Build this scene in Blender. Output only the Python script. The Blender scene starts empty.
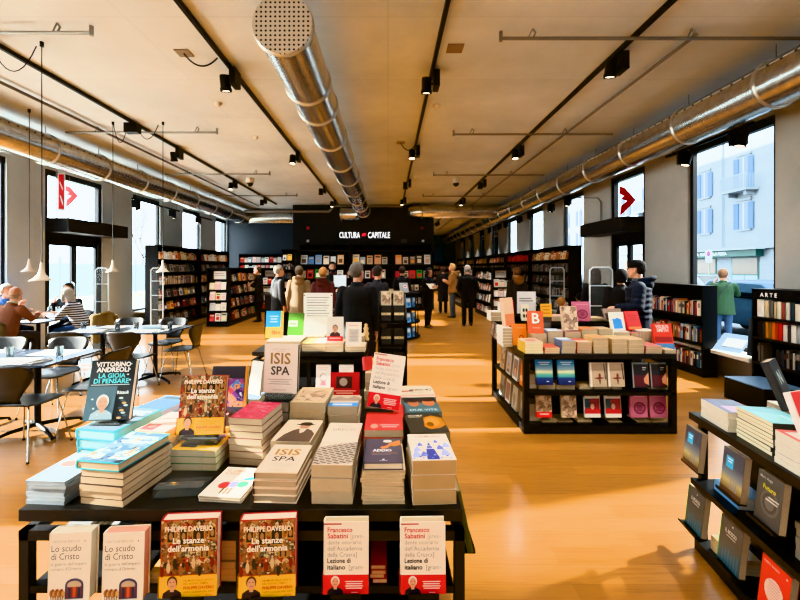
import bpy, bmesh, math, random
from mathutils import Matrix, Vector, Euler
random.seed(7)
R = math.radians
SC = bpy.context.scene
COL = SC.collection
CAMZ = 1.62
F = 410.0
VPX, VPY = 388.0, 268.0

# ------------------------------------------------------------------ materials
_mats = {}
def lin(h):
    h = h.lstrip('#')
    c = [int(h[i:i + 2], 16) / 255 for i in (0, 2, 4)]
    return tuple(x / 12.92 if x <= .04045 else ((x + .055) / 1.055) ** 2.4 for x in c)

def M(h, rough=.55, metal=0.0, emit=0.0, vary=.12, scale=9.0, spec=.4):
    """Plain procedural surface: a base colour gently varied by noise."""
    key = (h, rough, metal, emit, vary, scale, spec)
    if key in _mats:
        return _mats[key]
    m = bpy.data.materials.new('surface_' + h.lstrip('#'))
    m.use_nodes = True
    nt = m.node_tree
    b = nt.nodes['Principled BSDF']
    c = lin(h)
    b.inputs['Roughness'].default_value = rough
    b.inputs['Metallic'].default_value = metal
    b.inputs['Specular IOR Level'].default_value = spec
    if emit:
        b.inputs['Base Color'].default_value = (*c, 1)
        b.inputs['Emission Color'].default_value = (*c, 1)
        b.inputs['Emission Strength'].default_value = emit
    else:
        tc = nt.nodes.new('ShaderNodeTexCoord')
        nz = nt.nodes.new('ShaderNodeTexNoise')
        nz.inputs['Scale'].default_value = scale
        nz.inputs['Detail'].default_value = 3
        nt.links.new(tc.outputs['Object'], nz.inputs['Vector'])
        mx = nt.nodes.new('ShaderNodeMix')
        mx.data_type = 'RGBA'
        mx.inputs['A'].default_value = (*[x * (1 - vary) for x in c], 1)
        mx.inputs['B'].default_value = (*[min(1, x * (1 + vary)) for x in c], 1)
        nt.links.new(nz.outputs['Fac'], mx.inputs['Factor'])
        nt.links.new(mx.outputs['Result'], b.inputs['Base Color'])
    _mats[key] = m
    return m

def nodemat(name):
    m = bpy.data.materials.new(name)
    m.use_nodes = True
    nt = m.node_tree
    return m, nt, nt.nodes['Principled BSDF']

def ramp(nt, stops, interp='LINEAR'):
    r = nt.nodes.new('ShaderNodeValToRGB')
    r.color_ramp.interpolation = interp
    el = r.color_ramp.elements
    while len(el) < len(stops):
        el.new(.5)
    for e, (p, c) in zip(el, stops):
        e.position = p
        e.color = (*lin(c), 1)
    return r

def wood_floor():
    m, nt, b = nodemat('oak_plank_floor')
    tc = nt.nodes.new('ShaderNodeTexCoord')
    br = nt.nodes.new('ShaderNodeTexBrick')
    br.offset = .37
    br.inputs['Scale'].default_value = 1
    br.inputs['Brick Width'].default_value = 1.5
    br.inputs['Row Height'].default_value = .14
    br.inputs['Mortar Size'].default_value = .0012
    br.inputs['Mortar Smooth'].default_value = .3
    br.inputs['Bias'].default_value = .0
    br.inputs['Color1'].default_value = (*lin('#ab7a36'), 1)
    br.inputs['Color2'].default_value = (*lin('#986a2a'), 1)
    br.inputs['Mortar'].default_value = (*lin('#8a5a2a'), 1)
    nt.links.new(tc.outputs['Object'], br.inputs['Vector'])
    mp = nt.nodes.new('ShaderNodeMapping')
    mp.inputs['Scale'].default_value = (1.2, 22, 1)
    nt.links.new(tc.outputs['Object'], mp.inputs['Vector'])
    nz = nt.nodes.new('ShaderNodeTexNoise')
    nz.inputs['Scale'].default_value = 2.2
    nz.inputs['Detail'].default_value = 7
    nz.inputs['Distortion'].default_value = .6
    nt.links.new(mp.outputs['Vector'], nz.inputs['Vector'])
    r = ramp(nt, [(.32, '#b08a50'), (.5, '#ffffff'), (.72, '#d6ab66')])
    nt.links.new(nz.outputs['Fac'], r.inputs['Fac'])
    mx = nt.nodes.new('ShaderNodeMix')
    mx.data_type = 'RGBA'; mx.blend_type = 'MULTIPLY'
    mx.inputs['Factor'].default_value = .38
    nt.links.new(br.outputs['Color'], mx.inputs['A'])
    nt.links.new(r.outputs['Color'], mx.inputs['B'])
    nt.links.new(mx.outputs['Result'], b.inputs['Base Color'])
    b.inputs['Roughness'].default_value = .33
    b.inputs['Specular IOR Level'].default_value = .5
    b.inputs['Coat Weight'].default_value = .35
    b.inputs['Coat Roughness'].default_value = .16
    return m

def concrete(name, c1, c2, scale=.6, rough=.75, seams=None):
    m, nt, b = nodemat(name)
    tc = nt.nodes.new('ShaderNodeTexCoord')
    nz = nt.nodes.new('ShaderNodeTexNoise')
    nz.inputs['Scale'].default_value = scale
    nz.inputs['Detail'].default_value = 8
    nz.inputs['Roughness'].default_value = .62
    nt.links.new(tc.outputs['Object'], nz.inputs['Vector'])
    r = ramp(nt, [(.33, c1), (.66, c2)])
    nt.links.new(nz.outputs['Fac'], r.inputs['Fac'])
    out = r.outputs['Color']
    if seams:
        br = nt.nodes.new('ShaderNodeTexBrick')
        br.offset = 0
        br.inputs['Scale'].default_value = 1
        br.inputs['Brick Width'].default_value = seams[0]
        br.inputs['Row Height'].default_value = seams[1]
        br.inputs['Mortar Size'].default_value = .008
        br.inputs['Color1'].default_value = (1, 1, 1, 1)
        br.inputs['Color2'].default_value = (.93, .93, .93, 1)
        br.inputs['Mortar'].default_value = (.8, .8, .8, 1)
        nt.links.new(tc.outputs['Object'], br.inputs['Vector'])
        mx = nt.nodes.new('ShaderNodeMix')
        mx.data_type = 'RGBA'; mx.blend_type = 'MULTIPLY'
        mx.inputs['Factor'].default_value = .6
        nt.links.new(out, mx.inputs['A'])
        nt.links.new(br.outputs['Color'], mx.inputs['B'])
        out = mx.outputs['Result']
    nt.links.new(out, b.inputs['Base Color'])
    b.inputs['Roughness'].default_value = rough
    return m

def galvanised():
    m, nt, b = nodemat('galvanised_duct_steel')
    tc = nt.nodes.new('ShaderNodeTexCoord')
    nz = nt.nodes.new('ShaderNodeTexNoise')
    nz.inputs['Scale'].default_value = 14
    nz.inputs['Detail'].default_value = 4
    nt.links.new(tc.outputs['Object'], nz.inputs['Vector'])
    r = ramp(nt, [(.3, '#c2c2c0'), (.7, '#e0dfdc')])
    nt.links.new(nz.outputs['Fac'], r.inputs['Fac'])
    nt.links.new(r.outputs['Color'], b.inputs['Base Color'])
    b.inputs['Metallic'].default_value = 1
    b.inputs['Roughness'].default_value = .24
    return m

def glassmat(name, tint='#f2f8fa', refl=.1, milk=0):
    """Thin clear sheet: mostly transparent with a fresnel reflection."""
    m = bpy.data.materials.new(name)
    m.use_nodes = True
    nt = m.node_tree
    nt.nodes.remove(nt.nodes['Principled BSDF'])
    out = nt.nodes['Material Output']
    tr = nt.nodes.new('ShaderNodeBsdfTransparent')
    tr.inputs['Color'].default_value = (*lin(tint), 1)
    gl = nt.nodes.new('ShaderNodeBsdfGlossy')
    gl.inputs['Roughness'].default_value = .03
    lw = nt.nodes.new('ShaderNodeLayerWeight')
    lw.inputs['Blend'].default_value = refl
    mx = nt.nodes.new('ShaderNodeMixShader')
    nt.links.new(lw.outputs['Fresnel'], mx.inputs['Fac'])
    nt.links.new(tr.outputs['BSDF'], mx.inputs[1])
    nt.links.new(gl.outputs['BSDF'], mx.inputs[2])
    res = mx.outputs['Shader']
    if milk:
        df = nt.nodes.new('ShaderNodeBsdfDiffuse')
        df.inputs['Color'].default_value = (.85, .9, .92, 1)
        m2 = nt.nodes.new('ShaderNodeMixShader')
        m2.inputs['Fac'].default_value = milk
        nt.links.new(res, m2.inputs[1]); nt.links.new(df.outputs['BSDF'], m2.inputs[2])
        res = m2.outputs['Shader']
    nt.links.new(res, out.inputs['Surface'])
    return m

def painting(name, stops, scale=38, scale2=9):
    """Busy printed picture: cells of colour as on an illustrated cover."""
    m, nt, b = nodemat(name)
    tc = nt.nodes.new('ShaderNodeTexCoord')
    vo = nt.nodes.new('ShaderNodeTexVoronoi')
    vo.inputs['Scale'].default_value = scale
    nt.links.new(tc.outputs['Object'], vo.inputs['Vector'])
    sep = nt.nodes.new('ShaderNodeSeparateColor')
    nt.links.new(vo.outputs['Color'], sep.inputs['Color'])
    nz = nt.nodes.new('ShaderNodeTexNoise')
    nz.inputs['Scale'].default_value = scale2 * 4
    nz.inputs['Detail'].default_value = 5
    nt.links.new(tc.outputs['Object'], nz.inputs['Vector'])
    ad = nt.nodes.new('ShaderNodeMath')
    ad.operation = 'MULTIPLY_ADD'
    ad.inputs[1].default_value = .6
    nt.links.new(sep.outputs['Red'], ad.inputs[0])
    mu = nt.nodes.new('ShaderNodeMath'); mu.operation = 'MULTIPLY'
    mu.inputs[1].default_value = .45
    nt.links.new(nz.outputs['Fac'], mu.inputs[0])
    nt.links.new(mu.outputs[0], ad.inputs[2])
    r = ramp(nt, stops, 'CONSTANT')
    nt.links.new(ad.outputs[0], r.inputs['Fac'])
    nt.links.new(r.outputs['Color'], b.inputs['Base Color'])
    b.inputs['Roughness'].default_value = .35
    return m

def gradmat(name, stops, axis='Y', lo=-.12, hi=.12, rough=.35):
    m, nt, b = nodemat(name)
    tc = nt.nodes.new('ShaderNodeTexCoord')
    sp = nt.nodes.new('ShaderNodeSeparateXYZ')
    nt.links.new(tc.outputs['Object'], sp.inputs['Vector'])
    mr = nt.nodes.new('ShaderNodeMapRange')
    mr.inputs['From Min'].default_value = lo
    mr.inputs['From Max'].default_value = hi
    nt.links.new(sp.outputs[axis], mr.inputs['Value'])
    r = ramp(nt, stops)
    nt.links.new(mr.outputs['Result'], r.inputs['Fac'])
    nt.links.new(r.outputs['Color'], b.inputs['Base Color'])
    b.inputs['Roughness'].default_value = rough
    return m

def stripes(name, c1, c2, scale, axis='Z', duty=.5):
    m, nt, b = nodemat(name)
    tc = nt.nodes.new('ShaderNodeTexCoord')
    sp = nt.nodes.new('ShaderNodeSeparateXYZ')
    nt.links.new(tc.outputs['Object'], sp.inputs['Vector'])
    mu = nt.nodes.new('ShaderNodeMath'); mu.operation = 'MULTIPLY'
    mu.inputs[1].default_value = scale
    nt.links.new(sp.outputs[axis], mu.inputs[0])
    fr = nt.nodes.new('ShaderNodeMath'); fr.operation = 'FRACT'
    nt.links.new(mu.outputs[0], fr.inputs[0])
    gt = nt.nodes.new('ShaderNodeMath'); gt.operation = 'GREATER_THAN'
    gt.inputs[1].default_value = duty
    nt.links.new(fr.outputs[0], gt.inputs[0])
    mx = nt.nodes.new('ShaderNodeMix'); mx.data_type = 'RGBA'
    mx.inputs['A'].default_value = (*lin(c1), 1)
    mx.inputs['B'].default_value = (*lin(c2), 1)
    nt.links.new(gt.outputs[0], mx.inputs['Factor'])
    nt.links.new(mx.outputs['Result'], b.inputs['Base Color'])
    b.inputs['Roughness'].default_value = .8
    return m

BLACK = M('#0c0b0b', .5, spec=.25)
BLACKM = M('#080808', .6, spec=.2)
DARKSTEEL = M('#121110', .38, spec=.4)
PAGE = M('#ae9d83', .8, vary=.08, scale=60)
PAGEW = M('#c9c1b1', .8, vary=.06, scale=60)
GLASS = glassmat('window_glass', refl=.04)
ACRYL = glassmat('clear_acrylic', '#f6fafa', .12, .035)
GALV = galvanised()
STEELPIPE = M('#8f8c86', .4, .7)
CHROME = M('#c9cdd0', .18, 1.0)

# ------------------------------------------------------------------ mesh builder
_txt = {}
def text_geo(s, bold):
    k = (s, bold)
    if k not in _txt:
        cu = bpy.data.curves.new('lettering', 'FONT')
        cu.body = s
        cu.align_x = 'LEFT'
        cu.resolution_u = 2
        cu.offset = (.02 if bold is True else bold) if bold else .002
        ob = bpy.data.objects.new('lettering', cu)
        me = bpy.data.meshes.new_from_object(ob)
        vs = [v.co.copy() for v in me.vertices]
        fs = [tuple(p.vertices) for p in me.polygons]
        bpy.data.objects.remove(ob); bpy.data.curves.remove(cu); bpy.data.meshes.remove(me)
        if vs:
            x0 = min(v.x for v in vs); x1 = max(v.x for v in vs)
        else:
            x0 = x1 = 0
        _txt[k] = (vs, fs, x0, x1)
    return _txt[k]

class MB:
    def __init__(s):
        s.v, s.f, s.mi, s.sm, s.mats = [], [], [], [], []
        s.M = Matrix.Identity(4)
        s.smooth = False
    def slot(s, m):
        if m not in s.mats:
            s.mats.append(m)
        return s.mats.index(m)
    def add(s, vs, fs, m, smooth=None):
        o = len(s.v)
        k = s.slot(m)
        T = s.M
        s.v += [tuple(T @ Vector(p)) for p in vs]
        s.f += [tuple(i + o for i in f) for f in fs]
        s.mi += [k] * len(fs)
        s.sm += [s.smooth if smooth is None else smooth] * len(fs)
    def quad(s, a, b, c, d, m):
        s.add([a, b, c, d], [(0, 1, 2, 3)], m)
    def box(s, x0, y0, z0, x1, y1, z1, m):
        s.add([(x0, y0, z0), (x1, y0, z0), (x1, y1, z0), (x0, y1, z0), (x0, y0, z1), (x1, y0, z1), (x1, y1, z1), (x0, y1, z1)],
              [(0, 3, 2, 1), (4, 5, 6, 7), (0, 1, 5, 4), (1, 2, 6, 5), (2, 3, 7, 6), (3, 0, 4, 7)], m)
    def rings(s, rs, m, cap=True, smooth=True):
        n = len(rs[0]); vs = [p for r in rs for p in r]; fs = []
        for i in range(len(rs) - 1):
            for j in range(n):
                k = (j + 1) % n
                fs.append((i * n + j, i * n + k, (i + 1) * n + k, (i + 1) * n + j))
        s.add(vs, fs, m, smooth)
        if cap:
            s.add(list(rs[0]), [tuple(range(n - 1, -1, -1))], m, False)
            s.add(list(rs[-1]), [tuple(range(n))], m, False)
    def weld_rings(s, rs, m):
        """Closed loft (caps share vertices), for bodies that get remeshed."""
        n = len(rs[0]); vs = [p for r in rs for p in r]; fs = []
        for i in range(len(rs) - 1):
            for j in range(n):
                k = (j + 1) % n
                fs.append((i * n + j, i * n + k, (i + 1) * n + k, (i + 1) * n + j))
        fs.append(tuple(range(n - 1, -1, -1)))
        L = len(rs) - 1
        fs.append(tuple(L * n + j for j in range(n)))
        s.add(vs, fs, m, True)
    def tube(s, pts, rad, m, n=10, cap=True, weld=False, round_ends=False):
        pts = [Vector(p) for p in pts]
        if not isinstance(rad, (list, tuple)):
            rad = [rad] * len(pts)
        rad = list(rad)
        if round_ends:
            d0 = (pts[0] - pts[1]).normalized(); d1 = (pts[-1] - pts[-2]).normalized()
            a, b = rad[0], rad[-1]
            pts = [pts[0] + d0 * a * .95, pts[0] + d0 * a * .6] + pts + [pts[-1] + d1 * b * .6, pts[-1] + d1 * b * .95]
            rad = [a * .3, a * .78] + rad + [b * .78, b * .3]
        rs = []
        up = None
        for i, p in enumerate(pts):
            if i == 0: d = pts[1] - p
            elif i == len(pts) - 1: d = p - pts[i - 1]
            else: d = (pts[i + 1] - p).normalized() + (p - pts[i - 1]).normalized()
            d.normalize()
            if up is None:
                up = Vector((0, 0, 1)) if abs(d.z) < .9 else Vector((1, 0, 0))
            x = d.cross(up)
            if x.length < 1e-4:
                x = d.cross(Vector((0, 1, 0)))
            x.normalize(); y = x.cross(d).normalized()
            up = y
            rs.append([p + (x * math.cos(t) + y * math.sin(t)) * rad[i] for t in [2 * math.pi * j / n for j in range(n)]])
        (s.weld_rings if weld else lambda r, mm: s.rings(r, mm, cap))(rs, m)
    def cyl(s, a, b, r, m, n=16, r2=None):
        s.tube([a, b], [r, r if r2 is None else r2], m, n)
    def lathe(s, prof, m, n=20, c=(0, 0, 0), cap=False):
        rs = [[(c[0] + r * math.cos(2 * math.pi * j / n), c[1] + r * math.sin(2 * math.pi * j / n), c[2] + z) for j in range(n)] for r, z in prof]
        s.rings(rs, m, cap)
    def ball(s, c, r, m, nu=12, nv=8):
        rx, ry, rz = r if isinstance(r, (list, tuple)) else (r, r, r)
        rs = []
        for i in range(nv + 1):
            a = -math.pi / 2 + math.pi * (i * .94 + .03 * nv) / nv
            rs.append([(c[0] + rx * math.cos(a) * math.cos(2 * math.pi * j / nu), c[1] + ry * math.cos(a) * math.sin(2 * math.pi * j / nu), c[2] + rz * math.sin(a)) for j in range(nu)])
        s.weld_rings(rs, m)
    def disc(s, c, rx, ry, m, n=18):
        s.add([(c[0] + rx * math.cos(2 * math.pi * j / n), c[1] + ry * math.sin(2 * math.pi * j / n), c[2]) for j in range(n)], [tuple(range(n))], m)
    def text(s, t, x, y, z, size, m, bold=False, align='L', maxw=None):
        """Flat lettering in the local XY plane; x,y is the left, centre or right end of the baseline."""
        vs, fs, x0, x1 = text_geo(t, bold)
        w = (x1 - x0) * size
        k = 1.0 if not maxw or w <= maxw else maxw / w
        w *= k
        ox = x - (0 if align == 'L' else w / 2 if align == 'C' else w)
        s.add([(ox + (v.x - x0) * size * k, y + v.y * size, z) for v in vs], fs, m, False)
    def build(s, name, parent=None, loc=None, bevel=0, seg=1):
        me = bpy.data.meshes.new(name)
        me.from_pydata(s.v, [], s.f)
        for m in s.mats:
            me.materials.append(m)
        me.polygons.foreach_set('material_index', s.mi)
        me.polygons.foreach_set('use_smooth', s.sm)
        me.update()
        o = bpy.data.objects.new(name, me)
        COL.objects.link(o)
        if parent is not None:
            o.parent = parent
        if loc is not None:
            o.location = loc
        if bevel:
            b = o.modifiers.new('edge', 'BEVEL')
            b.width = bevel; b.segments = seg; b.limit_method = 'ANGLE'
        return o

def tag(o, label=None, cat=None, group=None, kind=None):
    if label: o['label'] = label
    if cat: o['category'] = cat
    if group: o['group'] = group
    if kind: o['kind'] = kind
    return o

def empty(name, loc=(0, 0, 0), rz=0.0, label=None, cat=None, group=None, kind=None):
    o = bpy.data.objects.new(name, None)
    o.empty_display_size = .1
    COL.objects.link(o)
    o.location = loc
    o.rotation_euler = (0, 0, rz)
    return tag(o, label, cat, group, kind)

def copy_tree(o, parent=None):
    c = o.copy()
    COL.objects.link(c)
    if parent is not None:
        c.parent = parent
    for ch in list(o.children):
        copy_tree(ch, c)
    return c

def at(px, py, d):
    return Vector(((px - VPX) * d / F, d, CAMZ - (py - VPY) * d / F))

def vx(px, d):
    return (px - VPX) * d / F

def vz(py, d):
    return CAMZ - (py - VPY) * d / F
# ================================================================== camera
cam = bpy.data.cameras.new('camera')
cam.sensor_width = 36.0
cam.lens = F / 800 * 36
cam.shift_x = (400 - VPX) / 800
cam.shift_y = -(300 - VPY) / 800
cam.clip_start = .02
cam.clip_end = 300
co = bpy.data.objects.new('camera', cam)
COL.objects.link(co)
co.location = (0, 0, CAMZ)
co.rotation_euler = (R(90), 0, 0)
SC.camera = co

# ================================================================== room shell
CEIL = 4.1
XL, XR = -7.0, 5.1
YB = -7.0
YF = 31.0
BLK_Y = 16.1
def struct(o, label, cat):
    return tag(o, label, cat, kind='structure')

mb = MB(); mb.box(XL - .2, YB, -.15, XR + .2, YF + .2, 0, wood_floor())
struct(mb.build('floor'), 'warm oak plank floor running through the whole shop', 'floor')
mb = MB(); mb.box(XL - .3, YB, CEIL, XR + .3, YF + .2, CEIL + .25, concrete('raw_concrete_ceiling', '#c5cbd0', '#dde2e6', .7, .8, (2.6, 1.35)))
struct(mb.build('ceiling'), 'raw beige concrete ceiling with board seams', 'ceiling')

PLASTER_L = concrete('pillar_plaster_pale', '#b8c3c8', '#c8d2d6', .8)
PLASTER_R = concrete('pillar_plaster_warm', '#adaca7', '#bebcb5', .8)
NAVY = M('#30373f', .7, vary=.05)
WBLACK = M('#151515', .6, vary=.1)

# openings along each long wall: (y0, y1, kind)
L_OPEN = [(-6.5, -5.2, 'w'), (-4.0, -2.7, 'w'), (-1.4, -.1, 'w'), (1.2, 2.5, 'w'), (3.75, 5.15, 'w'), (6.3, 7.53, 'w'), (8.37, 10.05, 'd'), (11.25, 12.6, 'w'), (14.0, 15.3, 'w'), (16.7, 17.8, 'w')]
R_OPEN = [(-6.3, -4.9, 'w'), (-3.4, -2.0, 'w'), (-.5, 1.0, 'w'), (2.5, 4.0, 'w'), (5.4, 6.98, 'w'), (8.14, 9.4, 'd'), (10.7, 11.95, 'w'), (13.5, 14.8, 'w'), (16.3, 17.5, 'w'), (19.0, 20.2, 'w'), (21.7, 22.9, 'w'), (24.4, 25.6, 'w'), (27.1, 28.3, 'w')]
WTOP, SILL = 3.66, .42
npil = 0
def long_wall(side, opens, yend):
    sx = -1 if side == 'left' else 1
    X = XL if side == 'left' else XR
    pm = PLASTER_L if side == 'left' else PLASTER_R
    xa, xb = sorted((X, X + sx * .16))
    mb = MB()
    mb.box(xa, YB, WTOP, xb, yend, CEIL, pm)
    for y0, y1, k in opens:
        if k == 'w':
            mb.box(xa, y0, 0, xb, y1, SILL - .05, pm)
    struct(mb.build('wall_' + side), ('pale' if side == 'left' else 'warm grey') + ' plaster wall band above and below the tall windows', 'wall')
    ys = [YB] + [v for o in opens for v in o[:2]] + [yend]
    for i in range(0, len(ys), 2):
        if ys[i + 1] - ys[i] < .05:
            continue
        mb = MB(); mb.box(xa, ys[i], 0, xb, ys[i + 1], WTOP, pm)
        struct(mb.build('wall_pillar'), 'smooth plaster pillar between two tall windows', 'pillar')

long_wall('left', L_OPEN, 17.9)
long_wall('right', R_OPEN, YF)
mb = MB(); mb.box(XL - .3, 17.9, 0, -3.73, 18.1, CEIL, NAVY)
struct(mb.build('wall_back_left'), 'dark blue back wall beyond the shelves', 'wall')
mb = MB(); mb.box(1.8, YF, 0, XR + .3, YF + .2, CEIL, M('#3d6186', .7))
struct(mb.build('wall_back_right'), 'blue end wall far down the aisle', 'wall')
mb = MB(); mb.box(-3.73, BLK_Y, 0, 1.8, YF, CEIL, WBLACK)
struct(mb.build('wall_center'), 'matt black wall block behind the checkout', 'wall')
mb = MB(); mb.box(XL - .3, YB - .2, 0, XR + .3, YB, CEIL, PLASTER_R)
struct(mb.build('wall_front'), 'plain plaster wall of the shop end', 'wall')

FRAME = M('#17191c', .4)
def window(n, side, y0, y1):
    sx = -1 if side == 'left' else 1
    X = (XL if side == 'left' else XR) + sx * .08
    e = struct(empty(f'window_{n}', (X, (y0 + y1) / 2, SILL)), 'tall black framed shop window', 'window')
    h = WTOP - SILL; w = (y1 - y0) / 2; b = .07
    mb = MB()
    for a in (-w, w - b):
        mb.box(-.035, a, 0, .035, a + b, h, FRAME)
    mb.box(-.05, -w, 0, .05, w, .06, FRAME); mb.box(-.05, -w, h - .12, .05, w, h, FRAME)
    mb.build('window_frame', e)
    mb = MB(); mb.quad((0, -w + b, .06), (0, w - b, .06), (0, w - b, h - .12), (0, -w + b, h - .12), GLASS)
    mb.build('pane', e)
    mb = MB()
    xs = sorted((-sx * .42, sx * .15))
    mb.box(xs[0], -w + .01, -.05, xs[1], w - .01, 0, M('#e6e4de', .45))
    mb.build('window_sill', e)

def door(n, side, y0, y1):
    sx = -1 if side == 'left' else 1
    X = XL if side == 'left' else XR
    e = struct(empty(f'door_{n}', (X + sx * .08, (y0 + y1) / 2, 0)), 'glazed black double door under a box canopy', 'door')
    w = (y1 - y0) / 2
    mb = MB()
    for a in (-w, w - .1):
        mb.box(-.05, a, 0, .05, a + .1, WTOP, FRAME)
    mb.box(-.05, -w, 2.2, .05, w, 2.4, FRAME)
    mb.box(-.06, -w, WTOP - .12, .06, w, WTOP, FRAME)
    mb.build('door_frame', e)
    mb = MB(); mb.quad((0, -w + .1, 2.4), (0, w - .1, 2.4), (0, w - .1, WTOP - .12), (0, -w + .1, WTOP - .12), GLASS)
    mb.build('transom_pane', e)
    for s in (-1, 1):
        mb = MB()
        a0, a1 = sorted((s * .01, s * (w - .11)))
        for q0, q1 in ((a0, a0 + .06), (a1 - .06, a1)):
            mb.box(-.03, q0, .02, .03, q1, 2.2, FRAME)
        mb.box(-.03, a0, .02, .03, a1, .18, FRAME); mb.box(-.03, a0, 2.1, .03, a1, 2.2, FRAME)
        lf = mb.build('door_leaf', e)
        mb = MB(); mb.quad((0, a0 + .06, .18), (0, a1 - .06, .18), (0, a1 - .06, 2.1), (0, a0 + .06, 2.1), GLASS)
        mb.build('pane', lf)
        mb = MB(); yy = s * .06
        mb.tube([(-sx * .03, yy, .9), (-sx * .08, yy, .92), (-sx * .08, yy, 1.28), (-sx * .03, yy, 1.3)], .012, CHROME, 8)
        mb.build('door_handle', lf)
    mb = MB()
    xs = sorted((-sx * .55, -sx * .085))
    mb.box(xs[0], -w + .02, 2.36, xs[1], w + .25 if side == 'left' else w + .5, 2.65, M('#1c1d1f', .5))
    mb.build('canopy', e, bevel=.006)

k = 1; d_ = 1
for side, ops in (('left', L_OPEN), ('right', R_OPEN)):
    for y0, y1, kind in ops:
        if kind == 'w':
            window(k, side, y0, y1); k += 1
        else:
            door(d_, side, y0, y1); d_ += 1

mb = MB(); mb.box(XL - .3, YB - .2, CEIL + .26, XR + .3, YF + .2, 17, concrete('upper_facade', '#a8a49c', '#b8b4ac', .5))  # unseen storeys, added to keep the bright sky off the house opposite
struct(mb.build('wall_upper_floors'), 'upper floors of the building above the shop', 'wall')
# ================================================================== outside
mb = MB(); mb.box(-60, -40, -.25, XL - .3, 90, -.15, concrete('pale_paving', '#c9c6bf', '#dedbd4', .3))
struct(mb.build('ground_outside_left'), 'sunlit pale paving outside the windows on the cafe side', 'ground')
mb = MB(); mb.box(XR + .3, -40, -.25, 26, 120, -.15, concrete('asphalt', '#585d62', '#686d72', .4))
struct(mb.build('street'), 'grey street outside the windows', 'street')

# blue site hoarding, cafe side
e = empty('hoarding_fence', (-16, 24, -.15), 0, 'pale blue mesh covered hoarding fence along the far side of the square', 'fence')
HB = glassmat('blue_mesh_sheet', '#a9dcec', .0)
hb, nt, b = nodemat('blue_hoarding'); b.inputs['Base Color'].default_value = (*lin('#bfe0ec'), 1); b.inputs['Emission Color'].default_value = (*lin('#b5dcea'), 1); b.inputs['Emission Strength'].default_value = .6  # emission stands in for daylight shining through the translucent sheet
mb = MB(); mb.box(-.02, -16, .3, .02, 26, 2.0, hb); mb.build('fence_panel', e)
for y in range(-16, 27, 6):
    mb = MB(); mb.box(-.06, y - .04, 0, .06, y + .04, 2.35, M('#8b9499', .5)); mb.build('fence_post', e)
    mb = MB(); mb.box(-.3, y - .25, 0, .3, y + .25, .18, M('#c2c0ba', .9)); mb.build('concrete_foot', e)

def bare_tree(x, y, h, seed, label):
    rnd = random.Random(seed)
    mb = MB()
    bark = M('#2d2a28', .9)
    def branch(p, d, L, r, depth):
        q = p + d * L
        mb.tube([p, (p + q) / 2 + Vector((rnd.uniform(-1, 1), rnd.uniform(-1, 1), 0)) * L * .06, q], [r, r * .8, r * .62], bark, 6)
        if depth == 0: return
        for _ in range(3 if depth > 1 else 4):
            nd = (d + Vector((rnd.uniform(-1, 1), rnd.uniform(-1, 1), rnd.uniform(-.15, .7))) * .75).normalized()
            branch(p + d * L * rnd.uniform(.6, 1), nd, L * rnd.uniform(.55, .8), r * .55, depth - 1)
    branch(Vector((0, 0, 0)), Vector((0, 0, 1)), h * .36, .11, 4)
    tag(mb.build('bare_tree', loc=(x, y, -.15)), label, 'tree', 'leafless trees beyond the hoarding')
for i, (x, y, lb) in enumerate([(-19, 18.5, 'leafless tree seen above the canopy of the cafe side door'), (-18, 27.0, 'leafless tree seen through the second window past the cafe side door'),
                                (-20, 33.5, 'leafless tree seen through the window behind the first wall shelf'), (-19, 12.2, 'leafless tree seen at the edge of the cafe side window'),
                                (-22, 23, 'distant leafless tree between the door and the next window')]):
    bare_tree(x, y, 7.5 + i * .4, 40 + i, lb)

# the house across the street
FX = 24.0
e = empty('street_building', (FX, 20, -.15), 0, 'pale rusticated apartment house with blue shutters across the street', 'building')
STONE = concrete('facade_stone', '#757b80', '#81888d', 1.2, .85)
fac, nt, b = nodemat('facade_courses')
tc = nt.nodes.new('ShaderNodeTexCoord'); mp = nt.nodes.new('ShaderNodeMapping')
mp.inputs['Rotation'].default_value = (R(90), 0, R(90))
br = nt.nodes.new('ShaderNodeTexBrick')
br.inputs['Scale'].default_value = 1; br.inputs['Brick Width'].default_value = 1.1; br.inputs['Row Height'].default_value = .5
br.inputs['Mortar Size'].default_value = .012
br.inputs['Color1'].default_value = (*lin('#777e83'), 1); br.inputs['Color2'].default_value = (*lin('#838a8f'), 1); br.inputs['Mortar'].default_value = (*lin('#6b7175'), 1)
sp = nt.nodes.new('ShaderNodeSeparateXYZ'); cb = nt.nodes.new('ShaderNodeCombineXYZ')
nt.links.new(tc.outputs['Object'], sp.inputs['Vector']); nt.links.new(sp.outputs['Y'], cb.inputs['X']); nt.links.new(sp.outputs['Z'], cb.inputs['Y'])
nt.links.new(cb.outputs['Vector'], br.inputs['Vector']); nt.links.new(br.outputs['Color'], b.inputs['Base Color'])
b.inputs['Roughness'].default_value = .9
mb = MB(); mb.box(0, -26, 0, 6, 60, 15, fac); mb.build('wall', e)
mb = MB(); mb.box(-.18, -26, 3.05, 0, 60, 3.25, STONE); mb.box(-.35, -26, 14.4, 0, 60, 15, STONE); mb.build('cornice', e)
SHUT = stripes('slatted_blue_shutter', '#3f5a76', '#5f7d98', 16)
WINM = M('#5e6f7d', .15)
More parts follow.
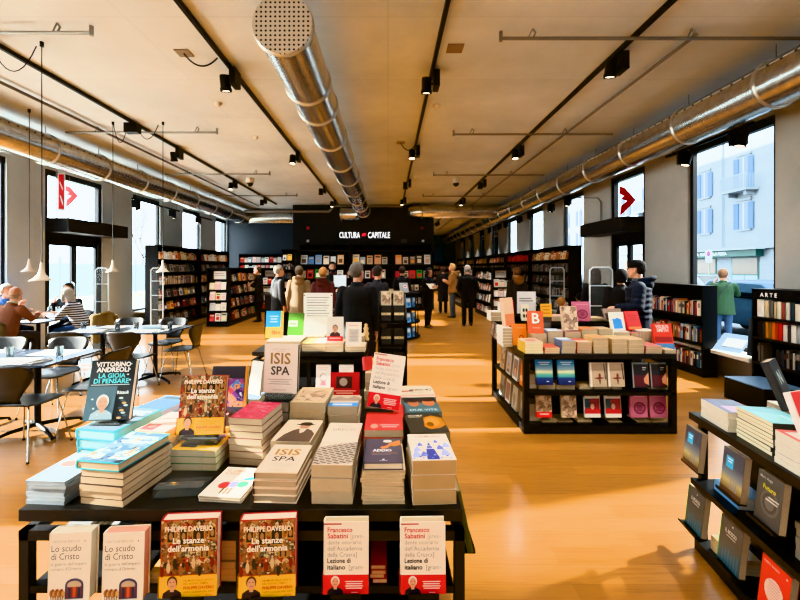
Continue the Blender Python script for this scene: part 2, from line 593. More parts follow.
def facwin(yc, z0, z1, balcony=False):
    y = yc - 20
    mb = MB(); mb.box(-.05, y - .5, z0 - .12, 0, y + .5, z1 + .16, STONE); mb.box(-.16, y - .6, z1 + .16, 0, y + .6, z1 + .3, STONE); mb.box(-.16, y - .56, z0 - .12, 0, y + .56, z0 - .02, STONE)
    fr = mb.build('window', e)
    mb = MB(); mb.box(-.07, y - .36, z0, -.04, y + .36, z1, WINM); mb.box(-.09, y - .03, z0, -.05, y + .03, z1, M('#d9dde0', .5))
    mb.build('pane', fr)
    for s in (-1, 1):
        a, c = sorted((y + s * .38, y + s * .75))
        mb = MB(); mb.box(-.12, a, z0, -.06, c, z1, SHUT); mb.build('shutter', e)
    if balcony:
        mb = MB(); mb.box(-.85, y - 1.08, z0 - .22, 0, y + 1.08, z0 - .08, STONE)
        for q in (-.7, .7): mb.box(-.6, y + q - .1, z0 - .5, 0, y + q + .1, z0 - .22, STONE)
        bl = mb.build('balcony', e)
        mb = MB(); dk = M('#8d979f', .5)
        for q in range(28):
            yy = y - 1.04 + q * 2.08 / 27
            mb.box(-.82, yy - .012, z0 - .08, -.79, yy + .012, z0 + .85, dk)
        for q in (-1.04, 1.04):
            for t in range(8):
                mb.box(-.8 + t * .1, y + q - .012, z0 - .08, -.78 + t * .1, y + q + .012, z0 + .85, dk)
        mb.box(-.84, y - 1.06, z0 + .83, -.77, y + 1.06, z0 + .88, dk)
        mb.build('railing', bl)
for i in range(12):
    yc = 17.4 + 3.4 * i
    facwin(yc, 4.4, 6.15, False)
    facwin(yc, 7.1, 9.2 if i % 3 == 0 else 8.9, i % 3 == 0)
# ground floor shop fronts
GRN = M('#12423d', .5)
mb = MB(); mb.box(-.5, 6.2, 2.55, 0, 13.0, 3.0, GRN)
mb.M = Matrix.Translation((-.51, 12.0, 2.68)) @ Matrix(((0, 0, -1, 0), (-1, 0, 0, 0), (0, 1, 0, 0), (0, 0, 0, 1)))
mb.text('RICCA  GIOIA DELLA PIZZA', 0.2, 0, 0, .27, M('#f2f5f2', .5), True)
mb.M = Matrix.Identity(4)
mb.build('shop_fascia', e)
mb = MB(); mb.box(-.8, 5.9, 3.0, 0, 13.2, 3.08, M('#9fa7ab', .6)); mb.build('awning_hood', e)
for y0, y1 in ((6.5, 8.6), (9.9, 12.6), (14.5, 17), (19, 21.5), (24, 27), (-1, 2)):
    mb = MB(); mb.box(-.04, y0, 0, 0, y1, 2.5, GRN if 2 < y0 < 13 else M('#3e4a52', .5))
    sf = mb.build('shopfront', e)
    mb = MB(); mb.box(-.06, y0 + .08, 1.35, -.03, y1 - .08, 2.42, M('#4d4339', .3))
    mb.box(-.06, y0 + .12, .2, -.03, (y0 + y1) / 2 - .05, 1.25, M('#b9d3dd', .4)); mb.box(-.06, (y0 + y1) / 2 + .05, .2, -.03, y1 - .12, 1.25, M('#b9d3dd', .4))
    mb.build('pane', sf)
mb = MB(); mb.tube([(-.1, 9.3, 3.2), (-.1, 9.3, 12)], .05, M('#6f7c86', .5), 8); mb.build('drainpipe', e)

def car(x, y, body, label, flip=1):
    e = empty('car', (x, y, -.15), 0, label, 'car', 'cars parked across the street')
    bm_ = M(body, .25, .3)
    prof = [(-2.1, .35), (-2.12, .7), (-1.95, .92), (-1.45, .98), (-.85, 1.4), (.75, 1.45), (1.45, 1.02), (2.0, .9), (2.12, .6), (2.08, .35)]
    mb = MB(); rs = []
    for sx in (-.82, -.78, .78, .82):
        k = .96 if abs(sx) > .8 else 1
        rs.append([(sx, yy * flip * k, .35 + (zz - .35) * k) for yy, zz in prof])
    mb.weld_rings(rs, bm_)
    mb.build('body', e)
    mb = MB(); gl = M('#10151a', .1)
    for s in (-1, 1):
        mb.add([(s * .835, -1.2 * flip, 1.0), (s * .835, 1.15 * flip, 1.03), (s * .80, .65 * flip, 1.38), (s * .80, -.75 * flip, 1.34)], [(0, 1, 2, 3)], gl)
    mb.add([(-.7, 1.42 * flip, 1.06), (.7, 1.42 * flip, 1.06), (.62, .82 * flip, 1.43), (-.62, .82 * flip, 1.43)], [(0, 1, 2, 3)], gl)
    mb.add([(-.7, -1.42 * flip, 1.02), (.7, -1.42 * flip, 1.02), (.62, -.9 * flip, 1.39), (-.62, -.9 * flip, 1.39)], [(0, 1, 2, 3)], gl)
    mb.build('car_window', e)
    for sx in (-.8, .8):
        for yy in (-1.3, 1.3):
            mb = MB(); mb.tube([(sx - .1, yy, .31), (sx + .1, yy, .31)], .31, M('#1a1a1a', .8), 18); w = mb.build('wheel', e)
            mb = MB(); mb.tube([(sx - .11, yy, .31), (sx + .11, yy, .31)], .19, M('#a9adb0', .3, .8), 14); mb.build('hubcap', w)
    for s in (-.6, .6):
        mb = MB(); mb.box(s - .16, 2.02 * flip - .06, .62, s + .16, 2.02 * flip + .1, .78, M('#b8201c', .3)); mb.build('tail_light', e)
car(9.7, 10.6, '#3f5f78', 'blue grey car parked outside, behind the person in the green jacket')
car(14.6, 19.4, '#aeb6ba', 'pale silver car parked farther out below the no parking sign', -1)
car(9.8, 20.0, '#7f8890', 'grey car seen past the glazed door on the street side')
car(9.8, 26.5, '#9aa3a8', 'grey car seen through the window beyond the street side door')

e = empty('road_sign', (15.9, 20.3, -.15), 0, 'white no parking sign on a thin post outside the big window', 'sign')
mb = MB(); mb.cyl((0, 0, 0), (0, 0, 2.7), .025, STEELPIPE); mb.build('pole', e)
mb = MB(); mb.M = Matrix.Translation((-.03, 0, 2.05)) @ Matrix(((0, 0, -1, 0), (-1, 0, 0, 0), (0, 1, 0, 0), (0, 0, 0, 1)))
mb.box(-.2, 0, -.01, .2, .62, .0, M('#e9ecee', .5)); mb.disc((0, .42, .004), .13, .13, M('#c33a3a', .5)); mb.disc((0, .42, .006), .095, .095, M('#3a63a8', .5)); mb.box(-.12, .41, .006, .12, .435, .008, M('#c33a3a', .5))
mb.build('sign_panel', e)

# red arrow shaped hanging logos in the door transoms
RED = M('#d4131c', .45)
def logo(x, y, z, sx, label, s=1.0):
    e = empty('hanging_sign', (x, y, z), 0, label, 'sign')
    mb = MB()
    P2 = [(-.30, .55), (-.18, .55), (.34, .02), (-.18, -.52), (-.30, -.52), (-.05, -.1), (-.3, .1), (-.05, .14), (-.3, .3)]
    P2 = [(-.28, .52), (-.10, .44), (.30, .0), (-.10, -.42), (-.28, -.56), (-.24, -.2), (-.02, -.02), (-.26, .06), (-.12, .16), (-.3, .24)]
    vs = [(a * s, -.015, b * s) for a, b in P2] + [(a * s, .015, b * s) for a, b in P2]
    n = len(P2)
    fs = [tuple(range(n)), tuple(range(2 * n - 1, n - 1, -1))] + [(i, (i + 1) % n, n + (i + 1) % n, n + i) for i in range(n)]
    mb.add(vs, fs, RED)
    mb.build('emblem', e)
    mb = MB(); mb.cyl((-.05, 0, .35 * s), (-.05, 0, .95 * s), .004, STEELPIPE, 6); mb.build('wire', e)
    return e
logo(4.85, 8.3, 2.99, 1, 'red zigzag arrow emblem hanging behind the glass above the street side door', .55)
logo(-6.74, 8.74, 3.16, -1, 'red pointed emblem hanging beside the banner above the cafe side door', .42)
e = empty('hanging_banner', (-6.8, 8.6, 2.82), 0, 'red and white banner on a pole above the cafe side door', 'banner')
mb = MB(); mb.cyl((-.15, 0, -.17), (-.15, 0, .85), .012, STEELPIPE, 8); mb.build('pole', e)
mb = MB(); mb.quad((-.13, 0, 0), (.03, 0, 0), (.03, 0, .8), (-.13, 0, .8), M('#eceae6', .7)); 
mb.M = Matrix.Translation((.02, -.004, .02)) @ Matrix.Rotation(R(90), 4, 'X') @ Matrix.Rotation(R(90), 4, 'Z')
mb.box(.02, .015, 0, .74, .125, .001, RED); mb.add([(.08, .04, .002), (.3, .1, .002), (.3, .08, .002), (.14, .03, .002)], [(0, 1, 2, 3)], M('#eceae6', .7)); mb.add([(.4, .04, .002), (.56, .1, .002), (.6, .1, .002), (.44, .03, .002)], [(0, 1, 2, 3)], M('#eceae6', .7))
mb.build('cloth', e)
# ================================================================== ceiling services
def duct_band(mb, p, ax, r):
    a = Vector(p); d = Vector(ax).normalized()
    mb.tube([a - d * .022, a - d * .012, a + d * .012, a + d * .022], [r + .002, r + .016, r + .016, r + .002], M('#c4c3bf', .3, .9), 32)

def perforated():
    m, nt, b = nodemat('perforated_steel')
    tc = nt.nodes.new('ShaderNodeTexCoord')
    sp = nt.nodes.new('ShaderNodeSeparateXYZ'); nt.links.new(tc.outputs['Object'], sp.inputs['Vector'])
    def mth(op, a, b_):
        n = nt.nodes.new('ShaderNodeMath'); n.operation = op
        for q, v in ((0, a), (1, b_)):
            if v is None: continue
            if isinstance(v, (int, float)): n.inputs[q].default_value = v
            else: nt.links.new(v, n.inputs[q])
        return n.outputs[0]
    sq = []
    for ax in ('X', 'Z'):
        f = mth('SUBTRACT', mth('FRACT', mth('MULTIPLY', mth('ADD', sp.outputs[ax], 5.0), 25.0), None), .5)
        sq.append(mth('MULTIPLY', f, f))
    hole = mth('LESS_THAN', mth('ADD', sq[0], sq[1]), .055)
    mx = nt.nodes.new('ShaderNodeMix'); mx.data_type = 'RGBA'
    mx.inputs['A'].default_value = (*lin('#c9c5bd'), 1); mx.inputs['B'].default_value = (*lin('#14120f'), 1)
    nt.links.new(hole, mx.inputs['Factor']); nt.links.new(mx.outputs['Result'], b.inputs['Base Color'])
    b.inputs['Metallic'].default_value = .5; b.inputs['Roughness'].default_value = .45
    return m

DR = .25
# centre duct with perforated end cap
e = empty('ventilation_duct', (-.9, 3.5, 3.7), 0, 'round galvanised duct with a perforated end cap along the middle of the ceiling', 'duct')
mb = MB(); mb.tube([(0, 0, 0), (0, 11.9, 0), (-.03, 12.15, 0), (-.12, 12.33, 0), (-.3, 12.42, 0), (-.95, 12.42, 0)], DR, GALV, 36, cap=True)
mb.build('pipe', e)
mb = MB(); mb.tube([(0, -.012, 0), (0, .012, 0)], [DR + .004, DR + .004], perforated(), 36); mb.build('end_cap', e)
for y in (.03, 1.1, 1.75, 2.9, 4.3, 5.7, 7.1, 8.5, 9.9, 11.3):
    mb = MB(); duct_band(mb, (0, y, 0), (0, 1, 0), DR); mb.build('joint_band', e)
mb = MB(); duct_band(mb, (-.9, 12.42, 0), (1, 0, 0), DR); mb.build('joint_band', e)
for y in (1.5, 4.6, 7.7, 10.8):
    mb = MB(); mb.cyl((0, y, DR), (0, y, .4), .006, STEELPIPE, 6); mb.build('hanger_rod', e)

def wall_duct(x, z, y0, y1, label, branch):
    e = empty('ventilation_duct', (x, y0, z), 0, label, 'duct')
    L = y1 - y0
    mb = MB(); mb.tube([(0, 0, 0), (0, L, 0)], DR + .01, GALV, 36); mb.build('pipe', e)
    y = .9
    while y < L:
        mb = MB(); duct_band(mb, (0, y, 0), (0, 1, 0), DR + .01); mb.build('joint_band', e)
        mb = MB(); mb.cyl((0, y, DR), (0, y, CEIL - z), .006, STEELPIPE, 6); mb.build('hanger_rod', e)
        y += 1.32
    s = -1 if x > 0 else 1
    ang = R(32); Lr = min(L, 14)
    px, pz = s * math.cos(ang) * (DR + .013), math.sin(ang) * (DR + .013)
    mb = MB(); mb.M = Matrix.Translation((px, 0, pz)) @ Matrix.Rotation(-s * ang, 4, 'Y')
    mb.box(-.003, .05, -.008, .003, Lr, .008, stripes('duct_outlet_row', '#2b2b2b', '#c9c9c6', 6.5, 'Y', .22))
    mb.build('perforation_row', e)
    br = empty('branch', (0, branch[0] - y0, branch[2] - z)); br.parent = e
    xe = branch[1] - x
    mb = MB()
    if branch[3]:
        mb.tube([(0, 0, 0), (xe + .3, 0, 0), (xe + .1, .05, 0), (xe + .02, .2, 0), (xe, .4, 0)], DR, GALV, 32)
    else:
        mb.tube([(0, 0, 0), (xe, 0, 0)], DR, GALV, 32)
    mb.build('branch_pipe', br)
    mb = MB(); duct_band(mb, (xe * .9, 0, 0), (1, 0, 0), DR); mb.build('joint_band', br)
wall_duct(4.3, 3.66, 1.0, 30.5, 'round galvanised duct along the ceiling above the street side windows', (15.6, .95, 3.76, True))
wall_duct(-6.0, 3.70, 1.0, 17.7, 'round galvanised duct along the ceiling above the cafe side windows', (17.3, -3.74, 3.72, False))

# lighting tracks and spotlights
TZ = CEIL - .03
def track(x, y0, y1, label, z=TZ, drop=False):
    e = empty('lighting_track', (x, y0, z), 0, label, 'lighting track')
    mb = MB(); mb.box(-.02, 0, -.02, .02, y1 - y0, .03 if not drop else .02, BLACK); mb.build('rail', e)
    if drop:
        for y in (.15, y1 - y0 - .15):
            mb = MB(); mb.cyl((0, y, .02), (0, y, CEIL - z), .005, BLACK, 6); mb.build('hanger_rod', e)
track(-4.3, -5.5, 15.8, 'long black lighting track nearest the cafe side windows')
track(-1.93, -5.5, 15.8, 'long black lighting track between the cafe and the middle duct')
track(.55, -5.5, 15.8, 'long black lighting track over the main aisle')
track(2.61, -5.5, 26, 'long black lighting track over the book island')
for i, (y0, y1, lb) in enumerate([(5.3, 6.95, 'short black lighting track above the large street window'), (10.6, 12.0, 'short black lighting track above the window past the street side door'),
                                  (13.4, 15, 'short black lighting track above the second window past the street side door'), (16.2, 17.6, 'short black lighting track above the third window past the street side door'), (19, 27, 'long low black lighting track above the farthest street windows')]):
    track(4.72, y0, y1, lb, 3.5, True)
for i, (y0, y1, lb) in enumerate([(10.6, 13.0, 'short black lighting track above the window past the cafe side door'), (14, 15.4, 'short black lighting track above the wall shelf by the blue wall')]):
    track(-6.62, y0, y1, lb, 3.42, True)

LAMP = M('#fff2dc', .4, emit=9.0)
LAMP2 = M('#fff2dd', .4, emit=4.0)
def spotlight(x, y, label, group, z=TZ, tilt=0, yaw=0, power=60, light=True, scale=1.0):
    e = empty('track_spotlight', (x, y, z - .02), R(yaw), label, 'spotlight', group)
    mb = MB(); mb.box(.012, -.1 * scale, -.2 * scale, .085 * scale, .1 * scale, 0, BLACK); mb.build('driver_box', e, bevel=.003)
    T = Matrix.Translation((-.07 * scale, 0, -.14 * scale)) @ Matrix.Rotation(R(tilt), 4, 'X')
    mb = MB(); mb.M = T; r = .062 * scale
    mb.lathe([(.0, .075 * scale), (r * .9, .075 * scale), (r, .06 * scale), (r, -.07 * scale), (r * 1.12, -.075 * scale), (r * 1.12, -.115 * scale), (r * .92, -.115 * scale), (r * .9, -.1 * scale)], BLACK, 20)
    mb.cyl((.02, 0, 0), (.1 * scale, 0, 0), .015, BLACK, 8)
    mb.build('lamp_head', e)
    mb = MB(); mb.M = T; mb.disc((0, 0, -.104 * scale), r * .9, r * .9, LAMP); mb.build('lens', e)
    if light:
        ld = bpy.data.lights.new('spot_beam', 'SPOT'); ld.energy = power; ld.color = (1, .965, .9); ld.spot_size = R(112); ld.spot_blend = .9; ld.shadow_soft_size = .06
        lo = bpy.data.objects.new('spot_beam', ld); COL.objects.link(lo); lo.parent = e
        lo.matrix_local = T @ Matrix.Translation((0, 0, -.13 * scale))
SPW = 270
G = 'spotlights on the ceiling tracks'
OR_ = ['nearest', 'second', 'third', 'fourth', 'fifth', 'sixth', 'seventh', 'eighth', 'ninth', 'tenth']
for nm, x, ys in [('track by the cafe windows', -4.3, (-4.2, -1.4, 2.0, 8.36, 11.4, 14.2)), ('track beside the middle duct', -1.93, (-4.2, -1.4, 2.0, 5.04, 8.6, 12.2, 14.6)),
                  ('track over the main aisle', .55, (-4.2, -1.4, 2.0, 5.1, 8.2, 11.3, 14.2)), ('track over the book island', 2.61, (-4.2, -1.4, 2.0, 4.67, 8.2, 11.3, 14.3, 18.0, 21.5, 25.0))]:
    for i, y in enumerate(ys):
        spotlight(x, y, f'black cylinder spotlight with a glowing lens, {OR_[i]} along the {nm}', G, tilt=(22, 22, 10, 14, -10, 8, -6, 5, 4, 3)[i], power=SPW * (.3 if y < 0 else 1 if y < 15 else 5))
for i, y in enumerate((5.5, 6.5)):
    spotlight(4.72, y, f'black spotlight on the short track above the large street window, {["nearer", "farther"][i]} one', 'spotlights above the street windows', 3.5, tilt=15, yaw=70, power=22)
for i, (y, lb) in enumerate([(10.75, 'first window past the street door'), (11.85, 'pillar past the first street window'), (13.6, 'second window past the street door'), (14.7, 'pillar past the second street window'), (16.4, 'third window past the street door'), (17.4, 'pillar past the third street window'), (19.1, 'fourth window past the street door'), (20.6, 'pillar past the fourth street window'), (23.4, 'pillar past the fifth street window'), (26.2, 'pillar past the sixth street window')]):
    spotlight(4.72, y, f'small black spotlight on the short track above the {lb}', 'spotlights above the street windows', 3.5, tilt=15, yaw=70, power=70 if y < 15 else 160)
for i, (y, lb) in enumerate([(10.8, 'window past the cafe side door, nearer one'), (12.6, 'window past the cafe side door, farther one'), (14.3, 'wall shelf by the blue wall')]):
    spotlight(-6.62, y, f'small black spotlight above the {lb}', 'spotlights above the cafe windows', 3.42, tilt=15, yaw=-70, power=12)

# feed box with loose cables on the cafe track
e = empty('cable_feed_box', (-4.3, 6.9, TZ - .02), 0, 'black feed box with looping pendant cables on the track by the cafe windows', 'junction box')
mb = MB(); mb.box(-.11, -.07, -.16, .11, .07, 0, BLACK); mb.build('housing', e, bevel=.004)
def sag(a, b, drop, n=10):
    a, b = Vector(a), Vector(b)
    return [a.lerp(b, t / n) + Vector((0, 0, -drop * 4 * (t / n) * (1 - t / n))) for t in range(n + 1)]
mb = MB(); mb.tube(sag((-.1, 0, -.1), (-.36, .06, .0), .26), .006, BLACK, 6); mb.build('cable', e)
mb = MB(); mb.tube(sag((.1, 0, -.1), (.4, .06, .0), .2), .006, BLACK, 6); mb.build('cable', e)
e = empty('cable_feed_box', (-4.3, 4.35, TZ - .02), 0, 'black feed box with a looping cable at the near end of the cafe track', 'junction box')
mb = MB(); mb.box(-.11, -.07, -.16, .11, .07, 0, BLACK); mb.build('housing', e, bevel=.004)
mb = MB(); mb.tube(sag((.1, 0, -.1), (.45, .14, .0), .26), .006, BLACK, 6); mb.build('cable', e)
for (x, y, dx, lb) in [(-2.35, 4.72, .38, 'beside the nearest spotlight of the second track'), (.25, 8.1, .28, 'beside the track over the main aisle')]:
    e = empty('ceiling_outlet', (x, y, CEIL), 0, f'small ceiling outlet plate with a black cable {lb}', 'outlet')
    mb = MB(); mb.box(-.08, -.08, -.012, .08, .08, 0, M('#8f7e68', .6)); mb.build('plate', e)
    mb = MB(); mb.tube(sag((0, 0, -.01), (dx, .02, -.05), .12), .009, BLACK, 6); mb.build('cable', e)

# pendant lamps over the cafe tables
SHADE = M('#d9d4cb', .4)
for (x, y, zb, lb) in [(-5.6, 6.4, 1.56, 'small white cone pendant lamp over the seated group'), (-3.8, 4.5, 1.48, 'white cone pendant lamp hanging lowest over the nearest cafe table'),
                       (-4.67, 6.96, 1.55, 'small white cone pendant lamp in front of the pale pillar'), (-3.82, 6.96, 1.55, 'small white cone pendant lamp in front of the first wall shelf')]:
    e = empty('pendant_lamp', (x, y, zb), 0, lb, 'lamp', 'cone pendant lamps over the cafe')
    mb = MB(); mb.lathe([(.012, .2), (.02, .13), (.035, .07), (.07, .03), (.11, .0), (.106, .0), (.066, .026), (.03, .066)], SHADE, 24); mb.build('lamp_shade', e)
    mb = MB(); mb.cyl((0, 0, .19), (0, 0, CEIL - zb), .005, BLACK, 6); mb.build('cord', e)
    mb = MB(); mb.cyl((0, 0, CEIL - zb - .05), (0, 0, CEIL - zb), .02, BLACK, 10); mb.build('ceiling_hook', e)

# sprinkler pipes
def pipe_x(x0, x1, y, label, left_end=True, drops=()):
    e = empty('sprinkler_pipe', (0, y, CEIL - .1), 0, label, 'pipe')
    mb = MB(); mb.tube([(x0, 0, 0), (x1, 0, 0)], .018, STEELPIPE, 10)
    xe = x0 if left_end else x1
    mb.tube([(xe, 0, -.03), (xe, 0, .07)], .02, STEELPIPE, 8)
    mb.build('pipe', e)
    for x in drops:
        mb = MB(); mb.tube([(x, 0, 0), (x + .03, 0, .06), (x, 0, .1)], .01, STEELPIPE, 6); mb.tube([(x - .05, 0, .0), (x, 0, .1)], .008, STEELPIPE, 6); mb.build('bracket', e)
ORD = ['nearest', 'second nearest', 'third', 'fourth', 'fifth']
for i, y in enumerate((4.25, 7.3, 10.5, 13.6)):
    pipe_x(1.17, 4.0 if i else 5.0, y, f'thin grey sprinkler pipe across the ceiling on the street side, {ORD[i]} of its row', True, (1.5, 3.15))
    pipe_x(-5.66, -3.0, y - .1, f'thin grey sprinkler pipe across the ceiling on the cafe side, {ORD[i]} of its row', False, (-3.35, -5.1))
e = empty('sprinkler_pipe', (3.2, 1.0, CEIL - .06), 0, 'long grey sprinkler main running down the ceiling beside the street side duct', 'pipe')
mb = MB(); mb.tube([(0, 3.25, 0), (0, 26, 0)], .02, STEELPIPE, 10); mb.build('pipe', e)
e = empty('sprinkler_pipe', (-5.05, 1.0, CEIL - .06), 0, 'long dark sprinkler main running down the ceiling beside the cafe side duct', 'pipe')
mb = MB(); mb.tube([(0, 0, 0), (0, 15, 0)], .022, M('#6d675e', .5, .5), 10); mb.build('pipe', e)
e = empty('sprinkler_pipe', (0, BLK_Y - .12, CEIL - .16), 0, 'grey offset pipe crossing the black wall just under the ceiling', 'pipe')
mb = MB(); mb.tube([(-5.6, 0, -.12), (-2.3, 0, -.12), (-2.1, 0, .1), (.55, 0, .1)], .05, M('#8d8478', .5), 10); mb.build('pipe', e)
# cream wire loops: heating pipes on pillars are drawn as thin conduits
for (x, y, z0, z1, lb) in [(5.06, 9.75, 2.65, 3.2, 'thin grey conduit on the pillar beside the street side door')]:
    e = empty('conduit', (x, y, z0), 0, lb, 'conduit')
    mb = MB(); mb.tube([(0, 0, 0), (0, 0, z1 - z0), (-.1, -.05, z1 - z0 + .08), (-.6, -.05, z1 - z0 + .08)], .015, STEELPIPE, 8); mb.build('pipe', e)

# detectors, cameras
for (px, py, lb) in [(218, 103, 'white round smoke detector beside the second track'), (255, 137, 'white round smoke detector between the two cafe side tracks'), (437, 105, 'white round smoke detector beside the main aisle track'), (415, 178, 'white round smoke detector at the far end of the main aisle track')]:
    d = (CEIL - CAMZ) * F / (VPY - py)
    e = empty('smoke_detector', (vx(px, d), d, CEIL), 0, lb, 'smoke detector', 'smoke detectors on the ceiling')
    mb = MB(); mb.lathe([(.0, -.05), (.035, -.05), (.05, -.025), (.06, -.01), (.06, 0)], M('#d8d2c6', .5), 18); mb.build('housing', e)
for (px, py, lb) in [(250, 178, 'white and black dome camera on the cafe side of the ceiling'), (456, 178, 'white and black dome camera on the street side of the ceiling')]:
    d = (CEIL - CAMZ) * F / (VPY - py)
    e = empty('dome_camera', (vx(px, d), d, CEIL), 0, lb, 'camera', 'dome cameras on the ceiling')
    mb = MB(); mb.lathe([(.0, -.14), (.09, -.14), (.11, -.12), (.11, 0)], M('#d5d0c6', .5), 18); mb.build('housing', e)
    mb = MB(); mb.lathe([(.012, -.235), (.05, -.222), (.078, -.18), (.085, -.14)], M('#141414', .1), 18); mb.build('dome', e)
for (px, py, lb) in [(455, 48, 'small brown access plate on the ceiling beside the main aisle track')]:
    d = (CEIL - CAMZ) * F / (VPY - py)
    mb = MB(); mb.box(-.09, -.09, -.012, .09, .09, 0, M('#8a745a', .7)); tag(mb.build('ceiling_plate', loc=(vx(px, d), d, CEIL)), lb, 'plate')

# illuminated wall lettering
e = empty('illuminated_sign', (vx(364, BLK_Y), BLK_Y - .03, vz(238, BLK_Y)), 0, 'white illuminated lettering with a small red mark on the black wall', 'sign')
GLOW = M('#f4f6fa', .5, emit=1.5)
mb = MB(); mb.M = Matrix.Rotation(R(90), 4, 'X') @ Matrix.Diagonal((.72, 1.0, 1, 1))
mb.text('CULTURA', -.22, 0, 0, .33, GLOW, .008, 'R', 1.12); mb.build('lettering', e)
mb = MB(); mb.M = Matrix.Rotation(R(90), 4, 'X') @ Matrix.Diagonal((.72, 1.0, 1, 1))
mb.text('CAPITALE', .22, 0, 0, .33, GLOW, .008, 'L', 1.2); mb.build('lettering', e)
mb = MB(); rd = M('#e0203a', .5, emit=.9)
mb.add([(-.09, 0, .07), (.03, 0, .07), (.09, 0, .11), (.08, 0, .19), (-.02, 0, .19), (-.09, 0, .14)], [(0, 1, 2, 3, 4, 5)], rd)
mb.build('red_mark', e)
for (px, py, c, lb) in [(308, 228, '#a01818', 'tiny red alarm lamp on the black wall near its edge'), (422, 228, '#7a1818', 'tiny red alarm lamp on the black wall above the exit plate'), (308, 241, '#c9c9c9', 'small pale wall button on the black wall'), (423, 241, '#c9c9c9', 'small pale wall button beside the exit plate')]:
    mb = MB(); mb.box(-.05, -.03, -.05, .05, 0, .05, M(c, .4)); tag(mb.build('wall_button', loc=(vx(px, BLK_Y), BLK_Y, vz(py, BLK_Y))), lb, 'button')
e = empty('wall_plate', (vx(404, BLK_Y), BLK_Y - .01, vz(241, BLK_Y)), 0, 'small grey square plate on the black wall', 'plate')
mb = MB(); mb.box(-.11, -.02, -.07, .11, 0, .07, M('#4c4c4a', .5)); mb.build('plate_face', e)

# ================================================================== light
w = bpy.data.worlds.new('sky'); SC.world = w; w.use_nodes = True
nt = w.node_tree; bg = nt.nodes['Background']
tc = nt.nodes.new('ShaderNodeTexCoord')
dt = nt.nodes.new('ShaderNodeVectorMath'); dt.operation = 'DOT_PRODUCT'; dt.inputs[1].default_value = (-.86, 0, .5)
nt.links.new(tc.outputs['Generated'], dt.inputs[0])
mr = nt.nodes.new('ShaderNodeMapRange'); mr.inputs['From Min'].default_value = -.2; mr.inputs['From Max'].default_value = .95; mr.inputs['To Min'].default_value = 5.0; mr.inputs['To Max'].default_value = 17.0
nt.links.new(dt.outputs['Value'], mr.inputs['Value'])
nt.links.new(mr.outputs['Result'], bg.inputs['Strength'])
bg.inputs['Color'].default_value = (.86, .94, 1.0, 1)
sun = bpy.data.lights.new('sun', 'SUN'); sun.energy = 62.0; sun.color = (1, .95, .87); sun.angle = R(.6)
so = bpy.data.objects.new('sun', sun); COL.objects.link(so)
so.rotation_euler = Vector((1, .03, -math.tan(R(22)))).to_track_quat('-Z', 'Y').to_euler()
# added spot high over the street, imitating reflected sun stripes on the floor
gl_ = bpy.data.lights.new('window_glint', 'SPOT'); gl_.energy = 60000; gl_.color = (1, .96, .88); gl_.spot_size = R(26); gl_.spot_blend = .3; gl_.shadow_soft_size = .12
go_ = bpy.data.objects.new('window_glint', gl_); COL.objects.link(go_); go_.location = (13.8, 6.3, 9.6)
go_.rotation_euler = (Vector((2.2, 5.6, 0)) - Vector((13.8, 6.3, 9.6))).to_track_quat('-Z', 'Y').to_euler()
SC.view_settings.view_transform = 'Khronos PBR Neutral'
SC.view_settings.look = 'None'
SC.view_settings.exposure = 0.28
SC.view_settings.gamma = .86
try:
    SC.cycles.use_denoising = True
    SC.cycles.max_bounces = 8
    SC.cycles.transparent_max_bounces = 16
    SC.cycles.caustics_reflective = False
    SC.cycles.caustics_refractive = False
    SC.cycles.sample_clamp_indirect = 6
except Exception:
    pass
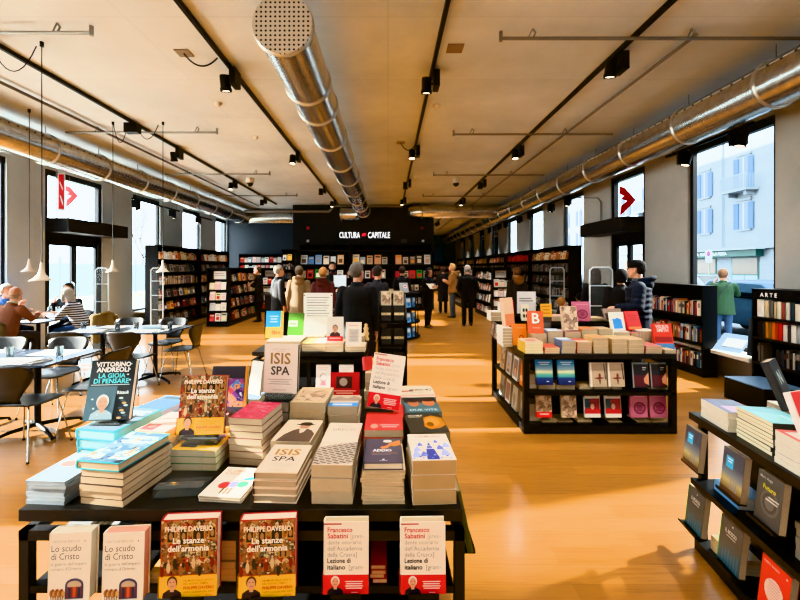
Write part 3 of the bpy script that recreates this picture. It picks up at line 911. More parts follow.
# ================================================================== books
class Art:
    def __init__(s, mb, w, h, z):
        s.mb, s.w, s.h, s.z, s.n = mb, w, h, z, 0
    def Z(s):
        s.n += 1
        return s.z + .0003 + .00012 * s.n
    def X(s, u): return (u - .5) * s.w
    def Y(s, v): return (v - .5) * s.h
    def rect(s, u0, v0, u1, v1, m):
        z = s.Z(); m = M(m, .35) if isinstance(m, str) else m
        s.mb.quad((s.X(u0), s.Y(v0), z), (s.X(u1), s.Y(v0), z), (s.X(u1), s.Y(v1), z), (s.X(u0), s.Y(v1), z), m)
    def poly(s, pts, m):
        z = s.Z(); m = M(m, .35) if isinstance(m, str) else m
        s.mb.add([(s.X(u), s.Y(v), z) for u, v in pts], [tuple(range(len(pts)))], m, False)
    def oval(s, u, v, ru, rv, m, n=16):
        m = M(m, .35) if isinstance(m, str) else m
        s.mb.disc((s.X(u), s.Y(v), s.Z()), ru * s.w, rv * s.h, m, n)
    def text(s, t, u, v, size, m, bold=True, align='L', maxw=None):
        m = M(m, .4) if isinstance(m, str) else m
        s.mb.text(t, s.X(u), s.Y(v), s.Z(), size * 1.28 * s.h, m, bold, align, (maxw or .9) * s.w)
    def lines(s, u0, u1, v, n, gap, m, th=.012, ctr=True):
        for i in range(n):
            k = (.0, .12, .05, .2)[i % 4] * (u1 - u0)
            s.rect(u0 + (k if ctr else 0), v - i * gap, u1 - k, v - i * gap + th, m)
    def bust(s, u, v, k, hair, coat, skin='#c99a7c'):
        """Head and shoulders of a person, base at u,v, k = width in u."""
        a = s.w / s.h
        s.poly([(u - .5 * k, v), (u + .5 * k, v), (u + .46 * k, v + .25 * k * a), (u + .2 * k, v + .42 * k * a), (u - .2 * k, v + .42 * k * a), (u - .46 * k, v + .25 * k * a)], coat)
        s.rect(u - .1 * k, v + .3 * k * a, u + .1 * k, v + .52 * k * a, skin)
        s.oval(u, v + .79 * k * a, .27 * k, .32 * k * a, hair)
        s.oval(u, v + .71 * k * a, .215 * k, .29 * k * a, skin)
        s.rect(u - .14 * k, v + .78 * k * a, u - .05 * k, v + .81 * k * a, '#3a2a22'); s.rect(u + .05 * k, v + .78 * k * a, u + .14 * k, v + .81 * k * a, '#3a2a22')
        s.rect(u - .09 * k, v + .58 * k * a, u + .09 * k, v + .605 * k * a, '#8d4a40')

STANZE = painting('crowded_gallery_print', [(0, '#3c2418'), (.16, '#6b3f22'), (.28, '#8a5c38'), (.38, '#9c7a4e'), (.48, '#9c3322'), (.56, '#2d2320'), (.64, '#5d5f50'), (.72, '#c9b590'), (.8, '#4f3a2c'), (.88, '#a84a34')], 62, 30)
BLUEPIC = painting('blue_figures_print', [(0, '#1c2a36'), (.25, '#3f5566'), (.45, '#6d8592'), (.62, '#b9c6ca'), (.74, '#b39a6c'), (.84, '#4a6272')], 30, 12)
PINKPIC = painting('crimson_texture', [(0, '#8e2038'), (.3, '#b8324e'), (.5, '#cf4a64'), (.66, '#a52846'), (.8, '#d98093')], 46, 30)
MULTIPIC = painting('bright_collage_print', [(0, '#27356b'), (.2, '#6d3f86'), (.34, '#b54a58'), (.48, '#4d7cae'), (.6, '#d89a5c'), (.72, '#37275a'), (.84, '#c7d0dd')], 34, 14)
SEPIA = painting('sepia_photo_print', [(0, '#5c4637'), (.25, '#8d735c'), (.45, '#b89e84'), (.6, '#d8c4ab'), (.8, '#9f836a')], 22, 8)
LATTICE, _nt, _b = nodemat('grey_beam_lattice')
_tc = _nt.nodes.new('ShaderNodeTexCoord'); _mp = _nt.nodes.new('ShaderNodeMapping'); _mp.inputs['Rotation'].default_value = (0, 0, R(24)); _mp.inputs['Scale'].default_value = (1, 1, 0)
_ch = _nt.nodes.new('ShaderNodeTexBrick'); _ch.inputs['Scale'].default_value = 1; _ch.inputs['Brick Width'].default_value = .032; _ch.inputs['Row Height'].default_value = .016; _ch.inputs['Mortar Size'].default_value = .0035
_ch.inputs['Color1'].default_value = (*lin('#463c34'), 1); _ch.inputs['Color2'].default_value = (*lin('#74685e'), 1); _ch.inputs['Mortar'].default_value = (*lin('#b0a498'), 1)
_nt.links.new(_tc.outputs['Object'], _mp.inputs['Vector']); _nt.links.new(_mp.outputs['Vector'], _ch.inputs['Vector']); _nt.links.new(_ch.outputs['Color'], _b.inputs['Base Color']); _b.inputs['Roughness'].default_value = .4
DUSK = gradmat('dusk_cover_gradient', [(0, '#3a3430'), (.16, '#8a7a50'), (.3, '#b9ae7c'), (.45, '#7c8790'), (.65, '#4d5462'), (1, '#4a4e5a')], 'Y', -.11, .11)
SEASKY = gradmat('sea_sky_cover_gradient', [(0, '#1d2b5e'), (.27, '#28407c'), (.29, '#3f9a9a'), (.42, '#6db3a4'), (.5, '#d8d2a0'), (.62, '#a3cbd8'), (.85, '#3f93cf'), (1, '#2a7cc0')], 'Y', -.115, .115)
FOREST = gradmat('misty_forest_cover', [(0, '#3f5a66'), (.3, '#4a5a60'), (.6, '#4b504f'), (1, '#55585a')], 'Y', -.11, .11)

BOOKS = {}
def defbook(key, w, h, t, cover, spine=None, page=None, hard=False, art=None, band=None, front=None):
    """A kind of book lying flat: spine at -x, head at +y, front cover up."""
    page = page or PAGE
    c = M(cover, .4) if isinstance(cover, str) else cover
    sp = c if spine is None else (M(spine, .4) if isinstance(spine, str) else spine)
    bt = .0028 if hard else .0008
    o = .003 if hard else .0
    mb = MB()
    mb.box(-w / 2, -h / 2, 0, w / 2, h / 2, bt, c)
    mb.box(-w / 2, -h / 2, t - bt, w / 2, h / 2, t, (M(front, .35) if isinstance(front, str) else front) if front else c)
    if hard:
        n = 6; pts = [(-w / 2 + .001 - .004 * math.sin(math.pi * i / n), t * i / n) for i in range(n + 1)]
        mb.rings([[(x, y, z) for x, z in pts] + [(-w / 2 + .003, y, t * (1 - i / n)) for i in range(n + 1)] for y in (-h / 2, h / 2)], sp, True, False)
    else:
        mb.box(-w / 2 - .0006, -h / 2, 0, -w / 2 + .0008, h / 2, t, sp)
    if art:
        art(Art(mb, w, h, t))
    me_c = mb.build('cover'); 
    mb = MB(); mb.box(-w / 2 + .001 + o * .3, -h / 2 + o + .0004, bt + .0001, w / 2 - o - .0006, h / 2 - o - .0004, t - bt - .0001, page)
    me_p = mb.build('pages')
    me_b = None
    if band:
        mb = MB(); f = band[1]; y1 = -h / 2 + f * h
        bm_ = M(band[0], .3)
        mb.box(-w / 2 - .0012, -h / 2 + .001, t + .0007, w / 2 + .0006, y1, t + .0012, bm_)
        mb.box(-w / 2 - .0052 if hard else -w / 2 - .0012, -h / 2 + .001, 0, -w / 2 - .0046 if hard else -w / 2 - .0008, y1, t + .0008, bm_)
        mb.box(w / 2 + .0002, -h / 2 + .001, t - bt, w / 2 + .0006, y1, t + .0008, bm_)
        if band[2]:
            band[2](Art(mb, w, h, t + .0012))
        me_b = mb.build('paper_band')
    out = []
    for ob in (me_c, me_p, me_b):
        if ob is None:
            out.append(None)
        else:
            out.append(ob.data); bpy.data.objects.remove(ob)
    BOOKS[key] = (w, h, t, hard, out)
    return key

N_BOOKS = 0
def put(key, mat, label, group=None):
    global N_BOOKS
    N_BOOKS += 1
    w, h, t, hard, (c, p, b) = BOOKS[key]
    o = bpy.data.objects.new('hardcover_book' if hard else 'paperback_book', c)
    COL.objects.link(o)
    o.matrix_world = mat
    tag(o, label, 'book', group)
    for nm, d in (('pages', p), ('paper_band', b)):
        if d is not None:
            q = bpy.data.objects.new(nm, d); COL.objects.link(q); q.parent = o
    return o

def flat(x, y, z, rz=0):
    return Matrix.Translation((x, y, z)) @ Matrix.Rotation(R(rz), 4, 'Z')

def standing(key, x, y, z, tilt=14, yaw=0, roll=0):
    """Cover towards -y (turned by yaw), leaning back by tilt, its lower front edge resting at x,y,z."""
    w, h, t = BOOKS[key][:3]
    Rm = Matrix.Rotation(R(yaw), 4, 'Z') @ Matrix.Rotation(R(90 - tilt), 4, 'X') @ Matrix.Rotation(R(roll), 4, 'Z')
    zs = [(Rm @ Vector((a, b, c))).z for a in (-w / 2, w / 2) for b in (-h / 2, h / 2) for c in (0, t)]
    foot = Rm @ Vector((0, -h / 2, t))
    return Matrix.Translation((x - foot.x, y - foot.y, z - min(zs) + .0005)) @ Rm

def spine_out(key, x, y, z, yaw=0, lean=0):
    """Upright on a shelf, spine towards -y (turned by yaw); x is its left side, y the spine."""
    w, h, t = BOOKS[key][:3]
    B = Matrix(((0, 0, 1, 0), (1, 0, 0, 0), (0, 1, 0, 0), (0, 0, 0, 1)))
    return Matrix.Translation((x, y, z)) @ Matrix.Rotation(R(yaw), 4, 'Z') @ Matrix.Translation((0, w / 2, h / 2)) @ B

ORDW = ['topmost', 'second', 'third', 'fourth', 'fifth', 'sixth', 'seventh', 'eighth', 'ninth', 'tenth', 'eleventh', 'twelfth']
jr = random.Random(3)
def stack(x, yf, z, key, n, desc, rz=0, top=None, top_label=None, jit=.004, group=None):
    """n books lying on one another; yf is the front edge. The top one may be of another kind."""
    zz = z + .0006
    keys = [key] * n
    if top: keys[-1] = top
    for i, k in enumerate(keys):
        w, h, t = BOOKS[k][:3]
        a = R(rz)
        cx, cy = x - math.sin(a) * h / 2, yf + math.cos(a) * h / 2
        down = n - 1 - i
        lab = (top_label or f'topmost book of the {desc}') if down == 0 else f'{ORDW[down]} one down in the {desc}'
        put(k, flat(cx + jr.uniform(-jit, jit), cy + jr.uniform(-jit, jit), zz, rz + jr.uniform(-1, 1)), lab, group or f'books in the {desc}')
        zz += t + .0012 + (.0014 if BOOKS[k][4][2] is not None else 0)
    return zz

_kn = [0]
def pstack(pl, pr, d, ytop, z, n, cover, desc, art=None, hard=False, ratio=1.45, rz=0, top_label=None, page=None, spine=None, front=None, h=None, band=None, jit=.004):
    w = (pr - pl) * d / F
    t = (vz(ytop, d) - z) / n - .0013
    _kn[0] += 1
    k = defbook(f'k{_kn[0]}', w, h or w * ratio, max(t, .006), cover, spine, page, hard, None, None)
    kt = defbook(f'k{_kn[0]}t', w, h or w * ratio, max(t, .006), cover, spine, page, hard, art, band, front) if (art or front or band) else None
    return stack((vx(pl, d) + vx(pr, d)) / 2, d, z, k, n, desc, rz, kt, top_label, jit)

def pstand(pl, pr, yt, yb, d, t, cover, label, art=None, hard=True, tilt=14, yaw=0, roll=0, spine=None, page=None, band=None, front=None, group=None, z=None):
    w = (pr - pl) * d / F / max(.3, math.cos(R(yaw)))
    h = (yb - yt) * d / F / math.cos(R(tilt))
    _kn[0] += 1
    k = defbook(f'k{_kn[0]}', w, h, t, cover, spine, page, hard, art, band, front)
    put(k, standing(k, (vx(pl, d) + vx(pr, d)) / 2, d, vz(yb, d) if z is None else z, tilt, yaw, roll), label, group)
    return k

def book_stand(x, y, z, w, h, label, zb=None, depth=.11, yaw=0):
    """Bent clear acrylic stand: foot, lip and sloping back, standing at zb with the ledge at z."""
    zb = z if zb is None else zb
    e = empty('book_stand', (x, y, zb), R(yaw), label, 'book stand', 'clear acrylic book stands')
    mb = MB(); up = z - zb
    if up > .012:
        mb.box(-w / 2, 0, 0, w / 2, .003, up - .001, ACRYL)
        mb.box(-w / 2, .003, up - .004, w / 2, depth * .8, up - .001, ACRYL)
        mb.build('riser', e); mb = MB()
    mb.box(-w / 2, -.02, up - .004, w / 2, 0, up - .001, ACRYL); mb.box(-w / 2, -.023, up - .004, w / 2, -.02, up + .014, ACRYL); mb.build('lip', e)
    mb = MB(); mb.add([(-w / 2, .075, up), (w / 2, .075, up), (w / 2, .075 + h * .27, up + h), (-w / 2, .075 + h * .27, up + h)], [(0, 1, 2, 3)], ACRYL); mb.build('back_rest', e)
    mb = MB(); mb.box(-w / 2, 0, 0, w / 2, depth, .003, ACRYL); mb.build('foot', e)
    return e

# ------------------------------------------------------------------ cover designs
def art_scudo(a):
    a.text('GASTONE BRECCIA', .08, .86, .04, '#8d7f70', False, maxw=.66); a.oval(.86, .875, .016, .012, '#8d4433')
    a.text('Lo scudo', .06, .735, .105, '#5a5450', False, maxw=.72); a.text('di Cristo', .06, .62, .105, '#5a5450', False, maxw=.68)
    a.text("le guerre dell'impero", .06, .535, .052, '#8f8a84', False, maxw=.86); a.text("romano d'Oriente", .06, .465, .052, '#8f8a84', False, maxw=.74)
    a.rect(.42, .06, .86, .26, '#4c4a66'); a.oval(.64, .26, .22, .09, '#4c4a66')
    a.oval(.64, .255, .17, .06, '#b5a48e'); a.rect(.47, .08, .81, .23, '#7b3f33'); a.rect(.5, .08, .56, .22, '#33405e'); a.rect(.61, .08, .68, .23, '#c15b42'); a.rect(.73, .08, .79, .22, '#33405e')
    for i in range(9):
        a.oval(.1 + .036 * i, .15 + .018 * math.sin(i * 2.1), .045, .05, ('#a8794d', '#8a5436', '#c4a26d')[i % 3])
    for i in range(8):
        a.rect(.09 + .04 * i, .06, .105 + .04 * i, .12, '#6d3b2c')
def art_stanze(a):
    a.rect(0.01, .29, .99, .99, STANZE)
    for (u0, v0, u1, v1) in [(.32, .66, .48, .9), (.55, .66, .78, .9), (.84, .74, .98, .9), (.1, .7, .26, .88), (.7, .5, .86, .6)]:
        a.rect(u0, v0, u1, v1, '#b0823f'); a.rect(u0 + .02, v0 + .015, u1 - .02, v1 - .015, '#2a201c'); a.oval((u0 + u1) / 2, (v0 + v1) / 2, .035, .05, '#a07a5a')
    for i in range(9):
        u = .04 + i * .11
        a.oval(u, .34 + .05 * (i % 3), .035, .07, ('#7a1f18', '#c9b08c', '#34302c', '#8c5f3a')[i % 4]); a.oval(u, .425 + .05 * (i % 3), .018, .018, '#d0a888')
    a.text('PHILIPPE DAVERIO', .5, .855, .072, '#f3ece0', True, 'C', .84)
    a.text('Le stanze', .5, .70, .085, '#f7f3ea', True, 'C', .6); a.text("dell'armonia", .5, .60, .085, '#f7f3ea', True, 'C', .74)
def band_stanze(a):
    a.bust(.22, .005, .34, '#4a3226', '#3a3034')
    a.text('NEI MUSEI DELLA CIVILTA', .42, .205, .026, '#8a5a10', False, maxw=.52); a.text('DEL NOSTRO TEMPO', .42, .165, .026, '#8a5a10', False, maxw=.5)
    a.text('PHILIPPE DAVERIO', .42, .105, .042, '#b3421a', True, maxw=.54); a.text("VISITA I LUOGHI DELL'ARTE", .42, .06, .026, '#8a5a10', False, maxw=.54); a.text('RIZZOLI', .95, .015, .022, '#8a5a10', False, 'R')
def art_sab(a):
    a.text('Francesco', .08, .86, .075, '#b3202a', True, maxw=.56); a.text('Sabatini', .08, .775, .075, '#b3202a', True, maxw=.46); a.text('[presi-', .6, .775, .07, '#8f8b88', False, maxw=.3)
    a.text('dente onorario', .08, .69, .07, '#8f8b88', False, maxw=.76); a.text("dell'Accademia", .08, .605, .07, '#8f8b88', False, maxw=.78); a.text('della Crusca]', .08, .52, .07, '#8f8b88', False, maxw=.66)
    a.text('Lezione di', .08, .435, .075, '#2b2928', True, maxw=.52); a.text('italiano', .08, .345, .075, '#2b2928', True, maxw=.4); a.text('[gram-', .56, .345, .07, '#8f8b88', False, maxw=.34)
    a.rect(.0, .965, .4, .985, '#a8443c')
def band_sab(a):
    a.bust(.26, .005, .36, '#d7d2cc', '#2b2a33', '#c7977c')
    for i, u in enumerate((.48, .5, .48, .5)):
        a.rect(u, .175 - .03 * i, .88 - .02 * (i % 2), .188 - .03 * i, '#f0d8d2')
    a.rect(.62, .03, .76, .038, '#f0d8d2')
def art_isis(a, dark='#8a6a3c'):
    a.text('LORETTA NAPOLEONI', .5, .885, .028, '#6a6460', False, 'C', .6); a.rect(.38, .85, .62, .856, '#6a6460')
    a.text('ISIS', .5, .60, .25, dark, True, 'C', .92); a.text('SPA', .5, .375, .19, '#3d3531', True, 'C', .72)
    a.lines(.14, .86, .27, 3, .045, '#9a928c', .016); a.lines(.3, .7, .06, 1, .04, '#a8977c', .014)
def art_isis2(a): art_isis(a, '#94680f')
def art_andreoli(a):
    a.text('VITTORINO', .5, .89, .085, '#f2f4f4', True, 'C', .78); a.text('ANDREOLI', .5, .80, .085, '#f2f4f4', True, 'C', .72)
    a.text('LA GIOIA', .5, .70, .085, '#57c3cf', True, 'C', .6); a.text('DI PENSARE', .5, .61, .085, '#57c3cf', True, 'C', .78)
    a.rect(.06, .58, .92, .588, '#c4d6d8'); a.poly([(0, 0), (.62, 0), (.66, .56), (0, .56)], '#46606c')
    a.bust(.38, .02, .5, '#c9cac8', '#8ea0a8', '#cda488'); a.text('Rizzoli', .92, .43, .055, '#cfd9da', True, 'R', .3)
    for i in range(9): a.oval(.78 + .05 * ((i * 7) % 4) * .8, .04 + .04 * i, .05, .016, ('#c9a56a', '#3a4a50', '#9fb4b8')[i % 3])
    for u, v in ((.9, .93), (.88, .84), (.86, .75), (.92, .66), (.2, .2), (.15, .35), (.3, .1), (.55, .12)): a.oval(u, v, .025, .012, '#b9cbd0')
def art_bluepic(a):
    a.rect(.02, .02, .98, .98, BLUEPIC); a.text('MARE APERTO', .5, .76, .11, '#dff2f2', True, 'C', .8); a.lines(.15, .85, .66, 2, .05, '#e9f4f4', .02)
def art_silver(a):
    a.poly([(.0, .55), (1, .62), (1, 1), (0, 1)], '#a9b3bb'); a.oval(.35, .6, .22, .1, '#e0a98c'); a.rect(.0, .0, 1, .5, '#93a0aa'); a.rect(.3, .8, .9, .86, '#9db6b0')
def art_teal(a):
    a.rect(.02, .02, .98, .98, '#56646e'); a.rect(.02, .3, .98, .6, '#6d7c88'); a.lines(.1, .9, .8, 3, .07, '#cfd8dc', .03)
def art_dots(a):
    a.oval(.36, .36, .14, .11, '#c4332f'); a.oval(.58, .4, .13, .1, '#8f86a8'); a.oval(.78, .42, .13, .1, '#3f9a78'); a.poly([(.7, .55), (.96, .6), (.9, .68), (.72, .62)], '#2f8f9a')
    for i in range(3): a.rect(.4 + .09 * i, .08, .45 + .09 * i, .24, '#6e5a44'); a.oval(.425 + .09 * i, .26, .03, .025, '#6e5a44')
    a.text('IL CIBO', .12, .82, .08, '#c99a62', False, maxw=.6); a.text('E NOI', .12, .72, .08, '#c99a62', False, maxw=.5)
def art_greco(a):
    a.lines(.25, .75, .86, 2, .07, '#b0a698', .03); a.text('GRECO', .5, .55, .17, '#6a4b3a', False, 'C', .66)
def art_lattice(a):
    a.poly([(0, 0), (1, .06), (1, .98), (.55, .9), (.0, .72)], LATTICE)
def art_navy(a):
    a.poly([(.42, .62), (.62, .7), (.66, .78), (.95, .92), (.98, .72), (.8, .66), (.7, .7), (.6, .58), (.46, .56)], '#d98a2e'); a.oval(.62, .88, .12, .05, '#e6e2dc')
    a.text('ADDIO', .22, .44, .1, '#e3e2e6', True, maxw=.5); a.rect(.18, .36, .88, .375, '#a8784a'); a.rect(.2, .31, .7, .322, '#8a86a0'); a.oval(.5, .12, .03, .02, '#d8d8e0'); a.rect(.4, .07, .6, .085, '#b8b8c4')
def art_kremlin(a):
    a.text('CREMLINO', .5, .86, .085, '#8a3f3a', False, 'C', .66)
    B1, B2, B3 = '#3d4690', '#6a76b4', '#a3add2'
    a.poly([(.34, .02), (.64, .02), (.58, .36), (.53, .48), (.48, .64), (.47, .8), (.46, .64), (.41, .48), (.37, .36)], B1)
    a.rect(.4, .4, .55, .43, '#d7dbea'); a.rect(.41, .5, .53, .52, '#d7dbea')
    for u, v, k in ((.16, .3, 1.1), (.72, .36, 1), (.66, .62, .7), (.88, .44, 1.1), (.25, .5, .8), (.8, .14, 1.3), (.12, .1, 1.2), (.3, .12, 1)):
        a.poly([(u - .09 * k, v), (u + .09 * k, v), (u + .07 * k, v + .1 * k), (u, v + .2 * k), (u - .07 * k, v + .1 * k)], B2 if k < 1.1 else B3)
    for i in range(14): a.oval(.05 + .07 * i, .06 + .05 * ((i * 5) % 3), .03, .02, (B2, B3, B1)[i % 3])
def art_hat(a):
    a.poly([(.1, .0), (.98, .0), (.98, .36), (.84, .52), (.7, .58), (.5, .58), (.36, .5), (.2, .3)], '#5a4a3f'); a.poly([(.5, .58), (.7, .58), (.66, .42), (.58, .36)], '#d8cbb8'); a.oval(.6, .67, .14, .11, '#a37f68'); a.oval(.6, .76, .28, .045, '#33291f'); a.oval(.6, .81, .17, .085, '#3d3228')
def art_red(a):
    a.rect(.02, .02, .98, .98, '#b3262a'); a.rect(.2, .5, .75, .88, '#4a2a28'); a.oval(.45, .7, .14, .13, '#a99a8c'); a.lines(.12, .88, .4, 2, .07, '#e3b0a2', .03)
def art_faces(a):
    a.rect(0, 0, 1, 1, '#4a6a72'); a.rect(0, .62, 1, 1, '#2d3338'); a.oval(.28, .6, .17, .24, '#a56a4c'); a.oval(.74, .62, .19, .25, '#b0704e'); a.oval(.28, .76, .16, .12, '#33231d'); a.oval(.74, .8, .18, .12, '#3a2620'); a.text('DUE VITE', .5, .1, .12, '#d7e0e2', False, 'C', .8)
def art_amber(a):
    a.poly([(.42, .3), (.5, .75), (.74, .86), (.98, .7), (.99, .34), (.8, .2), (.55, .16)], '#b4761e'); a.oval(.68, .52, .2, .22, '#d39a33'); a.oval(.6, .4, .1, .12, '#7d4c12'); a.text('MICHELE', .1, .85, .075, '#e3dfd6', True, maxw=.4); a.lines(.1, .45, .78, 1, .05, '#b9a88c', .03)
def art_white42(a):
    a.rect(.0, .45, .4, .56, '#9a4a38'); a.text('MILANO', .3, .5, .2, '#4d463f', True, maxw=.42); a.text('42', .76, .52, .24, '#4d463f', True, maxw=.2); a.rect(.0, .06, 1, .2, '#d9b0a0'); a.lines(.3, .7, .36, 1, .1, '#8d8478', .05)
def art_bluetop(a):
    a.rect(0, .0, 1, .32, '#3a87c4'); a.rect(0, .32, 1, .46, '#c9b9a0'); a.poly([(0, .46), (1, .46), (1, .75), (.8, .92), (.55, .7), (.3, .9), (0, .62)], '#8d7f74'); a.rect(.15, .1, .8, .2, '#e9f1f6')
def art_whitepic(a):
    a.rect(.06, .06, .5, .34, '#b25048'); a.oval(.3, .24, .13, .08, '#d9a08c'); a.lines(.2, .9, .84, 3, .09, '#b9a896', .03)
def art_yellow(a):
    a.rect(0, 0, 1, 1, '#e2b421'); a.bust(.32, .1, .36, '#4a3226', '#3a3034'); a.lines(.45, .95, .72, 3, .12, '#b3601a', .05)
def art_multi(a):
    a.rect(0, .0, 1, 1, '#34323c'); a.rect(.1, .1, .92, .72, MULTIPIC); a.rect(.94, 0, 1, 1, '#c98a2e')
def art_plain(txt, col, sub='#8a8078'):
    def f(a):
        a.text(txt, .5, .72, .11, col, True, 'C', .82); a.lines(.18, .82, .6, 2, .06, sub, .02)
    return f
# ================================================================== tables
TT = .78
def display_table(x0, x1, y0, y1, label, shelf_z=(.5,), low=.12, group=None):
    cx, cy = (x0 + x1) / 2, (y0 + y1) / 2
    e = empty('display_table', (cx, cy, 0), 0, label, 'table', group)
    w, l = (x1 - x0) / 2, (y1 - y0) / 2
    mb = MB(); mb.box(-w, -l, TT - .042, w, l, TT, DARKSTEEL); mb.build('table_top', e, bevel=.002)
    mb = MB(); b = .035
    for y in (-l + .01, l - .01 - b):
        mb.box(-w - .008, y, .665, w + .008, y + b, .7, DARKSTEEL)
    for x in (-w - .008, w + .008 - b):
        mb.box(x, -l + .01, .665, x + b, l - .01, .7, DARKSTEEL)
    for x in (-w + .12, w - .14):
        for y in (-l + .1, l - .12):
            mb.box(x, y, .7, x + .03, y + .03, TT - .042, DARKSTEEL)
    mb.build('frame', e)
    for x in (-w - .008, -.02, w + .008 - b):
        for y in (-l + .01, l - .01 - b):
            mb = MB(); mb.box(x, y, 0, x + b, y + b, .665, DARKSTEEL); mb.build('leg', e)
    for z in list(shelf_z) + [low]:
        mb = MB(); mb.box(-w + .03, -l + .012, z - .025, w - .03, l - .012, z, BLACK); mb.build('shelf', e)
    mb = MB(); mb.box(-w + .03, -.01, low, w - .03, .01, .665, BLACK); mb.build('divider', e)
    return e

T1Y = 1.425
T1X0, T1X1 = vx(18, T1Y), vx(463, T1Y)
display_table(T1X0, T1X1, T1Y, 2.85, 'large black steel display table piled with books nearest the camera', (.505,))
FT = 'front table'
S = pstack
# ---- first row along the near edge
S(25, 66, 1.455, 481, TT, 6, '#848e96', 'pile of thin silver paperbacks at the near left corner', art_silver, page=M('#7f878c', .6), ratio=1.5, rz=-4, top_label='pale silver paperback topping the pile at the near left corner of the front table')
z = S(77, 125, 1.447, 471, TT, 5, '#4a3b30', 'tall pile of cream edged hardbacks by the near left corner', None, ratio=1.5, rz=-9, hard=False, spine='#5c4a3e')
k = defbook('bluepic', .172, .262, .03, '#2f8f9c', '#3aa3b0', None, True, art_bluepic)
put(k, flat(vx(97, 1.447) + .02, 1.447 + .13, z + .0008, -9), 'teal bound hardback with a blue figure cover crowning the near left corner pile')
S(197, 241, 1.47, 496, TT, 2, '#ece8e0', 'low pair of white books with coloured dots', art_dots, rz=-6, ratio=1.35, top_label='white book with red, purple and green dots lying near the edge of the front table')
S(253, 297, 1.46, 472.5, TT, 4, '#cbb69e', 'pile of beige hardbacks below the standing grey one', art_isis2, hard=True, front='#e3d4c0', spine='#3d2f2a', page=M('#a8957c', .8), rz=-3, top_label='beige hardback reading ISIS SPA in gold on the near edge pile')
S(310, 351, 1.455, 465, TT, 3, '#b3a592', 'pile of three thick books with a lattice cover', art_lattice, front='#ddd0be', ratio=1.36, rz=-2, top_label='thick book with a grey beam lattice cover on the near edge of the front table')
kn = defbook('navyhard', 40 * 1.46 / F, .205, .026, '#4a4654', '#3d4a4e', PAGEW, True, art_navy)
z = S(362, 404, 1.46, 470, TT, 8, '#d5c4a2', 'pile of thin paperbacks beneath the slate hardback', None, page=PAGE, ratio=1.45)
put(kn, flat(vx(383, 1.46), 1.46 + .1, z + .0008, 1), 'slate hardback with an orange figure lying on the near edge pile of thin paperbacks')
S(413, 457, 1.458, 459.5, TT, 3, '#cfc4b4', 'pile of three thick white books at the near right corner', art_kremlin, front='#eae2d6', ratio=1.45, rz=3, page=M('#ab9068', .8), top_label='thick white book with blue towers reading CREMLINO at the near right corner')
# ---- second row
S(133, 166, 1.72, 431, TT, 5, '#e6c98e', 'pile of yellow edged books behind the tall corner pile', art_whitepic, ratio=1.6, rz=-10, page=M('#e0c48c', .8), front='#e9dfd2', top_label='white covered book with a small red picture on the yellow edged pile')
zE = S(170, 217, 1.70, 450, TT, 3, '#3f8a52', 'pile of big yellow books under the standing gallery book', art_yellow, ratio=1.3, rz=-2, page=M('#c9c0a6', .7), top_label='yellow banded book lying directly under the standing gallery book')
S(228, 263, 1.745, 418, TT, 7, '#7d4a44', 'tall pile of crimson covered paperbacks', lambda a: (a.rect(.01, .01, .99, .99, PINKPIC), a.rect(.3, .72, .8, .74, '#f0c8cc'), a.rect(.42, .64, .66, .66, '#f0c8cc')), rz=-8, page=M('#aa9c86', .8), top_label='crimson patterned paperback on top of the tallest pile of the front table')
S(271, 311, 1.705, 441, TT, 4, '#b5a38a', 'pile of beige books with a hatted man cover', art_hat, front='#e0d0ba', rz=-4, top_label='beige book with a seated man in a hat behind the gold lettered pile')
S(321, 357, 1.70, 441, TT, 3, '#c9bda6', 'pile of thick cream books behind the lattice pile', art_greco, front='#e6dccb', ratio=1.35, rz=-2, top_label='cream book reading GRECO behind the lattice covered book')
S(364, 403, 1.71, 430, TT, 5, '#c0392f', 'pile of red covered books behind the slate hardback', lambda a: (a.oval(.25, .2, .1, .12, '#d9a58c'), a.lines(.4, .9, .24, 2, .1, '#f0d0c8', .04)), ratio=1.3, top_label='red book lying just behind the slate hardback')
S(411, 451, 1.715, 432, TT, 4, '#3c3a34', 'pile of dark books with an amber cover', art_amber, ratio=1.35, rz=5, top_label='dark book with a glowing amber shape behind the white tower book', page=M('#8d8468', .8))
# ---- third row and beyond
zC = S(73, 117, 1.70, 430, TT, 4, '#2f9db0', 'pile of turquoise hardbacks under the standing dark book', art_teal, hard=True, rz=-10, page=M('#8fb3b8', .7), ratio=1.55, top_label='turquoise hardback with a grey cover just below the standing dark book')
S(128, 160, 2.02, 411, TT, 4, '#7fa9c9', 'sky blue pile at the cafe side of the front table', lambda a: (a.rect(0, 0, 1, .7, '#4fa5d8'), a.rect(.1, .75, .9, .95, '#2e3a44')), rz=-12, ratio=1.5, page=M('#b8bcc0', .7), top_label='sky blue topped book beside the standing dark book')
S(168, 184, 2.14, 410, TT, 3, '#3fa3cf', 'small pile of bright blue books behind the gallery book', None, ratio=1.5, rz=-10)
S(262, 289, 1.97, 402, TT, 4, '#2c2a2c', 'pile of black books behind the crimson pile', lambda a: (a.text('NERO', .3, .6, .2, '#d8d8d8', True, maxw=.5),), rz=-8, page=M('#8a8278', .8))
zI = S(290, 325, 1.96, 402, TT, 4, '#cdb896', 'pile of tan books with a brown photo cover', lambda a: (a.rect(.1, .1, .95, .8, SEPIA),), rz=-3)
zM = S(328, 358, 1.97, 406, TT, 4, '#bcae96', 'pile of books with a blue seaside cover', art_bluetop, ratio=1.2, page=M('#b3a68e', .8), top_label='book with a blue strip and rooftops cover in front of the red standing one')
zQ = S(408, 443, 1.96, 412, TT, 4, '#4a6a72', 'pile of teal books with two faces', art_faces, ratio=1.35, rz=4, top_label='teal book with two faces behind the amber one', page=M('#7f8c86', .8))
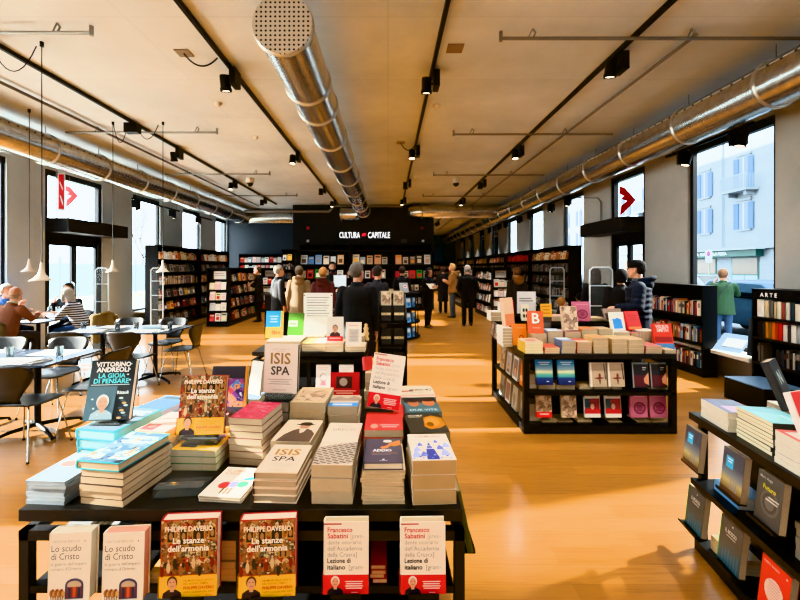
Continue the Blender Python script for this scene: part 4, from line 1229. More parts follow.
zRw = S(401, 437, 2.24, 397, TT, 4, '#d7cbb8', 'white pile at the far right corner of the front table', art_white42, ratio=1.1, rz=3, top_label='white numbered book at the far right corner of the front table')
zB1 = S(365, 395, 2.45, 373, TT, 4, '#dcc9a8', 'cream pile behind the tilted white hardback', None, ratio=1.3)
S(394, 404, 2.0, 418, TT, 3, '#c9463c', 'sliver of red and white books beside the tilted white book', None, h=.2)
S(207, 224, 1.99, 418, TT, 3, '#d9a9b4', 'pile of pink and green books behind the gallery book', None, ratio=1.5)
S(243, 258, 2.3, 399, TT, 3, '#9dbdd6', 'pile of pale blue books behind the crimson pile', None, ratio=1.4)
# ---- standing on top
pstand(84, 127, 366, 423, 1.76, .034, '#22292e', 'dark hardback by two capitals lines with a standing man portrait, propped on turquoise books', art_andreoli, True, 16, 6, spine='#4fb3bf', page=PAGEW)
book_stand(vx(105, 1.76), 1.765, vz(423, 1.76) - .0008, .13, .16, 'clear stand holding the dark portrait hardback', zC + .001)
kst = pstand(177, 222, 381, 437, 1.74, .036, '#8d2420', 'large gallery picture book with a yellow band standing above the yellow pile', art_stanze, True, 14, 4, spine='#a52a24', band=('#e8b51c', .28, band_stanze))
book_stand(vx(199, 1.74), 1.745, vz(437, 1.74) - .0008, .15, .16, 'clear stand holding the gallery picture book above the yellow pile', zE + .001)
pstand(209, 245, 371, 414, 2.06, .04, '#37343e', 'dark hardback with a bright collage cover leaning behind the crimson pile', art_multi, True, 12, 0, page=M('#d8b47a', .8), z=vz(418, 2.0) + .003)
pstand(262, 297, 346, 394, 1.98, .032, '#cfc5bd', 'grey hardback reading ISIS SPA in brown, standing upright over the black pile', art_isis, True, 6, -6, spine='#33302f', page=M('#2f2b2a', .7))  # pages coloured dark to imitate the back board and its shadow
book_stand(vx(279, 1.98), 1.985, vz(394, 1.98) - .0008, .13, .13, 'clear stand holding the grey lettered hardback', vz(402, 1.97) + .0015)
S(330, 359, 2.25, 407, TT, 2, '#c9b08c', 'flat pile under the red standing hardback', None, ratio=1.2)
pstand(330, 359, 375, 405, 2.3, .03, '#b3262a', 'red hardback with a dark photo standing behind the seaside cover pile', art_red, True, 10, 0)
pstand(367, 399, 368, 420, 1.9, .034, '#e9e0d4', 'tilted white hardback with a red portrait band standing in the middle of the front table', art_sab, True, 15, 0, roll=-8, band=('#c2242b', .27, band_sab), page=PAGE, z=vz(430, 1.71) + .004)
pstand(247, 260, 358, 390, 2.36, .02, '#e7e2d9', 'blank white book standing behind the grey lettered hardback', None, False, 10, -30, z=vz(399, 2.3) + .003)
pstand(366, 373, 358, 371, 2.5, .03, '#b8342c', 'narrow red book standing behind the tilted white hardback', None, True, 8, 40, z=zB1 + .001)
# empty stand on the near edge
e = empty('book_stand', (vx(180, 1.52), 1.50, TT), R(6), 'empty clear acrylic stand near the edge between the corner pile and the dotted books', 'book stand', 'clear acrylic book stands')
mb = MB(); mb.box(-.085, 0, 0, .085, .003, .035, ACRYL); mb.box(-.085, 0, .032, .085, .05, .035, ACRYL); mb.build('lip', e)
mb = MB(); mb.add([(-.07, .05, .035), (.07, .05, .035), (.07, .10, .19), (-.07, .10, .19)], [(0, 1, 2, 3)], ACRYL); mb.build('back_rest', e)
mb = MB(); mb.box(-.085, .003, 0, .085, .14, .003, ACRYL); mb.build('foot', e)
# ---- under the top: face-out books on lips
LIPZ = .505
def lip(x, label, y=T1Y - .035, z=LIPZ, w=.14):
    e = empty('shelf_lip', (x, y, z), 0, label, 'book ledge', 'small ledges holding face-out books')
    mb = MB(); mb.box(-w / 2, -.02, -.004, w / 2, .06, 0, BLACK); mb.box(-w / 2, -.023, -.004, w / 2, -.02, .012, BLACK); mb.build('ledge', e)
ksc = defbook('scudo', .132, .226, .045, '#ebe4d9', None, PAGEW, True, art_scudo)
ksc2 = defbook('scudo2', .132, .226, .045, '#ebe4d9', None, M('#e8a98c', .7), True, art_scudo)
kd = defbook('stanze', .183, .25, .046, '#a52a2c', '#8d2420', M('#e9d8c4', .8), True, art_stanze, ('#e8b51c', .28, band_stanze))
kb = defbook('sabatini', .148, .232, .036, '#ece3d6', None, PAGE, True, art_sab, ('#c2242b', .27, band_sab))
dl = 1.356
for px, key, lb, yb in [(68, ksc, 'white hardback with a painted arch, outermost of the face-out pair at the table corner', 604), (122, ksc2, 'white hardback with a painted arch and peach page edge, beside the gallery books', 604),
                    (188, kd, 'gallery picture book with yellow band facing out below the empty stand', 598), (267, kd, 'gallery picture book with yellow band facing out below the gold lettered pile', 598),
                    (346, kb, 'white hardback with red portrait band facing out below the lattice pile', 595), (423.5, kb, 'white hardback with red portrait band facing out below the near right corner', 595)]:
    zz = vz(yb, dl)
    put(key, standing(key, vx(px, dl), dl, zz, 3, 4 if px < 300 else 1), lb, 'face-out books under the front table top')
    lip(vx(px, dl), 'black ledge under the face-out book' + {68: ' at the table corner', 122: ' beside the gallery books', 188: ' below the empty stand', 267: ' below the gold lettered pile', 346: ' below the lattice pile', 423.5: ' below the near right corner'}[px], dl + .01, zz, .1)
# piles on the shelf inside
SZ = .505
S(217, 237, 1.452, 539, SZ, 6, '#a8845c', 'pile of tan books between the two gallery books', None, h=.24, page=M('#c9a478', .8), jit=.006)
S(371, 385, 1.452, 566, SZ, 4, '#b3343a', 'pile of red books between the two red banded hardbacks', None, h=.22, page=M('#c9a98c', .8), jit=.006)
S(105, 128, 1.62, 530, SZ, 4, '#70706e', 'pile of grey books behind the peach edged hardback', None, h=.22)
S(60, 84, 1.62, 530, SZ, 4, '#5a5a5a', 'pile of grey books behind the outermost white hardback', None, h=.22)
S(149, 162, 1.452, 572, SZ, 2, '#e0a62a', 'pair of yellow books between peach edged and gallery hardbacks', None, h=.2)
# rack of books hanging on the right flank
ko = defbook('olive', .15, .235, .022, '#6f7038', '#4d5026', PAGE, True, art_plain('ORTO', '#d8d0a0'))
put(ko, standing(ko, T1X1 + .062, 1.62, .545, 12, 90), 'olive green hardback facing out on the aisle flank of the front table')
ko2 = defbook('olive2', .15, .235, .02, '#b8342c', None, PAGE, True, art_plain('ROSSO', '#f0d8d0'))
put(ko2, standing(ko2, T1X1 + .062, 2.05, .545, 12, 90), 'red hardback facing out farther along the aisle flank of the front table')
for y, lb in ((1.62, 'ledge under the olive green hardback on the aisle flank'), (2.05, 'ledge under the red hardback on the aisle flank')):
    e = empty('shelf_lip', (T1X1 + .045, y, .544), R(90), 'black ' + lb, 'book ledge', 'small ledges holding face-out books')
    mb = MB(); mb.box(-.07, -.022, -.004, .07, .04, 0, BLACK); mb.box(-.07, -.025, -.004, .07, -.022, .012, BLACK); mb.build('ledge', e)
# ================================================================== middle table
display_table(-1.36, vx(365, 4.1), 4.1, 4.93, 'small black display table behind the front table', (.42,))
S(266, 300, 4.13, 341, TT, 3, '#e2d6c4', 'pile of pale books under the blue and yellow standing one', None, ratio=.9)
S(302, 325, 4.14, 343, TT, 3, '#ded3a8', 'pile of white and yellow books below the notice board', lambda a: (a.rect(0, 0, .5, 1, '#dcd98a'), a.rect(.5, 0, 1, 1, '#e9e7e0')), ratio=1.2)
S(325.5, 343, 4.12, 343, TT, 3, '#d9bba0', 'pile of pinkish books under the standing red jacket portrait', None, ratio=1.4)
S(345, 365, 4.12, 346.5, TT, 2, '#e5d3b8', 'pair of cream books under the framed sketch book', None, ratio=1.2)
S(350, 364, 4.55, 336, TT, 4, '#dcc9a8', 'cream pile at the aisle corner of the middle table', None, ratio=1.3)
S(286, 303, 4.42, 337, TT, 4, '#e6e4de', 'pile of white booklets under the green standing book', None, ratio=1.2)
S(306, 324, 4.45, 336, TT, 4, '#d9d2be', 'pale pile right behind the white and yellow books', None, ratio=1.0)
pstand(265.5, 282.5, 312, 338.5, 4.22, .02, '#2f9fd0', 'blue and yellow paperback standing at the cafe end of the middle table', lambda a: (a.rect(0, 0, 1, .4, '#ecd22f'), a.rect(.86, 0, 1, 1, '#e8c52f'), a.lines(.2, .7, .78, 3, .1, '#bfe6f2', .04), a.text('libro', .86, .14, .17, '#b3342c', True, 'R', .5)), False, 12, 4)
pstand(287, 303, 314, 336, 4.52, .02, '#3f661c', 'green paperback standing beside the notice board', lambda a: (a.rect(.05, .4, .6, .65, '#dfe6d0'), a.rect(.1, .47, .55, .55, '#3c4a2a')), False, 14, -6)
pstand(327, 343, 317.5, 341.5, 4.16, .022, '#cfcac2', 'pale hardback with a bald man in a red jacket, standing on the middle table', lambda a: (a.bust(.5, .2, .66, '#6a5a50', '#4a3434', '#b98d74'), a.rect(0, 0, 1, .2, '#c4302a'), a.lines(.15, .85, .1, 1, .1, '#f0d8d0', .04)), True, 8, 0)
pstand(345.5, 361, 323, 346, 4.16, .024, '#ede3d6', 'cream book with a grey sketch square standing at the aisle end of the middle table', lambda a: (a.rect(.16, .14, .86, .72, '#b9b0a8'), a.lines(.22, .8, .62, 8, .06, '#8d8680', .02), a.lines(.2, .8, .84, 1, .1, '#c98a8a', .03)), True, 8, -4)
e = empty('notice_board', (vx(318, 4.72), 4.72, TT), R(-2), 'white notice board with lines of small print standing on the middle table', 'notice board')
w2, h2 = 29 * 4.72 / F / 2, 48 * 4.72 / F
mb = MB(); mb.box(-w2, 0, .0, w2, .006, h2, M('#d8d6d4', .4))
mb.M = Matrix.Translation((0, -.001, 0)) @ Matrix.Rotation(R(90), 4, 'X')
ink = M('#55534f', .5)
for i in range(8):
    mb.quad((-w2 * .8, h2 * (.9 - .055 * i), 0), (w2 * (.8 - .1 * (i % 3)), h2 * (.9 - .055 * i), 0), (w2 * (.8 - .1 * (i % 3)), h2 * (.915 - .055 * i), 0), (-w2 * .8, h2 * (.915 - .055 * i), 0), ink)
for s in (-.93, .93): mb.disc((s * w2, h2 * .95, .0006), .008, .008, M('#222222', .4))
mb.build('panel', e)
mb = MB(); mb.box(-w2 * .8, -.04, 0, w2 * .8, .08, .004, ACRYL); mb.build('foot', e)
kf = defbook('facing', .145, .225, .03, '#d9d2cb', None, PAGE, False, lambda a: (a.lines(.15, .85, .85, 2, .07, '#a89a94', .025), a.oval(.5, .42, .26, .2, '#8d8580'), a.oval(.52, .44, .2, .15, '#d9d2cb'), a.poly([(.3, .1), (.7, .1), (.6, .3), (.42, .32)], '#c98f92')))
for px, lb in ((323, 'white paperback with a face outline, cafe side one below the middle table'), (346, 'white paperback with a face outline, aisle side one below the middle table')):
    put(kf, standing(kf, vx(px, 4.1), 4.1, .42, 8, 0), lb, 'face-out books under the middle table')
e = empty('figurine', (vx(370, 4.2), 4.22, TT), 0, 'small cream carved figurine at the aisle corner of the middle table', 'figurine')
mb = MB(); mb.lathe([(.0, 0), (.035, 0), (.04, .02), (.025, .05), (.038, .08), (.022, .11), (.032, .14), (.016, .165), (.02, .185), (.0, .2)], M('#cfae7a', .5), 14); mb.build('figure', e); e.location.x = vx(366, 4.75); e.location.y = 4.75

# ================================================================== stepped rack and round table on the aisle
def art_band(a): a.rect(0, .36, 1, .52, '#c9b68c'); a.oval(.5, .44, .05, .05, '#8a6a3a')
e = empty('display_gondola', (.06, 5.3, 0), 0, 'tall black stepped book rack beside the main aisle behind the middle table', 'book rack')
G_W = .17
mb = MB(); mb.box(-G_W, 0, 0, G_W, 1.5, .1, BLACK); mb.build('plinth', e)
for s in (-1, 1):
    mb = MB(); x = s * (G_W + .01)
    mb.add([(x - .01, 0, .1), (x - .01, 1.5, .1), (x - .01, 1.5, 1.25), (x - .01, .55, 1.25), (x - .01, 0, .95), (x + .01, 0, .1), (x + .01, 1.5, .1), (x + .01, 1.5, 1.25), (x + .01, .55, 1.25), (x + .01, 0, .95)],
           [(0, 1, 2, 3, 4), (9, 8, 7, 6, 5), (0, 5, 6, 1), (1, 6, 7, 2), (2, 7, 8, 3), (3, 8, 9, 4), (4, 9, 5, 0)], BLACK)
    mb.build('side_panel', e)
GZ = [(.32, .0), (.62, .0), (.93, .0), (1.1, .3)]
for z, y in GZ:
    mb = MB(); mb.box(-G_W, y - .02, z - .02, G_W, 1.48, z, BLACK); mb.build('shelf', e)
kbk = defbook('banded', .13, .2, .02, '#25221f', None, PAGE, False, art_band)
kcr = defbook('creamy', .14, .2, .03, '#b3a68c', None, PAGE, False, lambda a: (a.rect(.1, .1, .9, .9, SEPIA),))
for i, (z, y) in enumerate(GZ):
    for s, nm in ((-1, 'cafe'), (1, 'aisle')):
        put(kbk if i != 3 else kcr, standing(kbk if i != 3 else kcr, .06 + s * .085, 5.3 + y + .03, z, 14, 0), f'{"dark book with a cream band" if i != 3 else "brown photo covered book"} on the {["lowest", "second", "third", "top"][i]} step of the stepped rack, {nm} side')
e = empty('round_display', (.1, 9.7, 0), 0, 'round black tiered book display in the main aisle', 'round display table')
for z in (.02, .36, .70, 1.02):
    mb = MB(); mb.cyl((0, 0, z), (0, 0, z + .03), .66, BLACK, 40); mb.build('round_shelf', e)
mb = MB(); mb.cyl((0, 0, .05), (0, 0, 1.02), .46, BLACK, 32); mb.build('core', e)
for a in range(0, 360, 45):
    mb = MB(); x, y = .63 * math.cos(R(a + 12)), .63 * math.sin(R(a + 12)); mb.box(x - .012, y - .012, .05, x + .012, y + .012, 1.02, BLACK); mb.build('post', e)
kbl = defbook('roundblue', .15, .22, .02, '#6aa3d8', None, PAGE, False, lambda a: (a.rect(.1, .55, .9, .9, '#cfe0ef'), a.oval(.5, .3, .25, .15, '#3a6fb0')))
kgy = defbook('roundgrey', .15, .22, .02, '#8d8a86', None, PAGE, False, lambda a: (a.rect(.1, .4, .9, .9, SEPIA),))
for zi, z in enumerate((.05, .39, .73)):
    for ai, a in enumerate((-74, -52, -30)):
        k = kgy if ai == 0 else kbl
        put(k, standing(k, .1 + .6 * math.cos(R(a)), 9.7 + .6 * math.sin(R(a)), z, 9, a + 90), f'{"grey" if ai == 0 else "sky blue"} book on the {["lowest", "middle", "highest"][zi]} tier of the round display, {["facing the camera", "turned half away", "turned to the aisle"][ai]}')
kgt = defbook('greytilt', .2, .26, .03, '#8e9094', None, PAGE, True, lambda a: (a.oval(.65, .6, .2, .18, '#d8d4d2'), a.oval(.65, .6, .12, .1, '#b3343a')))
put(kgt, standing(kgt, .38, 9.3, 1.05, 35, 10), 'grey hardback with a red and white disc propped on the round display')
stack(.05, 9.25, 1.05, kcr, 3, 'small brown pile on top of the round display')

# ================================================================== book island on the right
IX0, IX1, IY0, IY1 = vx(524, 4.0), vx(677, 4.0), 4.0, 5.25
e = empty('book_island', ((IX0 + IX1) / 2, (IY0 + IY1) / 2, 0), 0, 'large black book island with two shelf tiers and a raised back step', 'display island')
iw, il = (IX1 - IX0) / 2, (IY1 - IY0) / 2
mb = MB(); mb.box(-iw, -il, 0, iw, il, .075, BLACK); mb.build('plinth', e)
mb = MB(); mb.box(-iw, -il, TT - .05, iw, il, TT, DARKSTEEL); mb.build('table_top', e, bevel=.003)
mb = MB(); mb.box(-iw + .02, -il + .0, .375, iw - .02, il, .405, BLACK); mb.build('shelf', e)
for x in (-iw, iw - .055):
    for y in (-il, il - .05):
        mb = MB(); mb.box(x, y, .075, x + .055, y + .05, TT - .05, BLACK); mb.build('post', e)
mb = MB(); mb.box(-iw + .26, -il + .3, .075, iw - .26, il - .02, TT - .05, M('#0b0b0b', .7)); mb.build('core', e)
mb = MB(); mb.box(-iw, il - .62, TT, iw, il, 1.0, BLACK); mb.box(-iw - .01, il - .63, .975, iw + .01, il + .01, 1.0, DARKSTEEL); mb.build('raised_step', e)
I = 'island'
d1 = 4.025
S(525, 543, d1, 342, TT, 4, '#d9b04a', 'cream and yellow pile at the near island corner', lambda a: (a.rect(.0, .0, 1, 1, '#cdb9a4'), a.rect(.2, .3, .8, .7, '#9a5b3c')), page=M('#d9cfae', .8), ratio=1.3)
S(545, 560, d1, 347.5, TT, 3, '#b9553e', 'low red topped pile beside the cream and yellow one', None, page=M('#c9b594', .8))
S(562, 576, d1, 341, TT, 3, '#6b7a94', 'blue grey pile, third along the island edge', lambda a: (a.rect(0, .5, 1, 1, '#b9c4d0'),), page=PAGE)
S(577.5, 592, d1, 342, TT, 4, '#c4523e', 'red and cream pile, fourth along the island edge', lambda a: (a.rect(0, 0, 1, .5, '#d8c8a8'),))
S(594, 608.5, d1, 338, TT, 4, '#c9a978', 'pile of tan books in the middle of the island edge', lambda a: (a.rect(.1, .1, .9, .9, '#d39c5c'),))
S(612.5, 627.5, d1, 339, TT, 3, '#d6b483', 'thick tan block just past the island edge middle', None)
S(629, 644.5, d1, 339.5, TT, 3, '#d8bc90', 'second block of thick tan books along the island edge', None)
S(646, 662, d1, 346, TT, 3, '#c97a72', 'pink topped pile near the island edge far corner', None)
S(665, 676, d1, 350, TT, 1, '#c4b494', 'single thin book', None, h=.2, top_label='single cream book lying at the far right corner of the island edge')
d2 = 4.29
S(533, 547, d2, 334, TT, 2, '#c4a27a', 'tan pile behind the cream and yellow pile', None, h=.19)
S(548, 563, d2, 331, TT, 2, '#8d98aa', 'grey blue pile in the second row', lambda a: (a.rect(0, 0, 1, 1, '#aeb9c9'),), h=.19)
S(565, 581, d2, 331.5, TT, 2, '#a8646a', 'rose pile in the second row', None, h=.19)
S(582, 598, d2, 329, TT, 2, '#d0874a', 'orange topped pile in the second row', None, h=.19)
S(599.5, 613, d2, 329, TT, 2, '#b9a283', 'brown pile left of the white block in the second row', None, h=.19)
S(613.5, 630, d2, 332, TT, 2, '#e4dfd4', 'white block under the blue shape book in the second row', None, h=.19)
S(631, 639, d2, 333, TT, 2, '#c46f62', 'narrow red pile in the second row', None, h=.19)
S(641, 656, d2, 331, TT, 2, '#e3dbd0', 'white pile in the second island row', None, h=.19, rz=-8)
pstand(656, 674.5, 324.5, 350, 4.16, .03, '#cf3a1c', 'orange red hardback with white capitals standing at the far corner of the island', lambda a: (a.text('WILBUR', .5, .82, .14, '#f3e8df', True, 'C', .7), a.text('SMITH', .5, .68, .14, '#f3e8df', True, 'C', .6), a.rect(0, 0, 1, .24, '#4a7fae'), a.rect(.05, .3, .95, .5, '#8e1f14')), True, 14, -4, z=TT + .001)
pstand(513, 528, 315, 336, 4.42, .025, '#e58a1c', 'orange paperback with a red bag picture on the island', lambda a: (a.poly([(.35, .1), (.85, .1), (.8, .34), (.4, .34)], '#8e2a1c'), a.oval(.6, .36, .16, .12, '#8e2a1c'), a.oval(.6, .36, .1, .08, '#e58a1c'), a.lines(.3, .9, .8, 1, .1, '#f4c98a', .03)), False, 10, 6, z=TT + .001)
S(503, 512.5, 4.37, 328, TT, 6, '#e6e1d8', 'pile of white books along the aisle edge of the island', None, h=.25)
pstand(505, 516, 308, 336, 4.47, .05, '#e5c3a0', 'tall cream book with an orange cover foot standing at the aisle edge of the island', lambda a: (a.rect(0, 0, 1, .42, '#d98a5c'),), True, 8, 30, z=vz(328, 4.37) + .002)
pstand(528.5, 543.5, 311.5, 333, 4.3, .025, '#e8661a', 'orange paperback with a big white letter B on the island', lambda a: (a.text('B', .56, .42, .52, '#6a4a3c', True, 'C', .6), a.text('B', .52, .45, .52, '#f2efe9', True, 'C', .6), a.rect(.3, .22, .8, .26, '#f5b48a')), False, 12, -8, z=vz(334, 4.29) + .002)
pstand(540, 551, 306, 325, 4.53, .03, '#4d4a44', 'dark grey book with a pale head edge standing behind the letter B book', lambda a: (a.rect(.1, .2, .9, .7, '#6a665c'),), True, -6, 0, z=TT + .09)
stack(vx(545.5, 4.5), 4.487, TT, defbook('isl_under', .14, .1, .04, '#8a7a60'), 2, 'low brown pile under the dark grey standing book', jit=.001)
pstand(563, 579, 307, 330.5, 4.32, .03, '#cdb596', 'beige photo covered book standing in the middle of the island', lambda a: (a.rect(.02, .02, .98, .98, SEPIA),), True, 12, 4, z=vz(331.5, 4.29) + .002)
d3 = 4.72
SZ3 = 1.0
pstand(573.5, 590.5, 301.5, 321, d3, .03, '#b96a80', 'pink hardback with a dark round emblem standing on the island step', lambda a: (a.oval(.55, .36, .32, .24, '#7d3148'), a.oval(.55, .36, .25, .18, '#a8566c'), a.lines(.4, .7, .45, 4, .06, '#6d2a40', .03), a.lines(.2, .9, .84, 1, .1, '#d99aa8', .03)), True, 10, -4, z=SZ3 + .001)
pstand(611, 626.5, 314, 332, 4.34, .02, '#eae6df', 'white book with a blue shape standing on the white block', lambda a: (a.poly([(.2, .1), (.85, .1), (.8, .6), (.5, .7), (.3, .62), (.15, .68)], '#3f8fd0'), a.lines(.2, .8, .86, 1, .1, '#88aaaa', .03)), False, 12, 10, z=vz(332, d2) + .003)
pstand(628, 643.5, 313, 331, 4.42, .03, '#cf2a1f', 'bright red hardback leaning near the person in the navy padded jacket', lambda a: (a.rect(.05, .05, .95, .16, '#e0902a'), a.lines(.2, .85, .74, 3, .12, '#a31f18', .05)), True, 20, 12, z=vz(333, d2) + .003)
pstand(606, 624, 308.5, 320, d3, .025, '#8e7b6c', 'brown grey book lying back on the island step by the gate', lambda a: (a.rect(.05, .05, .95, .6, '#3d332c'),), True, 30, 0, z=SZ3 + .001)
pstand(506, 514.5, 297.5, 318, 4.76, .025, '#c8262a', 'red book with a white triangle standing on the island step', lambda a: (a.poly([(.0, .0), (.5, .0), (.9, .6), (.3, .3)], '#eee8e2'),), True, 10, 0, z=SZ3 + .001)
pstand(499, 505, 301, 319, 4.8, .02, '#ddd8d0', 'white book standing beside the red triangle one on the island step', None, False, 8, 10, z=SZ3 + .001)
pstand(521.5, 529.5, 300, 316, 4.78, .02, '#dcd3bd', 'cream book with a small tree drawing on the island step', lambda a: (a.oval(.35, .65, .14, .12, '#3d3a34'), a.oval(.7, .65, .14, .12, '#3d3a34'), a.oval(.35, .3, .14, .12, '#3d3a34'), a.oval(.7, .3, .14, .12, '#3d3a34')), False, 10, 0, z=SZ3 + .001)
pstand(541.5, 552, 295.5, 312, 4.8, .02, '#e6ac2a', 'golden yellow book standing on the island step', lambda a: (a.lines(.1, .9, .8, 3, .2, '#b5701c', .08),), False, 10, -6, z=SZ3 + .001)
S(491, 503, 4.78, 312, SZ3, 2, '#e9e4da', 'white pile on the island step corner', None, h=.2)
S(530, 540, 4.8, 313, SZ3, 2, '#b0906a', 'brown pile beside the golden yellow book', None, h=.18)
S(553, 571, 4.78, 316, SZ3, 2, '#c99a86', 'rosy pile left of the pink hardback', None, h=.2)
S(592, 605, 4.78, 318, SZ3, 2, '#c8aa80', 'tan pile right of the pink hardback', None, h=.2)
e = empty('notice_board', (vx(526.5, 5.05), 5.05, SZ3), 0, 'small grey white notice board at the back of the island', 'notice board')
mb = MB(); mb.box(-.115, 0, .06, .115, .006, .33, M('#d3d1cf', .4)); mb.box(-.09, -.001, .24, .06, 0, .25, ink); mb.box(-.09, -.001, .21, .08, 0, .22, ink); mb.build('panel', e)
mb = MB(); mb.box(-.01, .006, 0, .01, .02, .2, STEELPIPE); mb.box(-.06, -.05, 0, .06, .06, .006, STEELPIPE); mb.build('foot', e)
# island front: face-out pairs and lying piles on the two tiers
def pair(key, pxs, d, z, desc, tilt=7):
    for i, px in enumerate(pxs):
        put(key, standing(key, vx(px, d), d, z, tilt, 0), f'{desc}, {["aisle side", "window side"][i]} one', 'face-out pairs on the island front')
def bk(name, cover, art, w=.165, h=.245, t=.03, **kw):
    return defbook(name, w, h, t, cover, None, None, kw.pop('hard', False), art, kw.pop('band', None))
kk = bk('sea', SEASKY, lambda a: (a.lines(.15, .85, .88, 2, .08, '#d9eaf2', .035), a.rect(.6, .12, .75, .15, '#dfe6f0')))
bz1, bz2 = .406, .076
dA = 4.07
def low(pl, pr, yt, z, n, cover, desc, d=dA + .03):
    S(pl, pr, d, yt, z, n, cover, desc, None, h=.19, jit=.003)
low(529.5, 537, 374, bz1, 3, '#c9822a', 'orange pile at the aisle end of the upper island tier', d=4.13)
low(539, 555, 384.5, bz1, 2, '#c4a982', 'flat pile under the aisle side blue seascape book')
low(557, 575, 384.5, bz1, 2, '#cbb08a', 'flat pile under the window side blue seascape book')
low(580, 593, 386, bz1, 2, '#c9ae84', 'flat pile left of the acrobat books')
low(594, 611, 386, bz1, 2, '#bfa27a', 'flat pile under the acrobat books')
low(613, 622, 386, bz1, 2, '#bfa27a', 'narrow flat pile beside the acrobat books')
low(650, 668, 387, bz1, 2, '#c9b48c', 'flat pile under the dark red figure books')
pair(kk, (545, 567), 4.07, vz(384, 4.13) + .004, 'blue seascape book on the upper island tier')
kk = bk('acrobat', '#c9b8a0', lambda a: (a.rect(0, 0, .1, 1, '#efe6da'), a.rect(.1, .04, .98, .96, '#b5a187'), a.poly([(.85, .96), (.9, .96), (.98, .3), (.9, .3)], '#3a2c24'), a.poly([(.2, .36), (.5, .3), (.9, .36), (.6, .4)], '#6d2c24'), a.oval(.58, .46, .08, .09, '#7a3a2c'), a.poly([(.52, .3), (.64, .3), (.6, .1), (.56, .1)], '#54372c')), .16, .235)
pair(kk, (599, 617), 4.07, vz(386, 4.13) + .006, 'beige book with an acrobat on the upper island tier')
kk = bk('redfigure', '#2c2a2c', lambda a: (a.rect(.0, .94, 1, 1, '#7d8a8c'), a.rect(.02, .05, .8, .5, '#5a2328'), a.poly([(.98, .1), (.7, .2), (.68, .36), (.9, .56), (.98, .6)], '#c98f72'), a.rect(.62, .78, .86, .82, '#d3cfc8'), a.rect(.62, .7, .8, .74, '#a8a29a'), a.rect(0, 0, .08, 1, '#8d8f8e')), .165, .245)
pair(kk, (641.5, 659.5), 4.07, vz(387, 4.13) + .005, 'dark book with a red figure on the upper island tier')
kk = bk('sepiap', '#cdb391', lambda a: (a.rect(.02, .02, .98, .98, SEPIA),), .15, .23)
kk1 = defbook('sepiap2', .15, .23, .03, '#cdb391', None, None, False, lambda a: (a.rect(.02, .02, .98, .98, SEPIA),), ('#cf2a24', .24, lambda a: a.lines(.2, .8, .12, 1, .1, '#f0d0c8', .05)))
zl = bz2 + .055
low(529, 541, 404, bz2, 7, '#c9ae84', 'tall pile at the aisle end of the lower island tier', d=4.14)
low(543, 557, 422, bz2, 2, '#c4a87e', 'flat pile under the red banded sepia book')
low(559, 573, 423, bz2, 2, '#cbb088', 'flat pile under the plain sepia book')
low(578, 592, 420, bz2, 3, '#c9ae84', 'flat pile under the aisle side red portrait book')
low(609, 622, 422, bz2, 2, '#c9ae84', 'flat pile under the window side red portrait book')
low(638, 651, 423, bz2, 2, '#cbb088', 'flat pile under the aisle side pink emblem book')
low(653, 668, 423, bz2, 2, '#c4a87e', 'flat pile under the window side pink emblem book')
low(652, 666, 407, vz(423, 4.13) + .03, 2, '#b99a70', 'brown pile behind the window side pink emblem book', d=4.17)
put(kk1, standing(kk1, vx(544.5, 4.07), 4.07, zl, 7), 'sepia photo book with a red band on the lower island tier')
put(kk, standing(kk, vx(569.5, 4.07), 4.07, zl, 7), 'plain sepia photo book on the lower island tier')
kk = bk('redport', '#e2ded6', lambda a: (a.rect(.02, .18, .98, .78, '#8d2a2e'), a.rect(.02, .4, .35, .78, '#3d5258'), a.bust(.5, .18, .6, '#4a2a24', '#b3262c', '#d0a08c'), a.rect(0, .16, 1, .34, '#b8282a'), a.lines(.15, .85, .88, 1, .1, '#8a8680', .04)), .155, .235)
pair(kk, (593, 614), 4.07, zl, 'white topped red portrait book on the lower island tier')
kk = bk('pinkemb', '#b56a80', lambda a: (a.oval(.55, .38, .36, .25, '#6d2a44'), a.oval(.55, .38, .28, .19, '#9a4f68'), a.lines(.35, .75, .48, 5, .05, '#5d2238', .025), a.lines(.2, .85, .84, 1, .1, '#d3a0ae', .035)), .168, .24)
pair(kk, (639.5, 659), 4.07, zl, 'pink emblem book on the lower island tier')
# aisle flank of the island: covers facing the aisle
fl = [(4.20, bz1, '#d9742a', 'orange book with pale ovals', lambda a: (a.oval(.5, .62, .2, .15, '#d8d0cc'), a.oval(.3, .3, .25, .12, '#f2b98a'), a.oval(.7, .2, .2, .1, '#b3521c'))),
      (4.45, bz1, '#d8d3ca', 'white bordered portrait book', lambda a: (a.rect(.1, .12, .9, .88, '#7d6a60'), a.bust(.5, .12, .6, '#2f2723', '#8e8782'))),
      (4.7, bz1, '#cbc6be', 'pale figure book', lambda a: (a.rect(.1, .1, .9, .85, '#a89c92'), a.bust(.5, .1, .5, '#3a2f2a', '#4a4744'))),
      (4.95, bz1, '#c9b088', 'tan book', lambda a: (a.rect(.1, .1, .9, .9, SEPIA),)),
      (4.22, bz2, '#8d8878', 'grey green plant book', lambda a: (a.rect(.04, .04, .96, .96, '#7a7564'), a.oval(.5, .55, .25, .22, '#a8a28c'))),
      (4.48, bz2, '#a39a8a', 'grey beige book', lambda a: (a.oval(.4, .4, .25, .3, '#6d665a'),)),
      (4.73, bz2, '#d3cdc4', 'white bordered picture book', lambda a: (a.rect(.1, .12, .9, .88, '#84615a'),)),
      (4.98, bz2, '#8a8a88', 'grey book', lambda a: (a.rect(.1, .1, .9, .5, '#4d4a48'),))]
